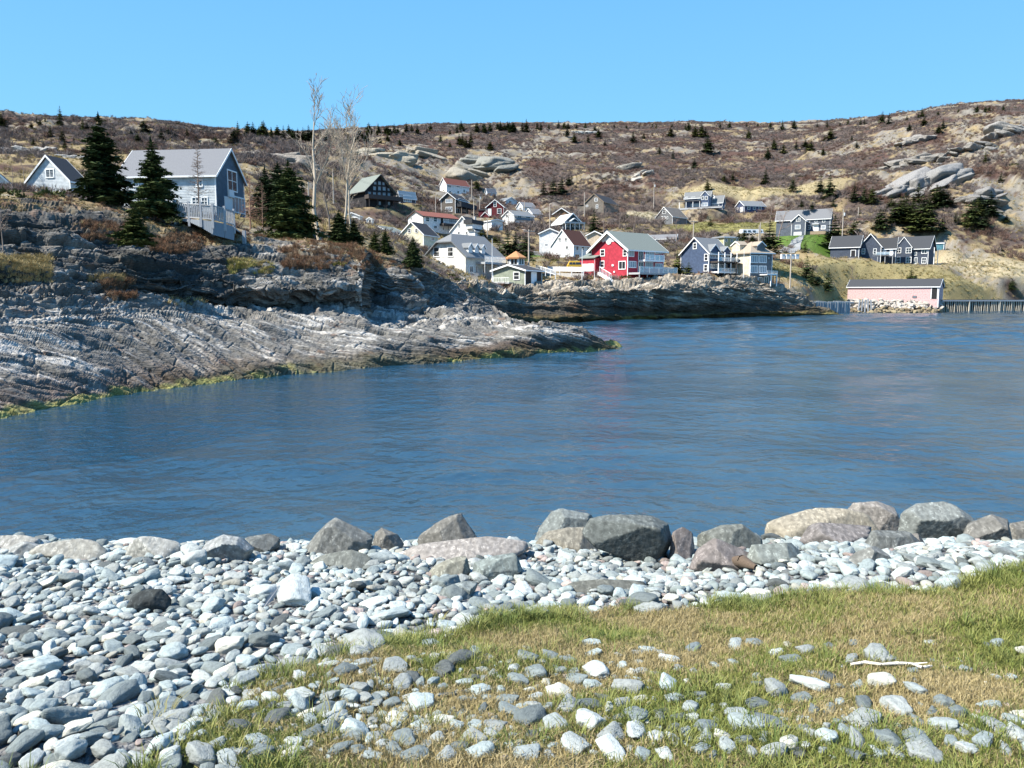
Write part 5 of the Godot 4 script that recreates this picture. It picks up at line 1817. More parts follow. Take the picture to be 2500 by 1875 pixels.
func board_wall(root: Node3D, tr: Transform3D, o: Block, wall: Material, other: Material) -> void:
	# lapped boards proud of the two walls in view, each a part of its own
	var h := 0.17
	for side in ["L", "R"]:
		var len_ := o.wl if side == "L" else o.wr
		var n := int(ceil((o.hr if side == o.g else o.he) / h))
		for j in n:
			var y0 := j * h
			var y1 := minf(y0 + h + 0.02, o.hr if side == o.g else o.he)
			var u0 := -len_
			var u1 := 0.0
			if y0 > o.he:
				var f := (y1 - o.he) / (o.hr - o.he)
				u0 += len_ * 0.5 * f
				u1 -= len_ * 0.5 * f
			if u1 - u0 < 0.25:
				continue
			var k := Kit.new()
			poly8(k, [o.on(side, u0, y0, 0.001), o.on(side, u1, y0, 0.001), o.on(side, u1, y0, 0.034), o.on(side, u0, y0, 0.034), o.on(side, u0, y1, 0.001), o.on(side, u1, y1, 0.001), o.on(side, u1, y1, 0.010), o.on(side, u0, y1, 0.010)])
			part("siding_board", k.mesh(), wall if side == o.g else other, root, tr)

func wall_spot(o: Block, side: String, k: int, x: float, y: float) -> Vector2:
	var c := cv(k, x, y)
	var inv := o.t.affine_inverse()
	var a := inv * EYE
	var d := inv.basis * ray(c.x, c.y)
	var s := -a.z / d.z if side == "L" else -a.x / d.x
	var p := a + d * s
	return Vector2(p.x if side == "L" else p.z, p.y)

func obox(k: Kit, o: Block, side: String, u0: float, y0: float, u1: float, y1: float, o0: float, o1: float) -> void:
	poly8(k, [o.on(side, u0, y0, o0), o.on(side, u1, y0, o0), o.on(side, u1, y0, o1), o.on(side, u0, y0, o1), o.on(side, u0, y1, o0), o.on(side, u1, y1, o0), o.on(side, u1, y1, o1), o.on(side, u0, y1, o1)])

func add_window(root: Node3D, o: Block, k: int, w: Array) -> void:
	var side: String = w[0]
	var a := wall_spot(o, side, k, w[2], w[5])
	var b := wall_spot(o, side, k, w[4], w[3])
	var u0 := minf(a.x, b.x)
	var u1 := maxf(a.x, b.x)
	var y0 := a.y
	var y1 := b.y
	var style: String = w[6] if w.size() > 6 else "w"
	var off: float = w[7] if w.size() > 7 else 0.0
	var tr := root.transform.affine_inverse() * o.t
	var fr := Kit.new()
	var t := clampf(minf(u1 - u0, y1 - y0) * 0.13, 0.07, 0.14)
	var out := off + 0.085
	if style == "d" or style == "D" or style == "g":
		obox(fr, o, side, u0 + t, y0, u1 - t, y1 - t, off + 0.005, off + 0.05)
		var door := part("door", fr.mesh(), paint.trim if style != "D" else paint.soot, root, tr)
		var k2 := Kit.new()
		obox(k2, o, side, u0, y0, u0 + t, y1, off + 0.005, out)
		obox(k2, o, side, u1 - t, y0, u1, y1, off + 0.005, out)
		obox(k2, o, side, u0 + t, y1 - t, u1 - t, y1, off + 0.005, out)
		part("frame", k2.mesh(), paint.trim, door)
		if style == "g":
			for j in range(1, 4):
				var k3 := Kit.new()
				var yy := lerpf(y0, y1 - t, j / 4.0)
				obox(k3, o, side, u0 + t, yy - 0.015, u1 - t, yy + 0.015, off + 0.045, off + 0.056)
				part("panel_joint", k3.mesh(), paint.grey_trim, door)
		return
	obox(fr, o, side, u0, y0, u0 + t, y1, off + 0.005, out)
	obox(fr, o, side, u1 - t, y0, u1, y1, off + 0.005, out)
	obox(fr, o, side, u0 + t, y1 - t, u1 - t, y1, off + 0.005, out)
	obox(fr, o, side, u0 + t, y0, u1 - t, y0 + t, off + 0.005, out + 0.03)
	var mu := t * 0.5
	if style == "x" or style == "h" or style == "w":
		obox(fr, o, side, u0 + t, (y0 + y1) / 2 - mu / 2, u1 - t, (y0 + y1) / 2 + mu / 2, off + 0.005, out - 0.02)
	if style == "x" or style == "v":
		obox(fr, o, side, (u0 + u1) / 2 - mu / 2, y0 + t, (u0 + u1) / 2 + mu / 2, y1 - t, off + 0.005, out - 0.02)
	if style == "m":
		for j in range(1, 4):
			var u := lerpf(u0, u1, j / 4.0)
			obox(fr, o, side, u - mu / 2, y0 + t, u + mu / 2, y1 - t, off + 0.005, out - 0.02)
	var win := part("window", fr.mesh(), paint.trim if style != "b" else paint.dark_trim, root, tr)
	var pk := Kit.new()
	obox(pk, o, side, u0 + t * 0.9, y0 + t * 0.9, u1 - t * 0.9, y1 - t * 0.9, off + 0.003, off + 0.03)
	part("pane", pk.mesh(), paint.curtain_pane if style == "b" or style == "m" else paint.pane, win)

func add_extra(root: Node3D, bs: Array, k: int, e: Array) -> void:
	# ["box", name, block, wall, x0, y0, x1, y1, from, to, paint] and others, measured on a wall's plane
	var o: Block = bs[e[2]]
	var side: String = e[3]
	var a := wall_spot(o, side, k, e[4], e[7])
	var b := wall_spot(o, side, k, e[6], e[5])
	var tr := root.transform.affine_inverse() * o.t
	var kit := Kit.new()
	match e[0]:
		"box":
			obox(kit, o, side, a.x, a.y, b.x, b.y, e[8], e[9])
			part(e[1], kit.mesh(), paint[e[10]], root, tr)
		"posts":
			# n posts under or along a deck edge
			for j in e[10]:
				var u := lerpf(minf(a.x, b.x) + 0.1, maxf(a.x, b.x) - 0.1, j / maxf(1.0, e[10] - 1.0))
				var pk := Kit.new()
				obox(pk, o, side, u - 0.08, a.y, u + 0.08, b.y, e[9] - 0.2, e[9] - 0.04)
				part(e[1], pk.mesh(), paint[e[11]], root, tr)
		"rail":
			var u0 := minf(a.x, b.x)
			var u1 := maxf(a.x, b.x)
			obox(kit, o, side, u0, b.y - 0.07, u1, b.y, e[9] - 0.08, e[9])
			obox(kit, o, side, u0, a.y, u1, a.y + 0.06, e[9] - 0.07, e[9] - 0.01)
			var n: int = e[10]
			for j in n + 1:
				var u := lerpf(u0 + 0.03, u1 - 0.03, j / float(n))
				var hw := 0.05 if j % 6 == 0 else 0.022
				obox(kit, o, side, u - hw, a.y + 0.06, u + hw, b.y - 0.07, e[9] - 0.06, e[9] - 0.02)
			part(e[1], kit.mesh(), paint[e[11]], root, tr)
		"glass":
			obox(kit, o, side, a.x, a.y, b.x, b.y, e[9] - 0.03, e[9] - 0.015)
			var g := part(e[1], kit.mesh(), paint.glass, root, tr)
			var k2 := Kit.new()
			obox(k2, o, side, a.x, b.y, b.x, b.y + 0.05, e[9] - 0.06, e[9])
			var u0 := minf(a.x, b.x)
			var u1 := maxf(a.x, b.x)
			for j in 5:
				var u := lerpf(u0 + 0.03, u1 - 0.03, j / 4.0)
				obox(k2, o, side, u - 0.03, a.y, u + 0.03, b.y, e[9] - 0.012, e[9] + 0.04)
			part("rail_frame", k2.mesh(), paint.trim, g)
		"gab":
			# a small gabled body: e[5] apex, e[7] base, e[11] eave; from e[8] to e[9]; wall and roof paint
			var ev := wall_spot(o, side, k, e[6], e[11]).y
			var u0 := minf(a.x, b.x)
			var u1 := maxf(a.x, b.x)
			var um := (u0 + u1) / 2
			obox(kit, o, side, u0, a.y, u1, ev, e[8], e[9])
			face3(kit, o.on(side, u0, ev, e[9]), o.on(side, um, b.y, e[9]), o.on(side, u1, ev, e[9]), o.on(side, 0, 0, 1) - o.on(side, 0, 0, 0))
			part(e[1], kit.mesh(), paint[e[10]], root, tr)
			var rk := Kit.new()
			var tk := Kit.new()
			var s := (b.y - ev) / (um - u0)
			var ov := 0.2
			for m in 2:
				var ue := u0 - ov if m == 0 else u1 + ov
				var q := [o.on(side, ue, ev - ov * s, e[8]), o.on(side, ue, ev - ov * s, e[9] + ov), o.on(side, um, b.y, e[9] + ov), o.on(side, um, b.y, e[8])]
				var up := Vector3(0, 0.16, 0)
				poly8(rk, q + [q[0] + up, q[1] + up, q[2] + up, q[3] + up])
				var oo: Vector3 = (o.on(side, 0, 0, 1) - o.on(side, 0, 0, 0)) * 0.04
				var z := oo * 0.15
				poly8(tk, [q[1] + z - up * 0.4, q[2] + z - up * 0.4, q[2] + z + up * 1.05, q[1] + z + up * 1.05, q[1] + oo - up * 0.4, q[2] + oo - up * 0.4, q[2] + oo + up * 1.05, q[1] + oo + up * 1.05])
			part(e[1] + "_roof", rk.mesh(), paint[e[12]], root, tr)
			part(e[1] + "_trim", tk.mesh(), paint.trim, root, tr)
		"lean":
			# a lean-to: roof from e[5] at the wall to e[11] at its outer edge, down to e[7]
			var ev := wall_spot(o, side, k, e[6], e[11]).y
			obox(kit, o, side, a.x, a.y - 1.5, b.x, ev, e[8], e[9])
			part(e[1], kit.mesh(), paint[e[10]], root, tr)
			var rk := Kit.new()
			var q := [o.on(side, a.x - 0.2, b.y, e[8]), o.on(side, b.x + 0.2, b.y, e[8]), o.on(side, b.x + 0.2, ev, e[9] + 0.3), o.on(side, a.x - 0.2, ev, e[9] + 0.3)]
			var up := Vector3(0, 0.16, 0)
			poly8(rk, q + [q[0] + up, q[1] + up, q[2] + up, q[3] + up])
			part(e[1] + "_roof", rk.mesh(), paint[e[12]], root, tr)

# d: distance, b: bodies [corner x, base y, turn, left end x, right end x, gable wall, eave y, ridge y, wall, roof, options], w: openings, e: extras
const HOUSES := [
	{"n": "house", "l": "large pale blue-grey clapboard house with long grey roof on the headland", "c": "house", "k": 1, "d": 86, "b": [[1830, 960, 27, 1020, 2066, "R", 622, 382, "gable_blue", "roof_cold", {"over": 0.3, "boards": true, "side_wall": "clapboard"}]],
		"w": [["L", 0, 1385, 645, 1450, 712, "x"], ["L", 0, 1128, 645, 1170, 715, "x"], ["L", 0, 1655, 650, 1712, 715, "x"], ["L", 0, 1620, 795, 1690, 872, "x"], ["L", 0, 1700, 797, 1755, 872, "x"], ["R", 0, 1918, 588, 1994, 742, "x"], ["R", 0, 1895, 806, 1950, 930, "d"], ["R", 0, 1955, 812, 2062, 925, "m"]],
		"e": [["box", "cornice_board", 0, "R", 1920, 745, 1958, 795, 0.0, 0.25, "trim"]]},
	{"n": "cottage", "l": "small pale clapboard cottage with steep dark roof, left of the tallest spruce", "c": "cottage", "k": 1, "d": 100, "b": [[600, 800, 42, 240, 745, "L", 668, 466, "clapboard", "roof_dark", {"over": 0.25, "boards": true}]],
		"w": [["L", 0, 388, 558, 458, 640, "v"]]},
	{"n": "shed", "l": "gable end of a small pale shed cut off by the picture's left edge", "c": "shed", "k": 1, "d": 96, "b": [[60, 780, 10, -90, 110, "L", 670, 606, "clapboard", "roof_dark", {"over": 0.2}]]},
	{"n": "chalet", "l": "black timber chalet with a wall of windows in its gable, above the pale bare trees", "c": "house", "k": 2, "d": 250, "b": [[1015, 880, 60, 885, 1245, "R", 738, 612, "soot", "roof_green", {"over": 1.0, "trim": "dark_trim"}]],
		"w": [["R", 0, 1028, 752, 1058, 792, "b"], ["R", 0, 1070, 755, 1100, 795, "b"], ["R", 0, 1112, 757, 1142, 797, "b"], ["R", 0, 1152, 759, 1182, 797, "b"], ["R", 0, 1194, 762, 1222, 797, "b"], ["R", 0, 1072, 708, 1100, 742, "b"], ["R", 0, 1114, 708, 1142, 744, "b"], ["R", 0, 1152, 712, 1182, 746, "b"], ["R", 0, 1194, 722, 1216, 748, "b"], ["R", 0, 1078, 668, 1104, 694, "b"], ["R", 0, 1114, 666, 1142, 698, "b"], ["R", 0, 1150, 672, 1174, 700, "b"], ["R", 0, 1118, 834, 1142, 866, "b"], ["R", 0, 1196, 834, 1220, 868, "b"]],
		"e": [["box", "deck", 0, "R", 1005, 806, 1292, 814, -0.2, 2.4, "dark_timber"], ["rail", "railing", 0, "R", 1005, 786, 1292, 806, 0, 2.4, 24, "dark_timber"], ["posts", "post", 0, "R", 1010, 814, 1290, 884, 0, 2.4, 5, "dark_timber"]]},
	{"n": "bungalow", "l": "low dark bungalow with a wide white-barred window beside the black chalet", "c": "house", "k": 2, "d": 262, "b": [[1302, 852, 55, 1286, 1432, "L", 788, 752, "navy", "roof_pale", {"over": 0.4}]],
		"w": [["R", 0, 1330, 790, 1398, 838, "m"]]},
	{"n": "house", "l": "white two-storey house with red roof, highest in the village", "c": "house", "k": 3, "d": 340, "b": [[500, 325, 50, 412, 802, "L", 165, 86, "white", "roof_red", {}]],
		"w": [["R", 0, 512, 180, 562, 206, "x"], ["R", 0, 630, 180, 678, 206, "x"], ["R", 0, 530, 255, 562, 290], ["R", 0, 640, 255, 670, 290], ["R", 0, 722, 235, 750, 275]]},
	{"n": "house", "l": "brown-grey house with a front gable and an open porch, under the red-roofed one", "c": "house", "k": 3, "d": 290, "b": [[618, 560, 26, 428, 792, "L", 368, 288, "brown_grey", "roof_dark", {"over": 0.5}]],
		"w": [["L", 0, 486, 362, 578, 420, "m"], ["L", 0, 484, 468, 578, 538, "m"], ["R", 0, 662, 378, 752, 440, "m"], ["R", 0, 640, 490, 668, 540, "D"], ["R", 0, 690, 490, 760, 535, "b"]],
		"e": [["box", "porch_roof", 0, "R", 624, 455, 835, 468, 0, 2.2, "roof_dark"], ["posts", "porch_post", 0, "R", 630, 468, 830, 565, 0, 2.2, 4, "timber"]]},
	{"n": "bungalow", "l": "long white bungalow with rusty red roof and a dark wooden deck", "c": "house", "k": 2, "d": 230, "b": [[1500, 1072, 50, 1370, 1796, "L", 962, 916, "white", "roof_red", {"over": 0.4, "trim": "dark_trim"}]],
		"w": [["R", 0, 1516, 966, 1550, 1006], ["R", 0, 1582, 970, 1615, 1008], ["R", 0, 1712, 982, 1778, 1016, "m"], ["R", 0, 1584, 1040, 1614, 1064], ["R", 0, 1640, 974, 1668, 1030, "D"], ["L", 0, 1390, 966, 1404, 992]],
		"e": [["box", "deck", 0, "R", 1636, 1032, 1756, 1040, 0, 1.8, "dark_timber"], ["rail", "railing", 0, "R", 1636, 1008, 1756, 1032, 0, 1.8, 14, "dark_timber"], ["posts", "post", 0, "R", 1636, 1040, 1756, 1076, 0, 1.8, 4, "dark_timber"]]},
	{"n": "house", "l": "dark red gabled house with white-framed windows, amid the white ones", "c": "house", "k": 3, "d": 290, "b": [[1272, 628, 12, 1035, 1296, "L", 478, 384, "barn_red", "roof_dark", {"over": 0.35}]],
		"w": [["L", 0, 1134, 402, 1174, 472, "w"], ["L", 0, 1182, 492, 1240, 562, "w"], ["L", 0, 1056, 494, 1104, 590, "d"]],
		"e": [["gab", "porch", 0, "L", 985, 548, 1088, 632, 0, 2.0, "barn_red", 600, "roof_brown"], ["box", "wing", 0, "L", 928, 520, 1034, 640, -5.5, -0.4, "barn_red"], ["box", "wing_roof", 0, "L", 920, 500, 1033, 519, -6.0, -0.1, "roof_dark"]]},
	{"n": "shed", "l": "little pale grey hut on the grass below the skyline rocks", "c": "hut", "k": 3, "d": 360, "b": [[1050, 322, 55, 1026, 1166, "L", 264, 224, "pale_blue", "roof_cold", {}]], "w": [["R", 0, 1080, 268, 1104, 298]]},
	{"n": "house", "l": "low white house with its gable end turned right, behind the dark red house", "c": "house", "k": 3, "d": 345, "b": [[1298, 462, 52, 1182, 1442, "R", 388, 342, "white", "roof_grey", {}]], "w": [["R", 0, 1338, 386, 1376, 422, "v"], ["L", 0, 1200, 380, 1234, 414, "v"]]},
	{"n": "house", "l": "pale low house with cold grey roof beside a power pole, upper village", "c": "house", "k": 3, "d": 330, "b": [[1532, 524, 55, 1446, 1690, "L", 464, 406, "pale_blue", "roof_cold", {}]], "w": [["L", 0, 1480, 472, 1516, 510], ["R", 0, 1588, 474, 1618, 494]]},
	{"n": "house", "l": "white house end with cold grey roof, right of the two-tier white house", "c": "house", "k": 3, "d": 300, "b": [[1662, 655, 55, 1556, 1782, "L", 562, 492, "white", "roof_cold", {}]], "w": [["R", 0, 1688, 588, 1712, 626]]},
	{"n": "house", "l": "white house with two tiers of grey roof and three lower windows", "c": "house", "k": 3, "d": 268, "b": [[1412, 780, 50, 1256, 1676, "L", 588, 520, "white", "roof_grey", {}]],
		"w": [["R", 0, 1452, 684, 1482, 732, "w", 0.5], ["R", 0, 1522, 684, 1552, 732, "w", 0.5], ["R", 0, 1590, 684, 1620, 732, "w", 0.5], ["R", 0, 1456, 592, 1512, 624, "v"], ["R", 0, 1568, 596, 1628, 628, "v"], ["L", 0, 1298, 570, 1332, 622]],
		"e": [["lean", "lower_storey", 0, "R", 1404, 636, 1680, 785, 0.0, 0.5, "white", 668, "roof_grey"]]},
	{"n": "house", "l": "white gabled house with four gable windows and a dormer, mid village", "c": "house", "k": 3, "d": 225, "b": [[882, 912, 30, 556, 1002, "L", 792, 606, "white", "roof_dark", {"over": 0.3}]],
		"w": [["L", 0, 654, 698, 684, 744], ["L", 0, 754, 696, 784, 746], ["L", 0, 648, 800, 682, 842], ["L", 0, 754, 803, 786, 842]],
		"e": [["box", "dormer", 0, "R", 862, 694, 1000, 760, -2.6, -0.4, "white"], ["box", "dormer_roof", 0, "R", 850, 664, 1008, 693, -3.0, -0.2, "roof_dark"], ["box", "chimney", 0, "L", 788, 585, 806, 640, -4.0, -3.3, "concrete"]]},
	{"n": "garage", "l": "plain white box-like building with a low roof, mid village", "c": "building", "k": 3, "d": 235, "b": [[1106, 782, 58, 994, 1252, "R", 662, 644, "white", "roof_grey", {}]]},
	{"n": "house", "l": "cream house with steep grey roof and a lean-to", "c": "house", "k": 2, "d": 180, "b": [[1502, 1262, 30, 1302, 1622, "L", 1118, 1016, "cream", "roof_dark", {"over": 0.3}]],
		"w": [["L", 0, 1368, 1064, 1394, 1100], ["L", 0, 1428, 1066, 1452, 1098], ["L", 0, 1330, 1210, 1358, 1248], ["L", 0, 1366, 1212, 1394, 1248], ["R", 0, 1560, 1140, 1590, 1165]],
		"e": [["box", "lean_to", 0, "L", 1240, 1196, 1301, 1290, -5.0, -0.4, "cream"], ["box", "lean_to_roof", 0, "L", 1228, 1182, 1300, 1195, -5.4, -0.1, "roof_dark"]]},
	{"n": "bungalow", "l": "white bungalow with grey-green roof behind the small spruces on the rock top", "c": "house", "k": 2, "d": 192, "b": [[1212, 1205, 35, 1002, 1342, "L", 1092, 1042, "white", "roof_green", {"over": 0.4}]],
		"w": [["L", 0, 1034, 1104, 1068, 1132, "v"], ["L", 0, 1112, 1104, 1148, 1132, "v"]]},
	{"n": "garage", "l": "small white garage with a dark door on the bank below the chalet", "c": "garage", "k": 2, "d": 235, "b": [[960, 1032, 18, 832, 984, "L", 962, 936, "white", "roof_grey", {"over": 0.25}]], "w": [["L", 0, 866, 970, 950, 1030, "D"]]},
	{"n": "shed", "l": "tiny white shed with one door right of the small garage", "c": "shed", "k": 2, "d": 236, "b": [[1066, 1040, 18, 1020, 1080, "L", 990, 976, "white", "roof_grey", {"over": 0.15}]], "w": [["L", 0, 1038, 988, 1060, 1034, "w"]]},
	{"n": "house", "l": "big cream house with clipped grey gable, dormers and a balcony by the shore", "c": "house", "k": 3, "d": 140, "b": [[762, 1400, 40, 236, 1242, "L", 1122, 836, "offwhite", "roof_grey", {"form": "clipped", "cut": 0.60, "over": 0.7, "trim": "grey_trim"}]],
		"w": [["L", 0, 325, 1008, 408, 1148, "h"], ["L", 0, 510, 1008, 594, 1148, "h"], ["R", 0, 806, 1264, 856, 1358, "v"], ["R", 0, 884, 1264, 918, 1358, "v"], ["R", 0, 980, 1270, 1040, 1370, "v"]],
		"e": [["box", "panel", 0, "L", 318, 1000, 602, 1156, 0.002, 0.03, "offwhite"], ["gab", "dormer", 0, "R", 812, 968, 866, 1122, -2.2, -0.3, "white", 1015, "roof_grey"], ["gab", "dormer", 0, "R", 900, 978, 950, 1126, -2.2, -0.3, "white", 1020, "roof_grey"], ["gab", "dormer", 0, "R", 990, 988, 1036, 1130, -2.2, -0.3, "white", 1026, "roof_grey"],
			["box", "balcony_floor", 0, "R", 892, 1232, 1180, 1244, 0, 2.2, "grey_timber"], ["rail", "balcony_rail", 0, "R", 892, 1150, 1180, 1232, 0, 2.2, 30, "trim"], ["posts", "balcony_post", 0, "R", 892, 1244, 1180, 1420, 0, 2.2, 4, "grey_trim"], ["rail", "yard_fence", 0, "R", 780, 1362, 1030, 1430, 0, 1.4, 26, "grey_timber"]]},
	{"n": "boathouse", "l": "low sage-green boathouse with a dark brown end wall, right of the big cream house", "c": "boathouse", "k": 3, "d": 136, "b": [[1560, 1556, 32, 1128, 1782, "L", 1332, 1262, "sage", "roof_dark", {"over": 0.4, "side_wall": "umber"}]],
		"w": [["L", 0, 1402, 1344, 1488, 1458, "h"], ["R", 0, 1638, 1350, 1712, 1530, "d"]],
		"e": [["box", "ramp", 0, "L", 1170, 1490, 1405, 1512, 0, 1.5, "grey_timber"], ["rail", "ramp_rail", 0, "L", 1170, 1425, 1405, 1490, 0, 1.5, 10, "trim"]]},
	{"n": "garage", "l": "plain white gabled garage left of the tall white house with brown roof", "c": "garage", "k": 3, "d": 212, "b": [[2036, 1026, 10, 1756, 2080, "L", 832, 772, "white", "roof_grey", {"over": 0.35}]], "w": [["L", 0, 1822, 965, 1856, 982, "v"]]},
	{"n": "house", "l": "tall white house with steep brown roof and five gable windows", "c": "house", "k": 4, "d": 205, "b": [[552, 1250, 36, 252, 782, "L", 992, 786, "white", "roof_brown", {"over": 0.25}]],
		"w": [["L", 0, 348, 883, 388, 937, "v"], ["L", 0, 432, 883, 470, 937, "v"], ["L", 0, 445, 993, 487, 1047, "v"], ["L", 0, 318, 1108, 366, 1167, "v"], ["L", 0, 440, 1108, 487, 1167, "v"], ["R", 0, 583, 998, 622, 1056], ["R", 0, 658, 1001, 696, 1060], ["R", 0, 735, 1006, 764, 1060], ["R", 0, 570, 1108, 632, 1172, "v"]]},
	{"n": "house", "l": "teal house with pale metal roof and white-columned porch", "c": "house", "k": 4, "d": 240, "b": [[412, 800, 62, 262, 664, "R", 690, 566, "teal_dark", "roof_pale", {"over": 0.5}]],
		"w": [["R", 0, 434, 704, 508, 744, "v"], ["R", 0, 538, 704, 578, 744], ["R", 0, 590, 704, 642, 744, "v"], ["L", 0, 304, 706, 326, 756], ["L", 0, 334, 706, 352, 750]],
		"e": [["box", "porch_roof", 0, "R", 400, 684, 672, 696, 0, 1.8, "roof_pale"], ["posts", "porch_column", 0, "R", 408, 696, 664, 800, 0, 1.8, 5, "trim"], ["gab", "porch_gable", 0, "R", 490, 636, 576, 683, 0, 1.7, "teal_dark", 668, "roof_pale"]]},
	{"n": "house", "l": "small brown house with a black gable, peeping over the teal one", "c": "house", "k": 4, "d": 258, "b": [[500, 600, 10, 288, 532, "L", 562, 494, "brown", "roof_black", {"over": 0.5}]]},
	{"n": "garage", "l": "tan gabled garage half hidden behind the red house's roof", "c": "garage", "k": 4, "d": 222, "b": [[946, 960, 10, 736, 972, "L", 856, 806, "tan", "roof_grey", {"over": 0.4}]]},
	{"n": "house", "l": "bright red waterfront house with white gable and a round crescent emblem", "c": "house", "k": 4, "d": 155, "b": [[1282, 1440, 42, 792, 1762, "L", 1040, 806, "red", "roof_green", {"over": 0.75, "trim_w": 0.5, "thick": 0.25}]],
		"w": [["L", 0, 916, 1040, 980, 1140, "w"], ["L", 0, 913, 1195, 974, 1294, "w"], ["L", 0, 1163, 1198, 1262, 1318, "v"], ["L", 0, 1222, 1044, 1276, 1140, "w"], ["R", 0, 1294, 1044, 1372, 1142, "m"], ["R", 0, 1292, 1204, 1400, 1292, "m"], ["R", 0, 1425, 1060, 1495, 1200, "v"], ["R", 0, 1518, 1060, 1642, 1170, "m"], ["R", 0, 1515, 1214, 1628, 1300, "m"], ["R", 0, 1420, 1210, 1498, 1370, "v"], ["R", 0, 1655, 1060, 1752, 1105, "m"], ["R", 0, 1655, 1122, 1752, 1206, "m"], ["R", 0, 1650, 1236, 1752, 1300, "m"]],
		"e": [["box", "balcony_floor", 0, "R", 1424, 1198, 1690, 1208, 0.1, 1.8, "trim"], ["glass", "balcony_glass", 0, "R", 1424, 1132, 1690, 1198, 0, 1.8], ["box", "deck_floor", 0, "R", 1290, 1372, 1800, 1384, 0.1, 3.0, "grey_timber"], ["glass", "deck_glass", 0, "R", 1290, 1300, 1800, 1372, 0, 3.0], ["posts", "deck_post", 0, "R", 1290, 1384, 1800, 1425, 0, 3.0, 6, "grey_trim"], ["box", "rear_wing", 0, "R", 1766, 1085, 1850, 1400, -8, -1.5, "red"],
			["lean", "garage_wing", 0, "L", 692, 1060, 908, 1380, -3.0, 1.2, "red", 1165, "roof_green"], ["box", "garage_door", 0, "L", 722, 1236, 884, 1345, 1.2, 1.26, "white"],
			["box", "lamp", 0, "L", 1076, 1246, 1100, 1272, 0, 0.15, "trim"], ["box", "lamp", 0, "L", 1098, 1336, 1118, 1358, 0, 0.15, "trim"]]},
	{"n": "house", "l": "weathered grey shingled house with a brown roof edge, on the bank above the white garage", "c": "house", "k": 4, "d": 310, "b": [[956, 556, 24, 706, 1162, "L", 408, 298, "shingle", "roof_dark", {"over": 0.3, "trim": "timber"}]],
		"w": [["L", 0, 838, 348, 880, 398, "x"], ["L", 0, 856, 438, 888, 492, "x"], ["L", 0, 722, 443, 752, 473, "x"]],
		"e": [["box", "wing", 0, "L", 590, 450, 705, 540, -5.0, -1.0, "shingle"], ["box", "wing_roof", 0, "L", 584, 436, 704, 449, -5.3, -0.7, "roof_dark"]]},
	{"n": "house", "l": "grey house with a steep front gable half veiled by bare trees", "c": "house", "k": 4, "d": 300, "b": [[1888, 706, 34, 1662, 2082, "L", 602, 474, "grey", "shingle", {"over": 0.3}]],
		"w": [["L", 0, 1754, 506, 1805, 562, "h"], ["L", 0, 1732, 598, 1760, 638], ["L", 0, 1774, 598, 1800, 638], ["L", 0, 1808, 598, 1832, 638]]},
	{"n": "bungalow", "l": "low dusty-blue bungalow with white door behind the red house's right end", "c": "house", "k": 4, "d": 230, "b": [[1932, 1012, 10, 1560, 1952, "R", 897, 848, "dusty_blue", "roof_cold", {"over": 0.3}]],
		"w": [["L", 0, 1688, 904, 1718, 938], ["L", 0, 1834, 908, 1892, 948, "v"], ["L", 0, 1762, 904, 1798, 990, "d"]],
		"e": [["box", "step", 0, "L", 1740, 992, 1940, 1004, 0, 1.2, "trim"]]},
	{"n": "house", "l": "slate-blue hillside house with white trim, front gable and deep porch", "c": "house", "k": 5, "d": 315, "b": [[736, 506, 16, 394, 760, "R", 334, 264, "slate_blue", "roof_grey", {}], [905, 506, 16, 742, 930, "R", 402, 322, "slate_blue", "roof_grey", {"deep": 7.0}]],
		"w": [["L", 0, 480, 334, 538, 362, "v"], ["L", 0, 574, 334, 612, 372, "v"], ["L", 0, 470, 415, 610, 480, "b", 0.0], ["L", 0, 632, 328, 668, 380, "w", 1.0], ["L", 0, 680, 328, 718, 380, "w", 1.0], ["L", 0, 628, 416, 718, 468, "m", 1.0], ["L", 1, 745, 422, 800, 486, "m"], ["L", 1, 805, 422, 862, 486, "m"], ["L", 0, 402, 335, 440, 375, "v"]],
		"e": [["gab", "front_gable", 0, "L", 620, 256, 738, 506, 0.0, 1.0, "slate_blue", 320, "roof_grey"], ["box", "porch_roof", 0, "L", 335, 388, 622, 402, 0, 2.0, "roof_grey"], ["posts", "porch_column", 0, "L", 340, 402, 622, 500, 0, 2.0, 4, "trim"], ["box", "deck", 0, "L", 345, 490, 930, 500, 0, 3.0, "grey_timber"], ["rail", "deck_rail", 0, "L", 480, 470, 930, 490, 0, 3.0, 30, "dark_timber"], ["posts", "deck_post", 0, "L", 480, 500, 930, 528, 0, 3.0, 6, "dark_timber"], ["gab", "dormer", 1, "L", 756, 310, 806, 400, -2.5, -0.5, "white", 340, "roof_grey"]]},
	{"n": "bungalow", "l": "slate-blue bungalow with three white-framed windows beside the slope's straw grass", "c": "house", "k": 5, "d": 320, "b": [[1200, 548, 58, 1080, 1482, "L", 456, 386, "mid_blue", "roof_grey", {}]],
		"w": [["R", 0, 1240, 454, 1282, 508], ["R", 0, 1316, 456, 1357, 509], ["R", 0, 1392, 457, 1434, 512], ["L", 0, 1142, 468, 1188, 545, "d"], ["L", 0, 1092, 478, 1122, 510, "v"]]},
	{"n": "house", "l": "grey-blue house with a white garage door above a green lawn and drive", "c": "house", "k": 6, "d": 258, "b": [[462, 566, 8, 214, 476, "R", 412, 336, "grey_blue", "roof_cold", {"deep": 17.0}], [240, 590, 10, 116, 250, "L", 442, 390, "grey_blue", "roof_cold", {"deep": 9.0}]],
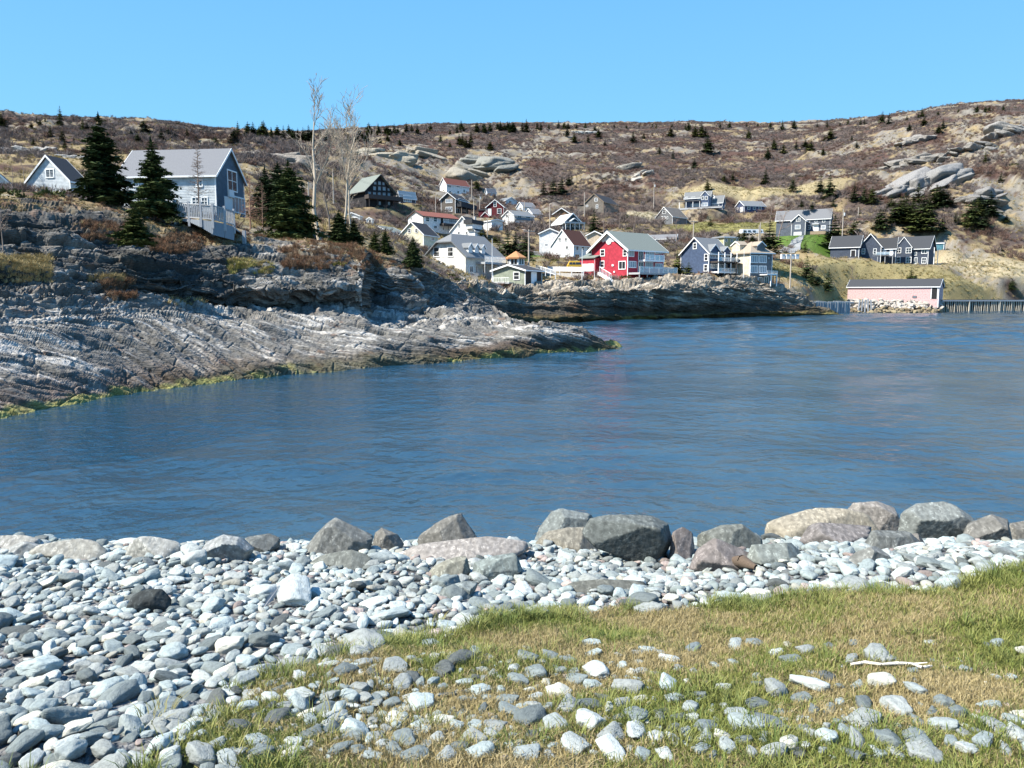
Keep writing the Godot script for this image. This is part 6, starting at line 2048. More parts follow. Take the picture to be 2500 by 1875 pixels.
		"w": [["L", 1, 160, 412, 200, 446, "x"], ["L", 1, 150, 474, 202, 516, "m"], ["L", 1, 138, 538, 210, 590, "g"], ["L", 0, 257, 416, 287, 454], ["L", 0, 328, 416, 354, 454], ["L", 0, 396, 416, 424, 454], ["L", 0, 260, 479, 292, 517, "x"], ["L", 0, 384, 479, 428, 517, "m"], ["L", 0, 312, 472, 364, 532, "d"]],
		"e": [["box", "terrace", 0, "L", 240, 534, 440, 570, 0.0, 2.6, "timber"], ["box", "door_arch", 0, "L", 308, 464, 368, 472, 0, 0.7, "trim"]]},
	{"n": "house", "l": "blue waterfront house with a blank blue gable and glass-fronted decks", "c": "house", "k": 5, "d": 170, "b": [[718, 1376, 36, 342, 1002, "L", 1096, 890, "slate_blue", "roof_grey", {"over": 0.4}]],
		"w": [["L", 0, 508, 952, 562, 1042, "w"], ["L", 0, 660, 1103, 714, 1202, "w"], ["L", 0, 654, 1243, 710, 1342, "w"], ["R", 0, 740, 1120, 870, 1165, "m"], ["R", 0, 885, 1118, 990, 1165, "m"], ["R", 0, 740, 1245, 860, 1300, "m"], ["R", 0, 870, 1245, 965, 1300, "m"]],
		"e": [["gab", "roof_gable", 0, "R", 745, 985, 872, 1098, -3.0, -0.1, "slate_blue", 1070, "roof_grey"], ["gab", "roof_gable", 0, "R", 905, 1016, 998, 1098, -3.0, 0.2, "slate_blue", 1070, "roof_grey"], ["box", "balcony_floor", 0, "R", 736, 1216, 1000, 1226, 0, 2.2, "dark_timber"], ["glass", "balcony_glass", 0, "R", 736, 1168, 1000, 1216, 0, 2.2], ["posts", "balcony_post", 0, "R", 736, 1100, 1000, 1376, 0, 2.2, 4, "trim"], ["box", "lower_deck", 0, "R", 736, 1352, 1000, 1364, 0, 2.2, "trim"], ["glass", "lower_glass", 0, "R", 736, 1310, 1000, 1352, 0, 2.2]]},
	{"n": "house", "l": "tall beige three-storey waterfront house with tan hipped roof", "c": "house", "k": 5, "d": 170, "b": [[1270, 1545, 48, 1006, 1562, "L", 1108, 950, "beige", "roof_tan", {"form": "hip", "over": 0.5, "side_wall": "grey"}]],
		"w": [["R", 0, 1281, 1126, 1390, 1224, "m"], ["R", 0, 1396, 1128, 1502, 1227, "m"], ["R", 0, 1279, 1263, 1385, 1364, "m"], ["R", 0, 1394, 1266, 1499, 1364, "m"], ["R", 0, 1330, 1420, 1378, 1500, "v"], ["R", 0, 1386, 1420, 1442, 1520, "v"], ["R", 0, 1460, 1410, 1530, 1530, "v"], ["R", 0, 1512, 1140, 1550, 1185, "b"], ["L", 0, 1050, 1180, 1080, 1230, "D"], ["L", 0, 1100, 1170, 1160, 1225, "v"]],
		"e": [["gab", "dormer", 0, "L", 1018, 936, 1136, 1090, -2.6, -0.2, "beige", 985, "roof_tan"], ["gab", "dormer", 0, "R", 1380, 944, 1494, 1106, -2.6, -0.2, "grey", 995, "roof_tan"], ["box", "deck", 0, "R", 1394, 1384, 1534, 1394, 0, 2.6, "trim"], ["rail", "deck_rail", 0, "R", 1394, 1338, 1534, 1384, 0, 2.6, 12, "trim"], ["posts", "deck_post", 0, "R", 1440, 1394, 1534, 1545, 0, 2.6, 2, "trim"], ["box", "side_deck", 0, "R", 1560, 1388, 1710, 1396, -4.0, -0.5, "timber"], ["rail", "side_rail", 0, "R", 1560, 1345, 1710, 1388, -4.0, -0.5, 14, "timber"], ["posts", "side_post", 0, "R", 1570, 1396, 1706, 1520, -4, -0.5, 4, "timber"], ["box", "link_deck", 0, "L", 1000, 1236, 1180, 1248, 0, 1.8, "dark_timber"], ["rail", "link_rail", 0, "L", 1000, 1190, 1180, 1236, 0, 1.8, 12, "dark_timber"], ["posts", "link_post", 0, "L", 1000, 1248, 1180, 1420, 0, 1.8, 3, "dark_timber"]]},
	{"n": "bungalow", "l": "flat-roofed moss-yellow building behind the blue waterfront house", "c": "building", "k": 5, "d": 212, "b": [[925, 1010, 50, 770, 1192, "L", 890, 868, "moss", "roof_grey", {"form": "flat", "over": 0.4}]],
		"w": [["R", 0, 944, 900, 972, 946], ["R", 0, 1016, 900, 1045, 947], ["R", 0, 1090, 898, 1118, 932, "v"]]},
	{"n": "house", "l": "long navy house with two front gables and dark roofs, above the pink shed", "c": "house", "k": 6, "d": 234, "b": [[1345, 832, 8, 1050, 1402, "R", 688, 574, "navy", "roof_dark", {"over": 0.5}], [920, 795, 6, 724, 985, "L", 670, 562, "navy", "roof_dark", {"deep": 11.0, "over": 0.4}], [1052, 832, 8, 922, 1060, "R", 670, 600, "navy", "roof_dark", {"deep": 9.0}], [724, 768, 8, 634, 760, "R", 672, 572, "navy", "roof_dark", {"deep": 8.0, "over": 0.4}]],
		"w": [["L", 1, 750, 688, 784, 740], ["L", 1, 853, 688, 887, 740], ["L", 2, 938, 684, 974, 748, "d"], ["L", 2, 1002, 682, 1034, 750, "d"], ["L", 0, 1063, 681, 1114, 733, "x", 1.0], ["L", 0, 1152, 681, 1208, 733, "x", 1.0], ["L", 0, 1060, 764, 1107, 820, "x", 1.0], ["L", 0, 1152, 764, 1206, 821, "x", 1.0], ["L", 0, 1288, 688, 1344, 736, "v"], ["L", 0, 1288, 768, 1336, 824, "x"], ["L", 0, 1222, 720, 1250, 752, "v"], ["L", 0, 1220, 768, 1254, 828, "v"], ["L", 3, 650, 700, 700, 760, "D"]],
		"e": [["gab", "front_gable", 0, "L", 1056, 586, 1214, 832, 0.0, 1.0, "navy", 676, "roof_dark"], ["box", "deck", 2, "L", 745, 752, 1050, 762, 0.3, 2.6, "grey_timber"], ["glass", "deck_glass", 2, "L", 745, 722, 1050, 752, 0, 2.6], ["posts", "deck_post", 2, "L", 770, 762, 1045, 832, 0, 2.6, 5, "grey_timber"], ["posts", "porch_post", 0, "R", 1350, 690, 1395, 832, 0, 1.5, 2, "trim"]]},
	{"n": "shed", "l": "small teal shed with flat roof on the straw bank right of the navy house", "c": "shed", "k": 6, "d": 252, "b": [[1490, 700, 8, 1418, 1500, "R", 644, 630, "teal", "roof_cold", {"over": 0.2, "form": "flat"}]]},
	{"n": "boat_shed", "l": "long faded pink shed with low dark roof at the wharf", "c": "shed", "k": 6, "d": 200, "b": [[1442, 1142, 8, 622, 1478, "R", 1032, 966, "pink", "roof_dark", {"over": 0.3, "side_wall": "pink"}]],
		"w": [["L", 0, 1372, 1036, 1440, 1142, "D"], ["L", 0, 1208, 1114, 1246, 1132, "b"]]},
]

var plan: Array = []

func plan_houses() -> Array:
	# where the houses stand, so that the ground can meet them
	var pts: Array = []
	for h in HOUSES:
		var bs: Array = []
		for b in h.b:
			bs.append(make_block(h.k, h.d, b))
		plan.append(bs)
		for j in bs.size():
			var o: Block = bs[j]
			var c := o.t * Vector3(-o.wl / 2, 0, -o.wr / 2)
			pads.append([c.x, c.z, maxf(o.wl, o.wr) * 0.62, maxf(o.wl, o.wr) * 0.62 + 7.0, c.y - 0.05])
			if j == 0:
				pts.append(c)
	return pts

func build_houses() -> void:
	for i in HOUSES.size():
		var h: Dictionary = HOUSES[i]
		var bs: Array = plan[i]
		var root := thing(h.n, h.l, h.c, bs[0].t.origin, bs[0].t.basis.get_euler().y, "village houses" if h.c == "house" else "")
		for j in bs.size():
			var opt: Dictionary = h.b[j][10].duplicate()
			for key in ["trim", "side_wall"]:
				if opt.has(key):
					opt[key] = paint[opt[key]]
			build_block(root, bs[j], paint[h.b[j][8]], paint[h.b[j][9]], opt)
		for w in h.get("w", []):
			add_window(root, bs[w[1]], h.k, w)
		for e in h.get("e", []):
			add_extra(root, bs, h.k, e)
		if h.l.begins_with("bright red"):
			emblem(root, bs[0])

func emblem(root: Node3D, o: Block) -> void:
	# white gable panel and the round crescent on it
	var tr := root.transform.affine_inverse() * o.t
	var a := wall_spot(o, "L", 4, 878, 936)
	var b := wall_spot(o, "L", 4, 1174, 936)
	var c := wall_spot(o, "L", 4, 1030, 812)
	var k := Kit.new()
	for z in [0.06]:
		face3(k, Vector3(a.x, a.y, z), Vector3(c.x, o.hr - 0.1, z), Vector3(b.x, b.y, z), Vector3.BACK)
		face(k, Vector3(a.x, a.y, 0.0), Vector3(b.x, b.y, 0.0), Vector3(b.x, b.y, z), Vector3(a.x, a.y, z), Vector3.DOWN)
	part("gable_panel", k.mesh(), paint.trim, root, tr)
	for j in 4:
		var kk := Kit.new()
		var u := lerpf(a.x + 0.5, b.x - 0.5, [0.0, 0.22, 0.78, 1.0][j])
		obox(kk, o, "L", u - 0.18, a.y - 0.28, u + 0.18, a.y - 0.005, 0.005, 0.08)
		part("bracket", kk.mesh(), paint.trim, root, tr)
	var m := wall_spot(o, "L", 4, 1034, 926)
	var disc := Kit.new()
	ring(disc, Vector3(m.x, m.y, 0.07), 0.0, 0.78, 0.0, TAU, 0.06)
	var e := part("emblem", disc.mesh(), paint.trim, root, tr)
	var arc := Kit.new()
	ring(arc, Vector3(m.x, m.y, 0.135), 0.58, 0.72, 0.5, 3.9, 0.02)
	part("crescent", arc.mesh(), paint.grey_trim, e)
	var tm := TextMesh.new()
	tm.text = "C"
	var sf := SystemFont.new()
	sf.font_names = PackedStringArray(["Droid Sans"])
	tm.font = sf
	tm.font_size = 48
	tm.pixel_size = 0.016
	tm.depth = 0.02
	part("letter", tm, paint.grey_trim, e, Transform3D(Basis(), Vector3(m.x + 0.03, m.y, 0.145)))

func ring(k: Kit, c: Vector3, r0: float, r1: float, a0: float, a1: float, th: float) -> void:
	var n := 28
	for j in n:
		var p := lerpf(a0, a1, j / float(n))
		var q := lerpf(a0, a1, (j + 1) / float(n))
		var P := Vector3(cos(p), sin(p), 0)
		var Q := Vector3(cos(q), sin(q), 0)
		var z := Vector3(0, 0, th)
		face(k, c + P * r0 + z, c + P * r1 + z, c + Q * r1 + z, c + Q * r0 + z, Vector3.BACK)
		face(k, c + P * r1, c + Q * r1, c + Q * r1 + z, c + P * r1 + z, P)

# ---------------------------------------------------------------- poles, decks, fences, vehicles, small things
# crop, x, top y, foot y, distance (0: where the ground is seen), crossbar, transformer, label
const POLES := [
	[3, 840, 115, 345, 335, 0, 0, "thin power pole right of the white red-roofed house"],
	[3, 946, 308, 520, 305, 1, 1, "power pole with a transformer left of the dark red house"],
	[3, 868, 370, 615, 270, 0, 0, "pale pole beside the brown-grey porch house"],
	[3, 1050, 628, 822, 218, 0, 0, "pale pole in front of the white box-like building"],
	[3, 1552, 400, 530, 322, 0, 0, "short pole at the pale low house, upper village"],
	[3, 1608, 788, 1300, 146, 1, 0, "tall pale light pole with a crossbar behind the boathouse"],
	[3, 1893, 450, 775, 236, 0, 0, "pole left of the teal porch house"],
	[4, 700, 288, 592, 285, 0, 0, "pole left of the shingled house"],
	[4, 1636, 150, 445, 330, 0, 1, "lone tall power pole on the brown slope"],
	[5, 512, 660, 905, 205, 1, 0, "power pole with double crossbar behind the blue gable"],
	[5, 1396, 720, 945, 200, 0, 0, "left pole of two by the tall dark spruce"],
	[5, 1412, 690, 948, 200, 0, 0, "right pole of two by the tall dark spruce"],
	[5, 1820, 1058, 1482, 185, 1, 0, "tall pale power pole on the grassy bank right of the beige three-storey house"],
	[6, 576, 345, 578, 246, 0, 1, "power pole with a transformer right of the grey-blue house"],
	[6, 716, 320, 462, 285, 0, 0, "distant pale pole left of the grove"],
	[2, 532, 680, 870, 160, 0, 0, "pale pole behind the bare trees left of the chalet"],
	[2, 740, 570, 800, 190, 0, 0, "grey pole among the bare trees by the chalet"],
	[3, 352, 330, 520, 280, 0, 0, "thin grey pole left of the brown-grey house"],
]

func build_poles() -> void:
	var wood := mat(0.42, 0.37, 0.31, 0.95)
	var tops: Array = []
	for p in POLES:
		var a := cv(p[0], p[1], p[2])
		var b := cv(p[0], p[1], p[3])
		var base := at(b.x, b.y, p[4])
		var h: float = (b.y - a.y) * p[4] / F
		var t := thing("utility_pole", p[7], "pole", base, 0.35, "poles of the village")
		var k := Kit.new()
		k.tube(Vector3(0, -1.5, 0), Vector3(0, h, 0), 0.17, 0.11, 8)
		part("post", k.mesh(), wood, t)
		tops.append(base + Vector3(0, h - 0.4, 0))
		if p[5]:
			k = Kit.new()
			k.bar(Vector3(-1.1, h - 0.35, 0.16), Vector3(1.1, h - 0.35, 0.16), 0.1, 0.12)
			part("crossbar", k.mesh(), wood, t)
			for x in [-1.0, -0.45, 0.45, 1.0]:
				k = Kit.new()
				k.tube(Vector3(x, h - 0.30, 0.16), Vector3(x, h - 0.1, 0.16), 0.05, 0.035, 6)
				part("insulator", k.mesh(), mat(0.3, 0.28, 0.25, 0.3), t)
		if p[6]:
			k = Kit.new()
			k.tube(Vector3(0.38, h - 1.9, 0.1), Vector3(0.38, h - 1.0, 0.1), 0.24, 0.24, 10)
			k.tube(Vector3(0.38, h - 1.0, 0.1), Vector3(0.38, h - 0.93, 0.1), 0.24, 0.02, 10)
			part("transformer", k.mesh(), mat(0.62, 0.62, 0.6, 0.5), t)
	for w in [[16, 17, "thin power line crossing in front of the chalet"], [17, 1, "thin power line running above the brown-grey house"], [9, 11, "thin power line above the waterfront roofs"]]:
		var k := Kit.new()
		for off in [-0.5, 0.5]:
			for j in 14:
				var pts: Array = []
				for s in 2:
					var f: float = (j + s) / 14.0
					pts.append(tops[w[0]].lerp(tops[w[1]], f) + Vector3(off, -4.0 * f * (1.0 - f) * 1.2, 0))
				k.tube(pts[0], pts[1], 0.02, 0.02, 4)
		tag(part("power_line", k.mesh(), mat(0.05, 0.05, 0.05, 0.8), self), w[2], "cable")
	# flag and light poles at the waterfront
	var white := mat(0.74, 0.74, 0.72, 0.5)
	for f in [[4, 668, 1058, 1505, 146, "tall white flagpole left of the red house", 0.07], [4, 836, 1200, 1475, 147, "shorter white pole before the red house's steps", 0.05], [3, 1116, 928, 1450, 131, "white flagpole in front of the balcony of the cream house", 0.06], [5, 1190, 1062, 1365, 163, "thin white flagpole before the beige house", 0.05]]:
		var a := cv(f[0], f[1], f[2])
		var b := cv(f[0], f[1], f[3])
		var base := at(b.x, b.y, f[4])
		var h: float = (b.y - a.y) * f[4] / F
		var t := thing("flagpole", f[5], "flagpole", base)
		var k := Kit.new()
		k.tube(Vector3(0, -1.0, 0), Vector3(0, h, 0), f[6] * 1.3, f[6] * 0.7, 8)
		part("post", k.mesh(), white, t)
		k = Kit.new()
		k.tube(Vector3(0, h, 0), Vector3(0, h + 0.1, 0), 0.02, 0.09, 8)
		k.tube(Vector3(0, h + 0.1, 0), Vector3(0, h + 0.2, 0), 0.09, 0.02, 8)
		part("finial", k.mesh(), white, t)

func build_deck() -> void:
	# the bowed deck that bridges the gap in the rock by the blue-grey house
	var pts: Array = []
	for p in [[1484, 985, 60.5], [1600, 1000, 59], [1700, 1006, 58.2], [1800, 1018, 58], [1900, 1040, 58.4], [1978, 1062, 59.2]]:
		var c := cv(1, p[0], p[1])
		pts.append(at(c.x, c.y, p[2]))
	var root := thing("deck", "bowed grey wooden deck with picket railing beside the blue-grey house", "deck", pts[2])
	var o := -root.position
	var floor_ := Kit.new()
	for j in 5:
		var a: Vector3 = pts[j] + o
		var b: Vector3 = pts[j + 1] + o
		poly8(floor_, [a, b, b + Vector3(-1.5, 0, -6), a + Vector3(-1.5, 0, -6), a + Vector3(0, 0.12, 0), b + Vector3(0, 0.12, 0), b + Vector3(-1.5, 0.12, -6), a + Vector3(-1.5, 0.12, -6)])
	part("floor", floor_.mesh(), paint.grey_timber, root)
	var rail := Kit.new()
	var skirt_mat := mat(0.22, 0.25, 0.28, 0.9)
	var H := 1.12
	for j in 5:
		var a: Vector3 = pts[j] + o
		var b: Vector3 = pts[j + 1] + o
		rail.bar(a + Vector3(0, 0.12 + H, 0.05), b + Vector3(0, 0.12 + H, 0.05), 0.12, 0.06)
		rail.bar(a + Vector3(0, 0.26, 0.05), b + Vector3(0, 0.26, 0.05), 0.07, 0.07)
		var n := 7 if j < 4 else 6
		for s in n:
			var q := a.lerp(b, (s + 0.5) / n)
			var k := Kit.new()
			k.box(q + Vector3(-0.04, 0.26, 0.02), q + Vector3(0.04, 0.12 + H - 0.03, 0.06))
			part("baluster", k.mesh(), paint.grey_timber, root)
			# skirt boards below the floor, longer where the ground falls away
			var drop: float = [0.15, 0.2, 0.55, 0.95, 1.0][j] + (s / float(n)) * ([0.05, 0.35, 0.4, 0.05, 0.0][j])
			k = Kit.new()
			var w := a.distance_to(b) / n * 0.47
			var dir := (b - a).normalized()
			k.bar(q - dir * w + Vector3(0, -drop / 2 + 0.1, 0.03), q + dir * w + Vector3(0, -drop / 2 + 0.1, 0.03), 0.03, drop)
			part("skirt_board", k.mesh(), skirt_mat, root)
	for j in 6:
		var a: Vector3 = pts[j] + o
		var k := Kit.new()
		k.box(a + Vector3(-0.08, -0.4, -0.02), a + Vector3(0.08, H + 0.3, 0.12))
		part("post", k.mesh(), paint.grey_timber, root)
	part("rail", rail.mesh(), paint.grey_timber, root)
	for j in [2, 5]:
		var a: Vector3 = pts[j] + o
		var k := Kit.new()
		k.box(a + Vector3(-0.12, -3.5, -2.2), a + Vector3(0.12, 0.0, -1.96))
		part("pillar", k.mesh(), paint.grey_timber, root)

func picket_fence(called: String, label: String, a: Vector3, b: Vector3, h: float, n: int, m: Material, solid_ := false) -> void:
	var root := thing(called, label, "fence", a)
	var d := b - a
	var k := Kit.new()
	k.bar(Vector3(0, h, 0), d + Vector3(0, h, 0), 0.1, 0.08)
	k.bar(Vector3(0, h * 0.25, 0), d + Vector3(0, h * 0.25, 0), 0.06, 0.08)
	part("rail", k.mesh(), m, root)
	var posts := maxi(2, int(d.length() / 2.4))
	for j in posts + 1:
		k = Kit.new()
		var q := d * (j / float(posts))
		k.box(q + Vector3(-0.07, -0.6, -0.07), q + Vector3(0.07, h + 0.1, 0.07))
		part("post", k.mesh(), m, root)
	if solid_:
		for j in posts:
			k = Kit.new()
			k.bar(d * ((j + 0.04) / posts) + Vector3(0, h * 0.6, 0.02), d * ((j + 0.96) / posts) + Vector3(0, h * 0.6, 0.02), 0.04, h * 0.62)
			part("panel", k.mesh(), m, root)
	else:
		k = Kit.new()
		for j in n:
			var q := d * ((j + 0.5) / n)
			k.box(q + Vector3(-0.03, h * 0.1, 0.035), q + Vector3(0.03, h * 0.97, 0.06))
		tag(part("pickets", k.mesh(), m, root), "", "", "", "stuff")

# rock showing through the hill: px, foot py, width px, height px, turn, reflectance, label
const OUTCROPS := [
	[2185, 474, 90, 26, 0.35, [0.27, 0.26, 0.245], "lower end of the slanting grey rock rib above the grove"],
	[2245, 456, 110, 36, 0.3, [0.29, 0.28, 0.265], "middle of the slanting grey rock rib above the grove"],
	[2308, 446, 90, 40, 0.2, [0.27, 0.265, 0.25], "thick upper end of the slanting grey rock rib above the grove"],
	[2235, 394, 120, 22, 0.1, [0.27, 0.25, 0.22], "long flat rock ledge high above the slanting rib"],
	[2232, 344, 80, 15, 0.1, [0.30, 0.28, 0.25], "small rock ledge near the skyline, right slope"],
	[2360, 366, 130, 16, -0.1, [0.27, 0.255, 0.23], "thin rock ledge on the upper right slope"],
	[2400, 488, 80, 26, -0.1, [0.24, 0.23, 0.215], "grey overhanging rock above the thicket"],
	[2460, 325, 90, 24, -0.2, [0.30, 0.285, 0.26], "broken grey crag near the skyline at the right edge"],
	[1190, 412, 95, 34, 0.1, [0.27, 0.265, 0.23], "rounded grey-green rock dome above the red-roofed white house"],
	[1130, 425, 70, 30, -0.2, [0.34, 0.31, 0.25], "pale crag left of the grey-green rock dome"],
	[700, 392, 170, 24, 0.0, [0.30, 0.27, 0.23], "long low rock face behind the tallest bare tree"],
	[940, 385, 120, 26, 0.1, [0.40, 0.36, 0.28], "cream scree face above the black chalet"],
	[1030, 380, 80, 18, -0.1, [0.38, 0.34, 0.27], "cream rock shelf right of the scree face"],
	[1565, 428, 36, 16, 0.4, [0.46, 0.43, 0.37], "small bright rock on the brown slope above the village"],
	[1540, 408, 60, 12, 0.3, [0.31, 0.29, 0.25], "slanting rock step above the small bright rock"],
	[60, 372, 150, 12, 0.0, [0.46, 0.44, 0.40], "pale bare rock strip behind the left cottage"],
	[190, 388, 130, 12, 0.05, [0.46, 0.44, 0.40], "pale bare rock strip left of the tallest spruce's top"],
	[1425, 327, 60, 7, 0.0, [0.55, 0.54, 0.50], "white bare rock patch just below the skyline among spruces"],
]

func build_outcrops() -> void:
	var r := RandomNumberGenerator.new()
	r.seed = 41
	var slabs: Array = []
	for k in 7:
		slabs.append(arr_mesh(pebble(860 + k, 3, 1.0)))
	for q in OUTCROPS:
		var p := ground_hit(q[0], q[1], 120.0)
		var m := -p.z / F
		var mt := mat(q[5][0], q[5][1], q[5][2], 0.95, {"tex": noise_tex("rock", 0.035, 5, 0.45, 1.35), "scale": 0.25, "aniso": Vector3(0.5, 2.0, 0.5), "world": true, "bump": noise_tex("rockb", 0.02, 5, 0.0, 1.0), "depth": 30.0, "spec": 0.2})
		var t := thing("rock_outcrop", q[6], "rock", p, 0.0, "rock showing on the hill")
		var w: float = q[2] * m
		var h: float = q[3] * m
		var n := clampi(int(w / h * 3.0), 6, 18)
		for j in n:
			var f := (j + r.randf()) / n - 0.5
			var x := f * w
			var z := r.randfn() * h * 0.5
			var y := land(p.x + x, p.z + z) - p.y
			var s := h * r.randf_range(0.5, 1.1) * (1.15 - absf(f))
			var b := Basis(Vector3.BACK, q[4] + r.randfn() * 0.12) * Basis(Vector3.UP, r.randf() * 0.8) * Basis(Vector3.RIGHT, r.randfn() * 0.2)
			part("slab", slabs[r.randi() % slabs.size()], mt, t, Transform3D(b * Basis.from_scale(Vector3(s * r.randf_range(1.0, 2.0), s * r.randf_range(0.3, 0.62), s * r.randf_range(0.8, 1.2))), Vector3(x, y + s * 0.12, z)))

func build_misc() -> void:
	build_outcrops()
	build_poles()
	build_deck()
	# white fence and wall left of the red house
	var c := func(k, x, y, d): return at(cv(k, x, y).x, cv(k, x, y).y, d)
	picket_fence("fence", "white board fence along the top of the wall left of the red house", c.call(4, 210, 1352, 152), c.call(4, 690, 1362, 148), 1.05, 0, paint.trim, true)
	picket_fence("fence", "white picket fence sloping down beside the boathouse", c.call(4, 50, 1322, 150), c.call(4, 310, 1402, 141), 0.9, 34, paint.trim)
	picket_fence("fence", "weathered fence round the green yard by the tall white house", c.call(4, 20, 1130, 198), c.call(4, 235, 1150, 196), 1.1, 30, paint.grey_timber)
	picket_fence("fence", "pale low fence in front of the gnarled bare tree, mid village", c.call(3, 1220, 850, 240), c.call(3, 1560, 835, 238), 1.3, 40, paint.trim)
	var w := Kit.new()
	var a: Vector3 = c.call(4, 210, 1356, 152)
	var b: Vector3 = c.call(4, 690, 1366, 148)
	w.bar(a - Vector3(0, 1.3, 0.25), b - Vector3(0, 1.3, 0.25), 0.4, 2.5)
	tag(part("retaining_wall", w.mesh(), paint.concrete, self), "pale concrete retaining wall under the white board fence", "wall")
	# steps beside the red house
	var st := thing("steps", "white wooden steps running down the foot of the red gable", "steps", c.call(4, 905, 1350, 150))
	var s0: Vector3 = Vector3.ZERO
	var s1: Vector3 = c.call(4, 1060, 1448, 147.5) - st.position
	for j in 9:
		var k := Kit.new()
		var q := s0.lerp(s1, j / 8.0)
		k.box(q + Vector3(-0.25, -0.6, -0.9), q + Vector3(0.35, 0.0, 0.1))
		part("tread", k.mesh(), paint.trim, st)
	var rk := Kit.new()
	rk.bar(s0 + Vector3(0, 1.0, 0.1), s1 + Vector3(0, 1.0, 0.1), 0.08, 0.1)
	for j in 9:
		var q := s0.lerp(s1, j / 8.0)
		rk.box(q + Vector3(-0.04, 0, 0.06), q + Vector3(0.04, 1.0, 0.14))
	part("handrail", rk.mesh(), paint.trim, st)
	# gazebo
	var gb: Vector3 = c.call(3, 1436, 1300, 145)
	var g := thing("gazebo", "white windowed gazebo with a faded orange hipped roof behind the boathouse", "gazebo", gb)
	var mk := 145.0 / F * CROP[3][2]
	var rad := 118.0 * mk
	var wall_h := 140.0 * mk
	for j in 6:
		var t0 := TAU * (j + 0.25) / 6.0
		var t1 := TAU * (j + 1.25) / 6.0
		var p0 := Vector3(cos(t0), 0, sin(t0)) * rad
		var p1 := Vector3(cos(t1), 0, sin(t1)) * rad
		var k := Kit.new()
		var out := (p0 + p1) * 0.5
		var inn := -out.normalized() * 0.12
		for seg in [[0.0, 1.0, -1.5, wall_h * 0.35], [0.0, 1.0, wall_h * 0.85, wall_h], [0.0, 0.16, wall_h * 0.35, wall_h * 0.85], [0.84, 1.0, wall_h * 0.35, wall_h * 0.85], [0.46, 0.54, wall_h * 0.35, wall_h * 0.85]]:
			var e0: Vector3 = p0.lerp(p1, seg[0])
			var e1: Vector3 = p0.lerp(p1, seg[1])
			var lo := Vector3(0, seg[2], 0)
			var hi := Vector3(0, seg[3], 0)
			poly8(k, [e0 + lo, e1 + lo, e1 + inn + lo, e0 + inn + lo, e0 + hi, e1 + hi, e1 + inn + hi, e0 + inn + hi])
		part("wall", k.mesh(), paint.white, g)
		k = Kit.new()
		var e0 := p0.lerp(p1, 0.1) + inn * 0.5
		var e1 := p0.lerp(p1, 0.9) + inn * 0.5
		face(k, e0 + Vector3(0, wall_h * 0.35, 0), e1 + Vector3(0, wall_h * 0.35, 0), e1 + Vector3(0, wall_h * 0.85, 0), e0 + Vector3(0, wall_h * 0.85, 0), out)
		part("pane", k.mesh(), paint.pane, g)
		k = Kit.new()
		var r0 := p0 * 1.25 + Vector3(0, wall_h, 0)
		var r1 := p1 * 1.25 + Vector3(0, wall_h, 0)
		face3(k, r0, Vector3(0, wall_h + 90.0 * mk, 0), r1, out + Vector3.UP * 2.0)
		face(k, r0, r1, r1 * 0.98 - Vector3(0, 0.25, 0), r0 * 0.98 - Vector3(0, 0.25, 0), out)
		face3(k, r0 * 0.98 - Vector3(0, 0.25, 0), r1 * 0.98 - Vector3(0, 0.25, 0), Vector3(0, wall_h - 0.25, 0), Vector3.DOWN)
		part("roof_panel", k.mesh(), paint.roof_orange, g)
	# wharf: deck on close-set piles
	var wa := at(2268, 734, 213)
	var wb := at(2640, 734, 222)
	var wf := thing("wharf", "pale timber wharf on close-set vertical piles below the scree bank", "wharf", wa)
	var d := wb - wa
	var k := Kit.new()
	k.bar(Vector3(0, 0, -2.5), d + Vector3(0, 0, -2.5), 5.0, 0.35)
	part("deck", k.mesh(), paint.timber, wf)
	k = Kit.new()
	k.bar(Vector3(0, 0.0, 0.15), d + Vector3(0, 0.0, 0.15), 0.25, 0.4)
	part("kerb_beam", k.mesh(), paint.grey_timber, wf)
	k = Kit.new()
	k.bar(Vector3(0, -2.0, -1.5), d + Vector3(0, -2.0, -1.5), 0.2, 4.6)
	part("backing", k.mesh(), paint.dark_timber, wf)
	var pile := Kit.new()
	pile.tube(Vector3(0, -5, 0), Vector3(0, 0.05, 0), 0.15, 0.13, 7)
	var pm := pile.mesh()
	var pale := mat(0.52, 0.47, 0.38, 0.95, {"tex": noise_tex("grit", 0.05, 4, 0.7, 1.15), "scale": 0.6})
	for j in 84:
		var fat := 1.6 if j % 17 == 4 else rng.randf_range(0.8, 1.1)
		part("piling", pm, pale, wf, Transform3D(Basis.from_scale(Vector3(fat, 1, fat)), d * ((j + 0.5) / 84.0) + Vector3(rng.randfn() * 0.06, 0, 0.05 + 0.1 * (fat - 1.0))))
	# dark sheet-piled quay and its planks
	var qa := at(1918, 735, 186)
	var qb := at(2076, 736, 192)
	var qu := thing("quay_wall", "blue-grey weathered plank quay wall left of the pink shed", "quay", qa)
	d = qb - qa
	for j in 26:
		k = Kit.new()
		var q := d * ((j + 0.5) / 26.0)
		k.box(q + Vector3(-0.28, -4.5, -0.15 + 0.05 * (j % 3)), q + Vector3(0.28, rng.randf_range(-0.1, 0.15), 0.1 + 0.05 * (j % 3)))
		part("plank", k.mesh(), mat(0.24, 0.26, 0.28, 0.95) if j % 4 else mat(0.33, 0.34, 0.34, 0.95), qu)
	k = Kit.new()
	k.bar(Vector3(0, -0.3, -3.0), d + Vector3(0, -0.3, -3.0), 6.0, 0.3)
	part("deck", k.mesh(), paint.concrete, qu)
	# rubble bank in front of the pink shed, and the cribwork posts beside it
	var r := RandomNumberGenerator.new()
	r.seed = 31
	var bank := Kit.new()
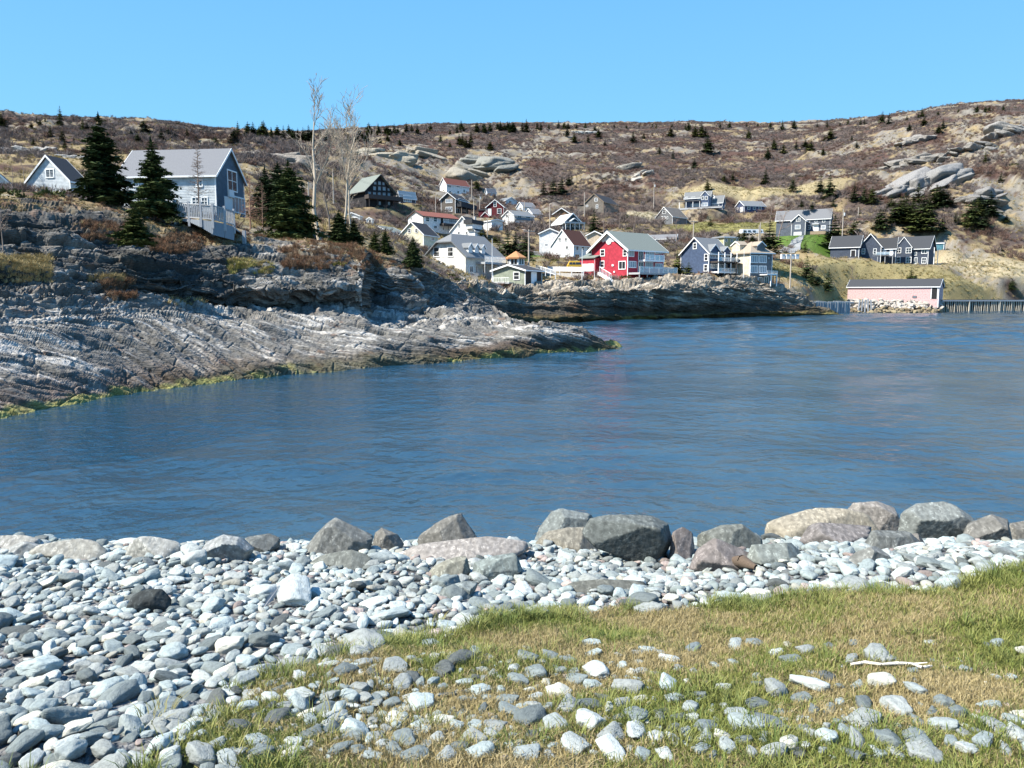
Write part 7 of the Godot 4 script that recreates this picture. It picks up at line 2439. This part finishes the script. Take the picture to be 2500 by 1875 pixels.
	for j in 420:
		var px := r.randf_range(2070, 2300)
		var f := r.randf()
		var p := at(px, 734 + 30 * f, lerpf(203, 198, f))
		p.y = lerpf(3.0, -0.3, f) + r.randfn() * 0.15
		var raw: Array = stone_raw[4 + r.randi() % 6]
		var s := r.randf_range(0.25, 0.8)
		var tone := Color(0.42, 0.38, 0.32).lerp(Color(0.28, 0.25, 0.22), r.randf()) if f < 0.6 else Color(0.16, 0.12, 0.08).lerp(Color(0.24, 0.2, 0.12), r.randf())
		bank.add_mesh(raw[0], raw[1], raw[2], Transform3D(stone_basis(r, s, 0.4), p), tone)
	tag(part("rubble_bank", bank.mesh(), mat(1, 1, 1, 0.95, {"vc": true}), self), "bank of pale and brown rubble under the pink shed", "", "", "stuff")
	k = Kit.new()
	var fillp := [at(2062, 737, 200), at(2305, 737, 206), at(2305, 737, 220), at(2062, 737, 216)]
	for q in 4:
		fillp[q].y = 2.6
	var fl: Array = []
	for q in fillp:
		fl.append(q - Vector3(0, 5, 0))
	poly8(k, fl + fillp)
	tag(part("shed_ground", k.mesh(), mat(0.30, 0.25, 0.19, 0.95, {"tex": noise_tex("soil", 0.03, 5, 0.5, 1.25), "scale": 0.3}), self), "level fill of earth and stone under the pink shed", "", "", "structure")
	for j in 5:
		k = Kit.new()
		var p := at(2098 + j * 7, 740, 198.5)
		k.box(Vector3(-0.15, -4, -0.15), Vector3(0.15, 0.9 + 0.2 * (j % 2), 0.15))
		var o := part("mooring_post", k.mesh(), paint.grey_timber, self, Transform3D(Basis(Vector3.BACK, 0.05 * (j - 2)), p))
		tag(o, "upright grey timber post in the gap between quay and rubble", "post", "posts between quay and rubble")
	# drive and lawn of the grey-blue house
	var drive := [[6, 175, 590], [6, 165, 625], [6, 140, 660], [6, 120, 700], [6, 60, 730]]
	var lv := PackedVector3Array()
	var lc := PackedColorArray()
	for j in 33:
		var f := j / 32.0 * 3.999
		var i := int(f)
		var q := cv(6, lerpf(drive[i][1], drive[i + 1][1], f - i), lerpf(drive[i][2], drive[i + 1][2], f - i))
		var p := ground_hit(q.x, q.y, 160.0)
		for s in 9:
			var x := p.x + lerpf(-1.9, 1.9, s / 8.0) * (1.0 + 0.5 * j / 32.0)
			lv.append(Vector3(x, land(x, p.z) + 0.16, p.z))
			lc.append(Color(1, 1, 1))
	var rev := PackedVector3Array()
	for j in range(32, -1, -1):
		for s in 9:
			rev.append(lv[j * 9 + s])
	tag(part("driveway", grid_mesh(9, 33, rev, lc), mat(0.24, 0.245, 0.24, 0.95), self), "grey gravel driveway below the grey-blue house", "", "", "structure")
	# trailer
	var tp: Vector3 = c.call(5, 1290, 852, 214)
	var tm := 214.0 / F * CROP[5][2]
	var tl := thing("travel_trailer", "long white travel trailer parked above the moss-yellow building", "trailer", tp, 0.1)
	var L := 300.0 * tm
	var Hh := 72.0 * tm
	k = Kit.new()
	poly8(k, [Vector3(-L / 2, 0.45, -1.2), Vector3(L / 2, 0.45, -1.2), Vector3(L / 2, 0.45, 1.2), Vector3(-L / 2, 0.45, 1.2), Vector3(-L / 2 + 0.3, Hh, -1.15), Vector3(L / 2 - 0.2, Hh, -1.15), Vector3(L / 2 - 0.2, Hh, 1.15), Vector3(-L / 2 + 0.3, Hh, 1.15)])
	part("body", k.mesh(), mat(0.8, 0.8, 0.8, 0.4), tl)
	for x in [-0.36, -0.16, 0.06, 0.34]:
		k = Kit.new()
		k.box(Vector3(L * x - 0.4, Hh * 0.52, 1.205), Vector3(L * x + 0.4, Hh * 0.8, 1.235))
		part("window", k.mesh(), paint.pane, tl)
	k = Kit.new()
	k.box(Vector3(L * 0.16, 0.5, 1.205), Vector3(L * 0.16 + 0.65, Hh * 0.85, 1.225))
	part("door", k.mesh(), paint.trim, tl)
	wheels(tl, [[-0.45, 1.1], [0.45, 1.1], [-0.45, -1.1], [0.45, -1.1]], 0.34)
	# yellow van behind the white fence
	var vp: Vector3 = c.call(4, 566, 1322, 158)
	var vm := 158.0 / F * CROP[4][2]
	var vn := thing("van", "yellow van parked behind the white board fence", "van", vp, 0.06)
	var vl := 195.0 * vm
	k = Kit.new()
	poly8(k, [Vector3(-vl / 2, 0.35, -0.9), Vector3(vl / 2, 0.35, -0.9), Vector3(vl / 2, 0.35, 0.9), Vector3(-vl / 2, 0.35, 0.9), Vector3(-vl / 2, 0.95, -0.9), Vector3(vl / 2, 0.95, -0.9), Vector3(vl / 2, 0.95, 0.9), Vector3(-vl / 2, 0.95, 0.9)])
	poly8(k, [Vector3(-vl / 2 + 0.05, 0.951, -0.88), Vector3(vl / 2 - 0.2, 0.951, -0.88), Vector3(vl / 2 - 0.2, 0.951, 0.88), Vector3(-vl / 2 + 0.05, 0.951, 0.88), Vector3(-vl / 2 + 0.5, 1.75, -0.75), Vector3(vl / 2 - 0.6, 1.75, -0.75), Vector3(vl / 2 - 0.6, 1.75, 0.75), Vector3(-vl / 2 + 0.5, 1.75, 0.75)])
	part("body", k.mesh(), mat(0.62, 0.38, 0.04, 0.35), vn)
	for x in [-0.3, -0.08, 0.14, 0.32]:
		k = Kit.new()
		poly8(k, [Vector3(vl * x - 0.3, 1.05, 0.875), Vector3(vl * x + 0.3, 1.05, 0.875), Vector3(vl * x + 0.3, 1.05, 0.895), Vector3(vl * x - 0.3, 1.05, 0.895), Vector3(vl * x - 0.26, 1.5, 0.80), Vector3(vl * x + 0.26, 1.5, 0.80), Vector3(vl * x + 0.26, 1.5, 0.82), Vector3(vl * x - 0.26, 1.5, 0.82)])
		part("window", k.mesh(), paint.pane, vn)
	wheels(vn, [[-vl * 0.32, 0.82], [vl * 0.32, 0.82], [-vl * 0.32, -0.82], [vl * 0.32, -0.82]], 0.32)
	# row of white hoops and boxes on the bank by the pole
	for j in 4:
		k = Kit.new()
		var p: Vector3 = c.call(5, 1720 + j * 62, 1162, 192)
		k.box(Vector3(-0.45, -0.2, -0.4), Vector3(0.45, 0.85 + 0.1 * (j % 2), 0.4))
		k.bar(Vector3(-0.45, 0.9, 0), Vector3(0.45, 0.9, 0), 0.9, 0.08)
		tag(part("crate", k.mesh(), paint.white, self, Transform3D(Basis(Vector3.UP, 0.2), p)), "white covered crate in the short row by the power pole on the grassy bank", "crate", "white crates on the bank")
	# driftwood and a feather on the shore
	var dw := Kit.new()
	var q0 := Vector3.ZERO
	var stick: Array = []
	for p in [[2075, 1646], [2110, 1648], [2150, 1647], [2190, 1647], [2225, 1652], [2250, 1657], [2272, 1654]]:
		stick.append(beach_hit(p[0], p[1]) + Vector3(0, 0.045, 0))
	for j in stick.size() - 1:
		dw.tube(stick[j], stick[j + 1], 0.006 + 0.002 * (j % 2), 0.006 + 0.002 * ((j + 1) % 2), 6)
	dw.tube(stick[4], stick[4] + Vector3(0.05, 0.02, 0.03), 0.004, 0.002, 5)
	tag(part("driftwood_stick", dw.mesh(), mat(0.62, 0.57, 0.48, 0.9), self), "long thin bleached stick lying across the grass", "stick")
	var lg := Kit.new()
	var l0 := beach_hit(1780, 1392) + Vector3(0, 0.06, 0)
	var l1 := beach_hit(1845, 1404) + Vector3(0, 0.05, 0)
	lg.tube(l0, l0.lerp(l1, 0.5) + Vector3(0, 0.02, 0), 0.03, 0.05, 8)
	lg.tube(l0.lerp(l1, 0.5) + Vector3(0, 0.02, 0), l1, 0.05, 0.02, 8)
	tag(part("driftwood_log", lg.mesh(), mat(0.12, 0.088, 0.062, 0.95, {"tex": noise_tex("grit", 0.05, 4, 0.7, 1.15), "scale": 4.0}), self), "short brown driftwood log on the cobbles below the pink pyramid", "driftwood")
	var fe := thing("feather", "grey feather standing among the cobbles", "feather", beach_hit(640, 1524) + Vector3(0, 0.08, 0))
	var fk := Kit.new()
	fk.tube(Vector3.ZERO, Vector3(0.11, 0.15, 0), 0.002, 0.001, 5)
	part("quill", fk.mesh(), mat(0.6, 0.58, 0.55, 0.6), fe)
	fk = Kit.new()
	for j in 14:
		var f := j / 14.0
		var p := Vector3(0.11, 0.15, 0) * (0.15 + 0.85 * f)
		var wd := 0.028 * sin(PI * (0.15 + 0.8 * f))
		for s in [-1, 1]:
			fk.tri(p, p + Vector3(0.02, 0.03, 0) + Vector3(-0.8, 0.6, 0.25) * wd * s, p + Vector3(0.008, 0.011, 0))
	part("vane", fk.mesh(), mat(0.45, 0.44, 0.46, 0.8), fe)

func wheels(t: Node3D, at_: Array, r: float) -> void:
	for w in at_:
		var k := Kit.new()
		var s: float = signf(w[1]) * 0.1
		var c := Vector3(w[0], r, w[1])
		k.tube(c - Vector3(0, 0, s), c + Vector3(0, 0, s), r, r, 14)
		k.tube(c + Vector3(0, 0, s), c + Vector3(0, 0, s * 1.05), r, 0.02, 14)
		var o := part("wheel", k.mesh(), mat(0.02, 0.02, 0.02, 0.8), t)
		k = Kit.new()
		k.tube(c + Vector3(0, 0, s * 1.05), c + Vector3(0, 0, s * 1.2), r * 0.6, r * 0.5, 12)
		k.tube(c + Vector3(0, 0, s * 1.2), c + Vector3(0, 0, s * 1.22), r * 0.5, 0.01, 12)
		part("rim", k.mesh(), mat(0.5, 0.5, 0.5, 0.4), o)

# ---------------------------------------------------------------- everything in order
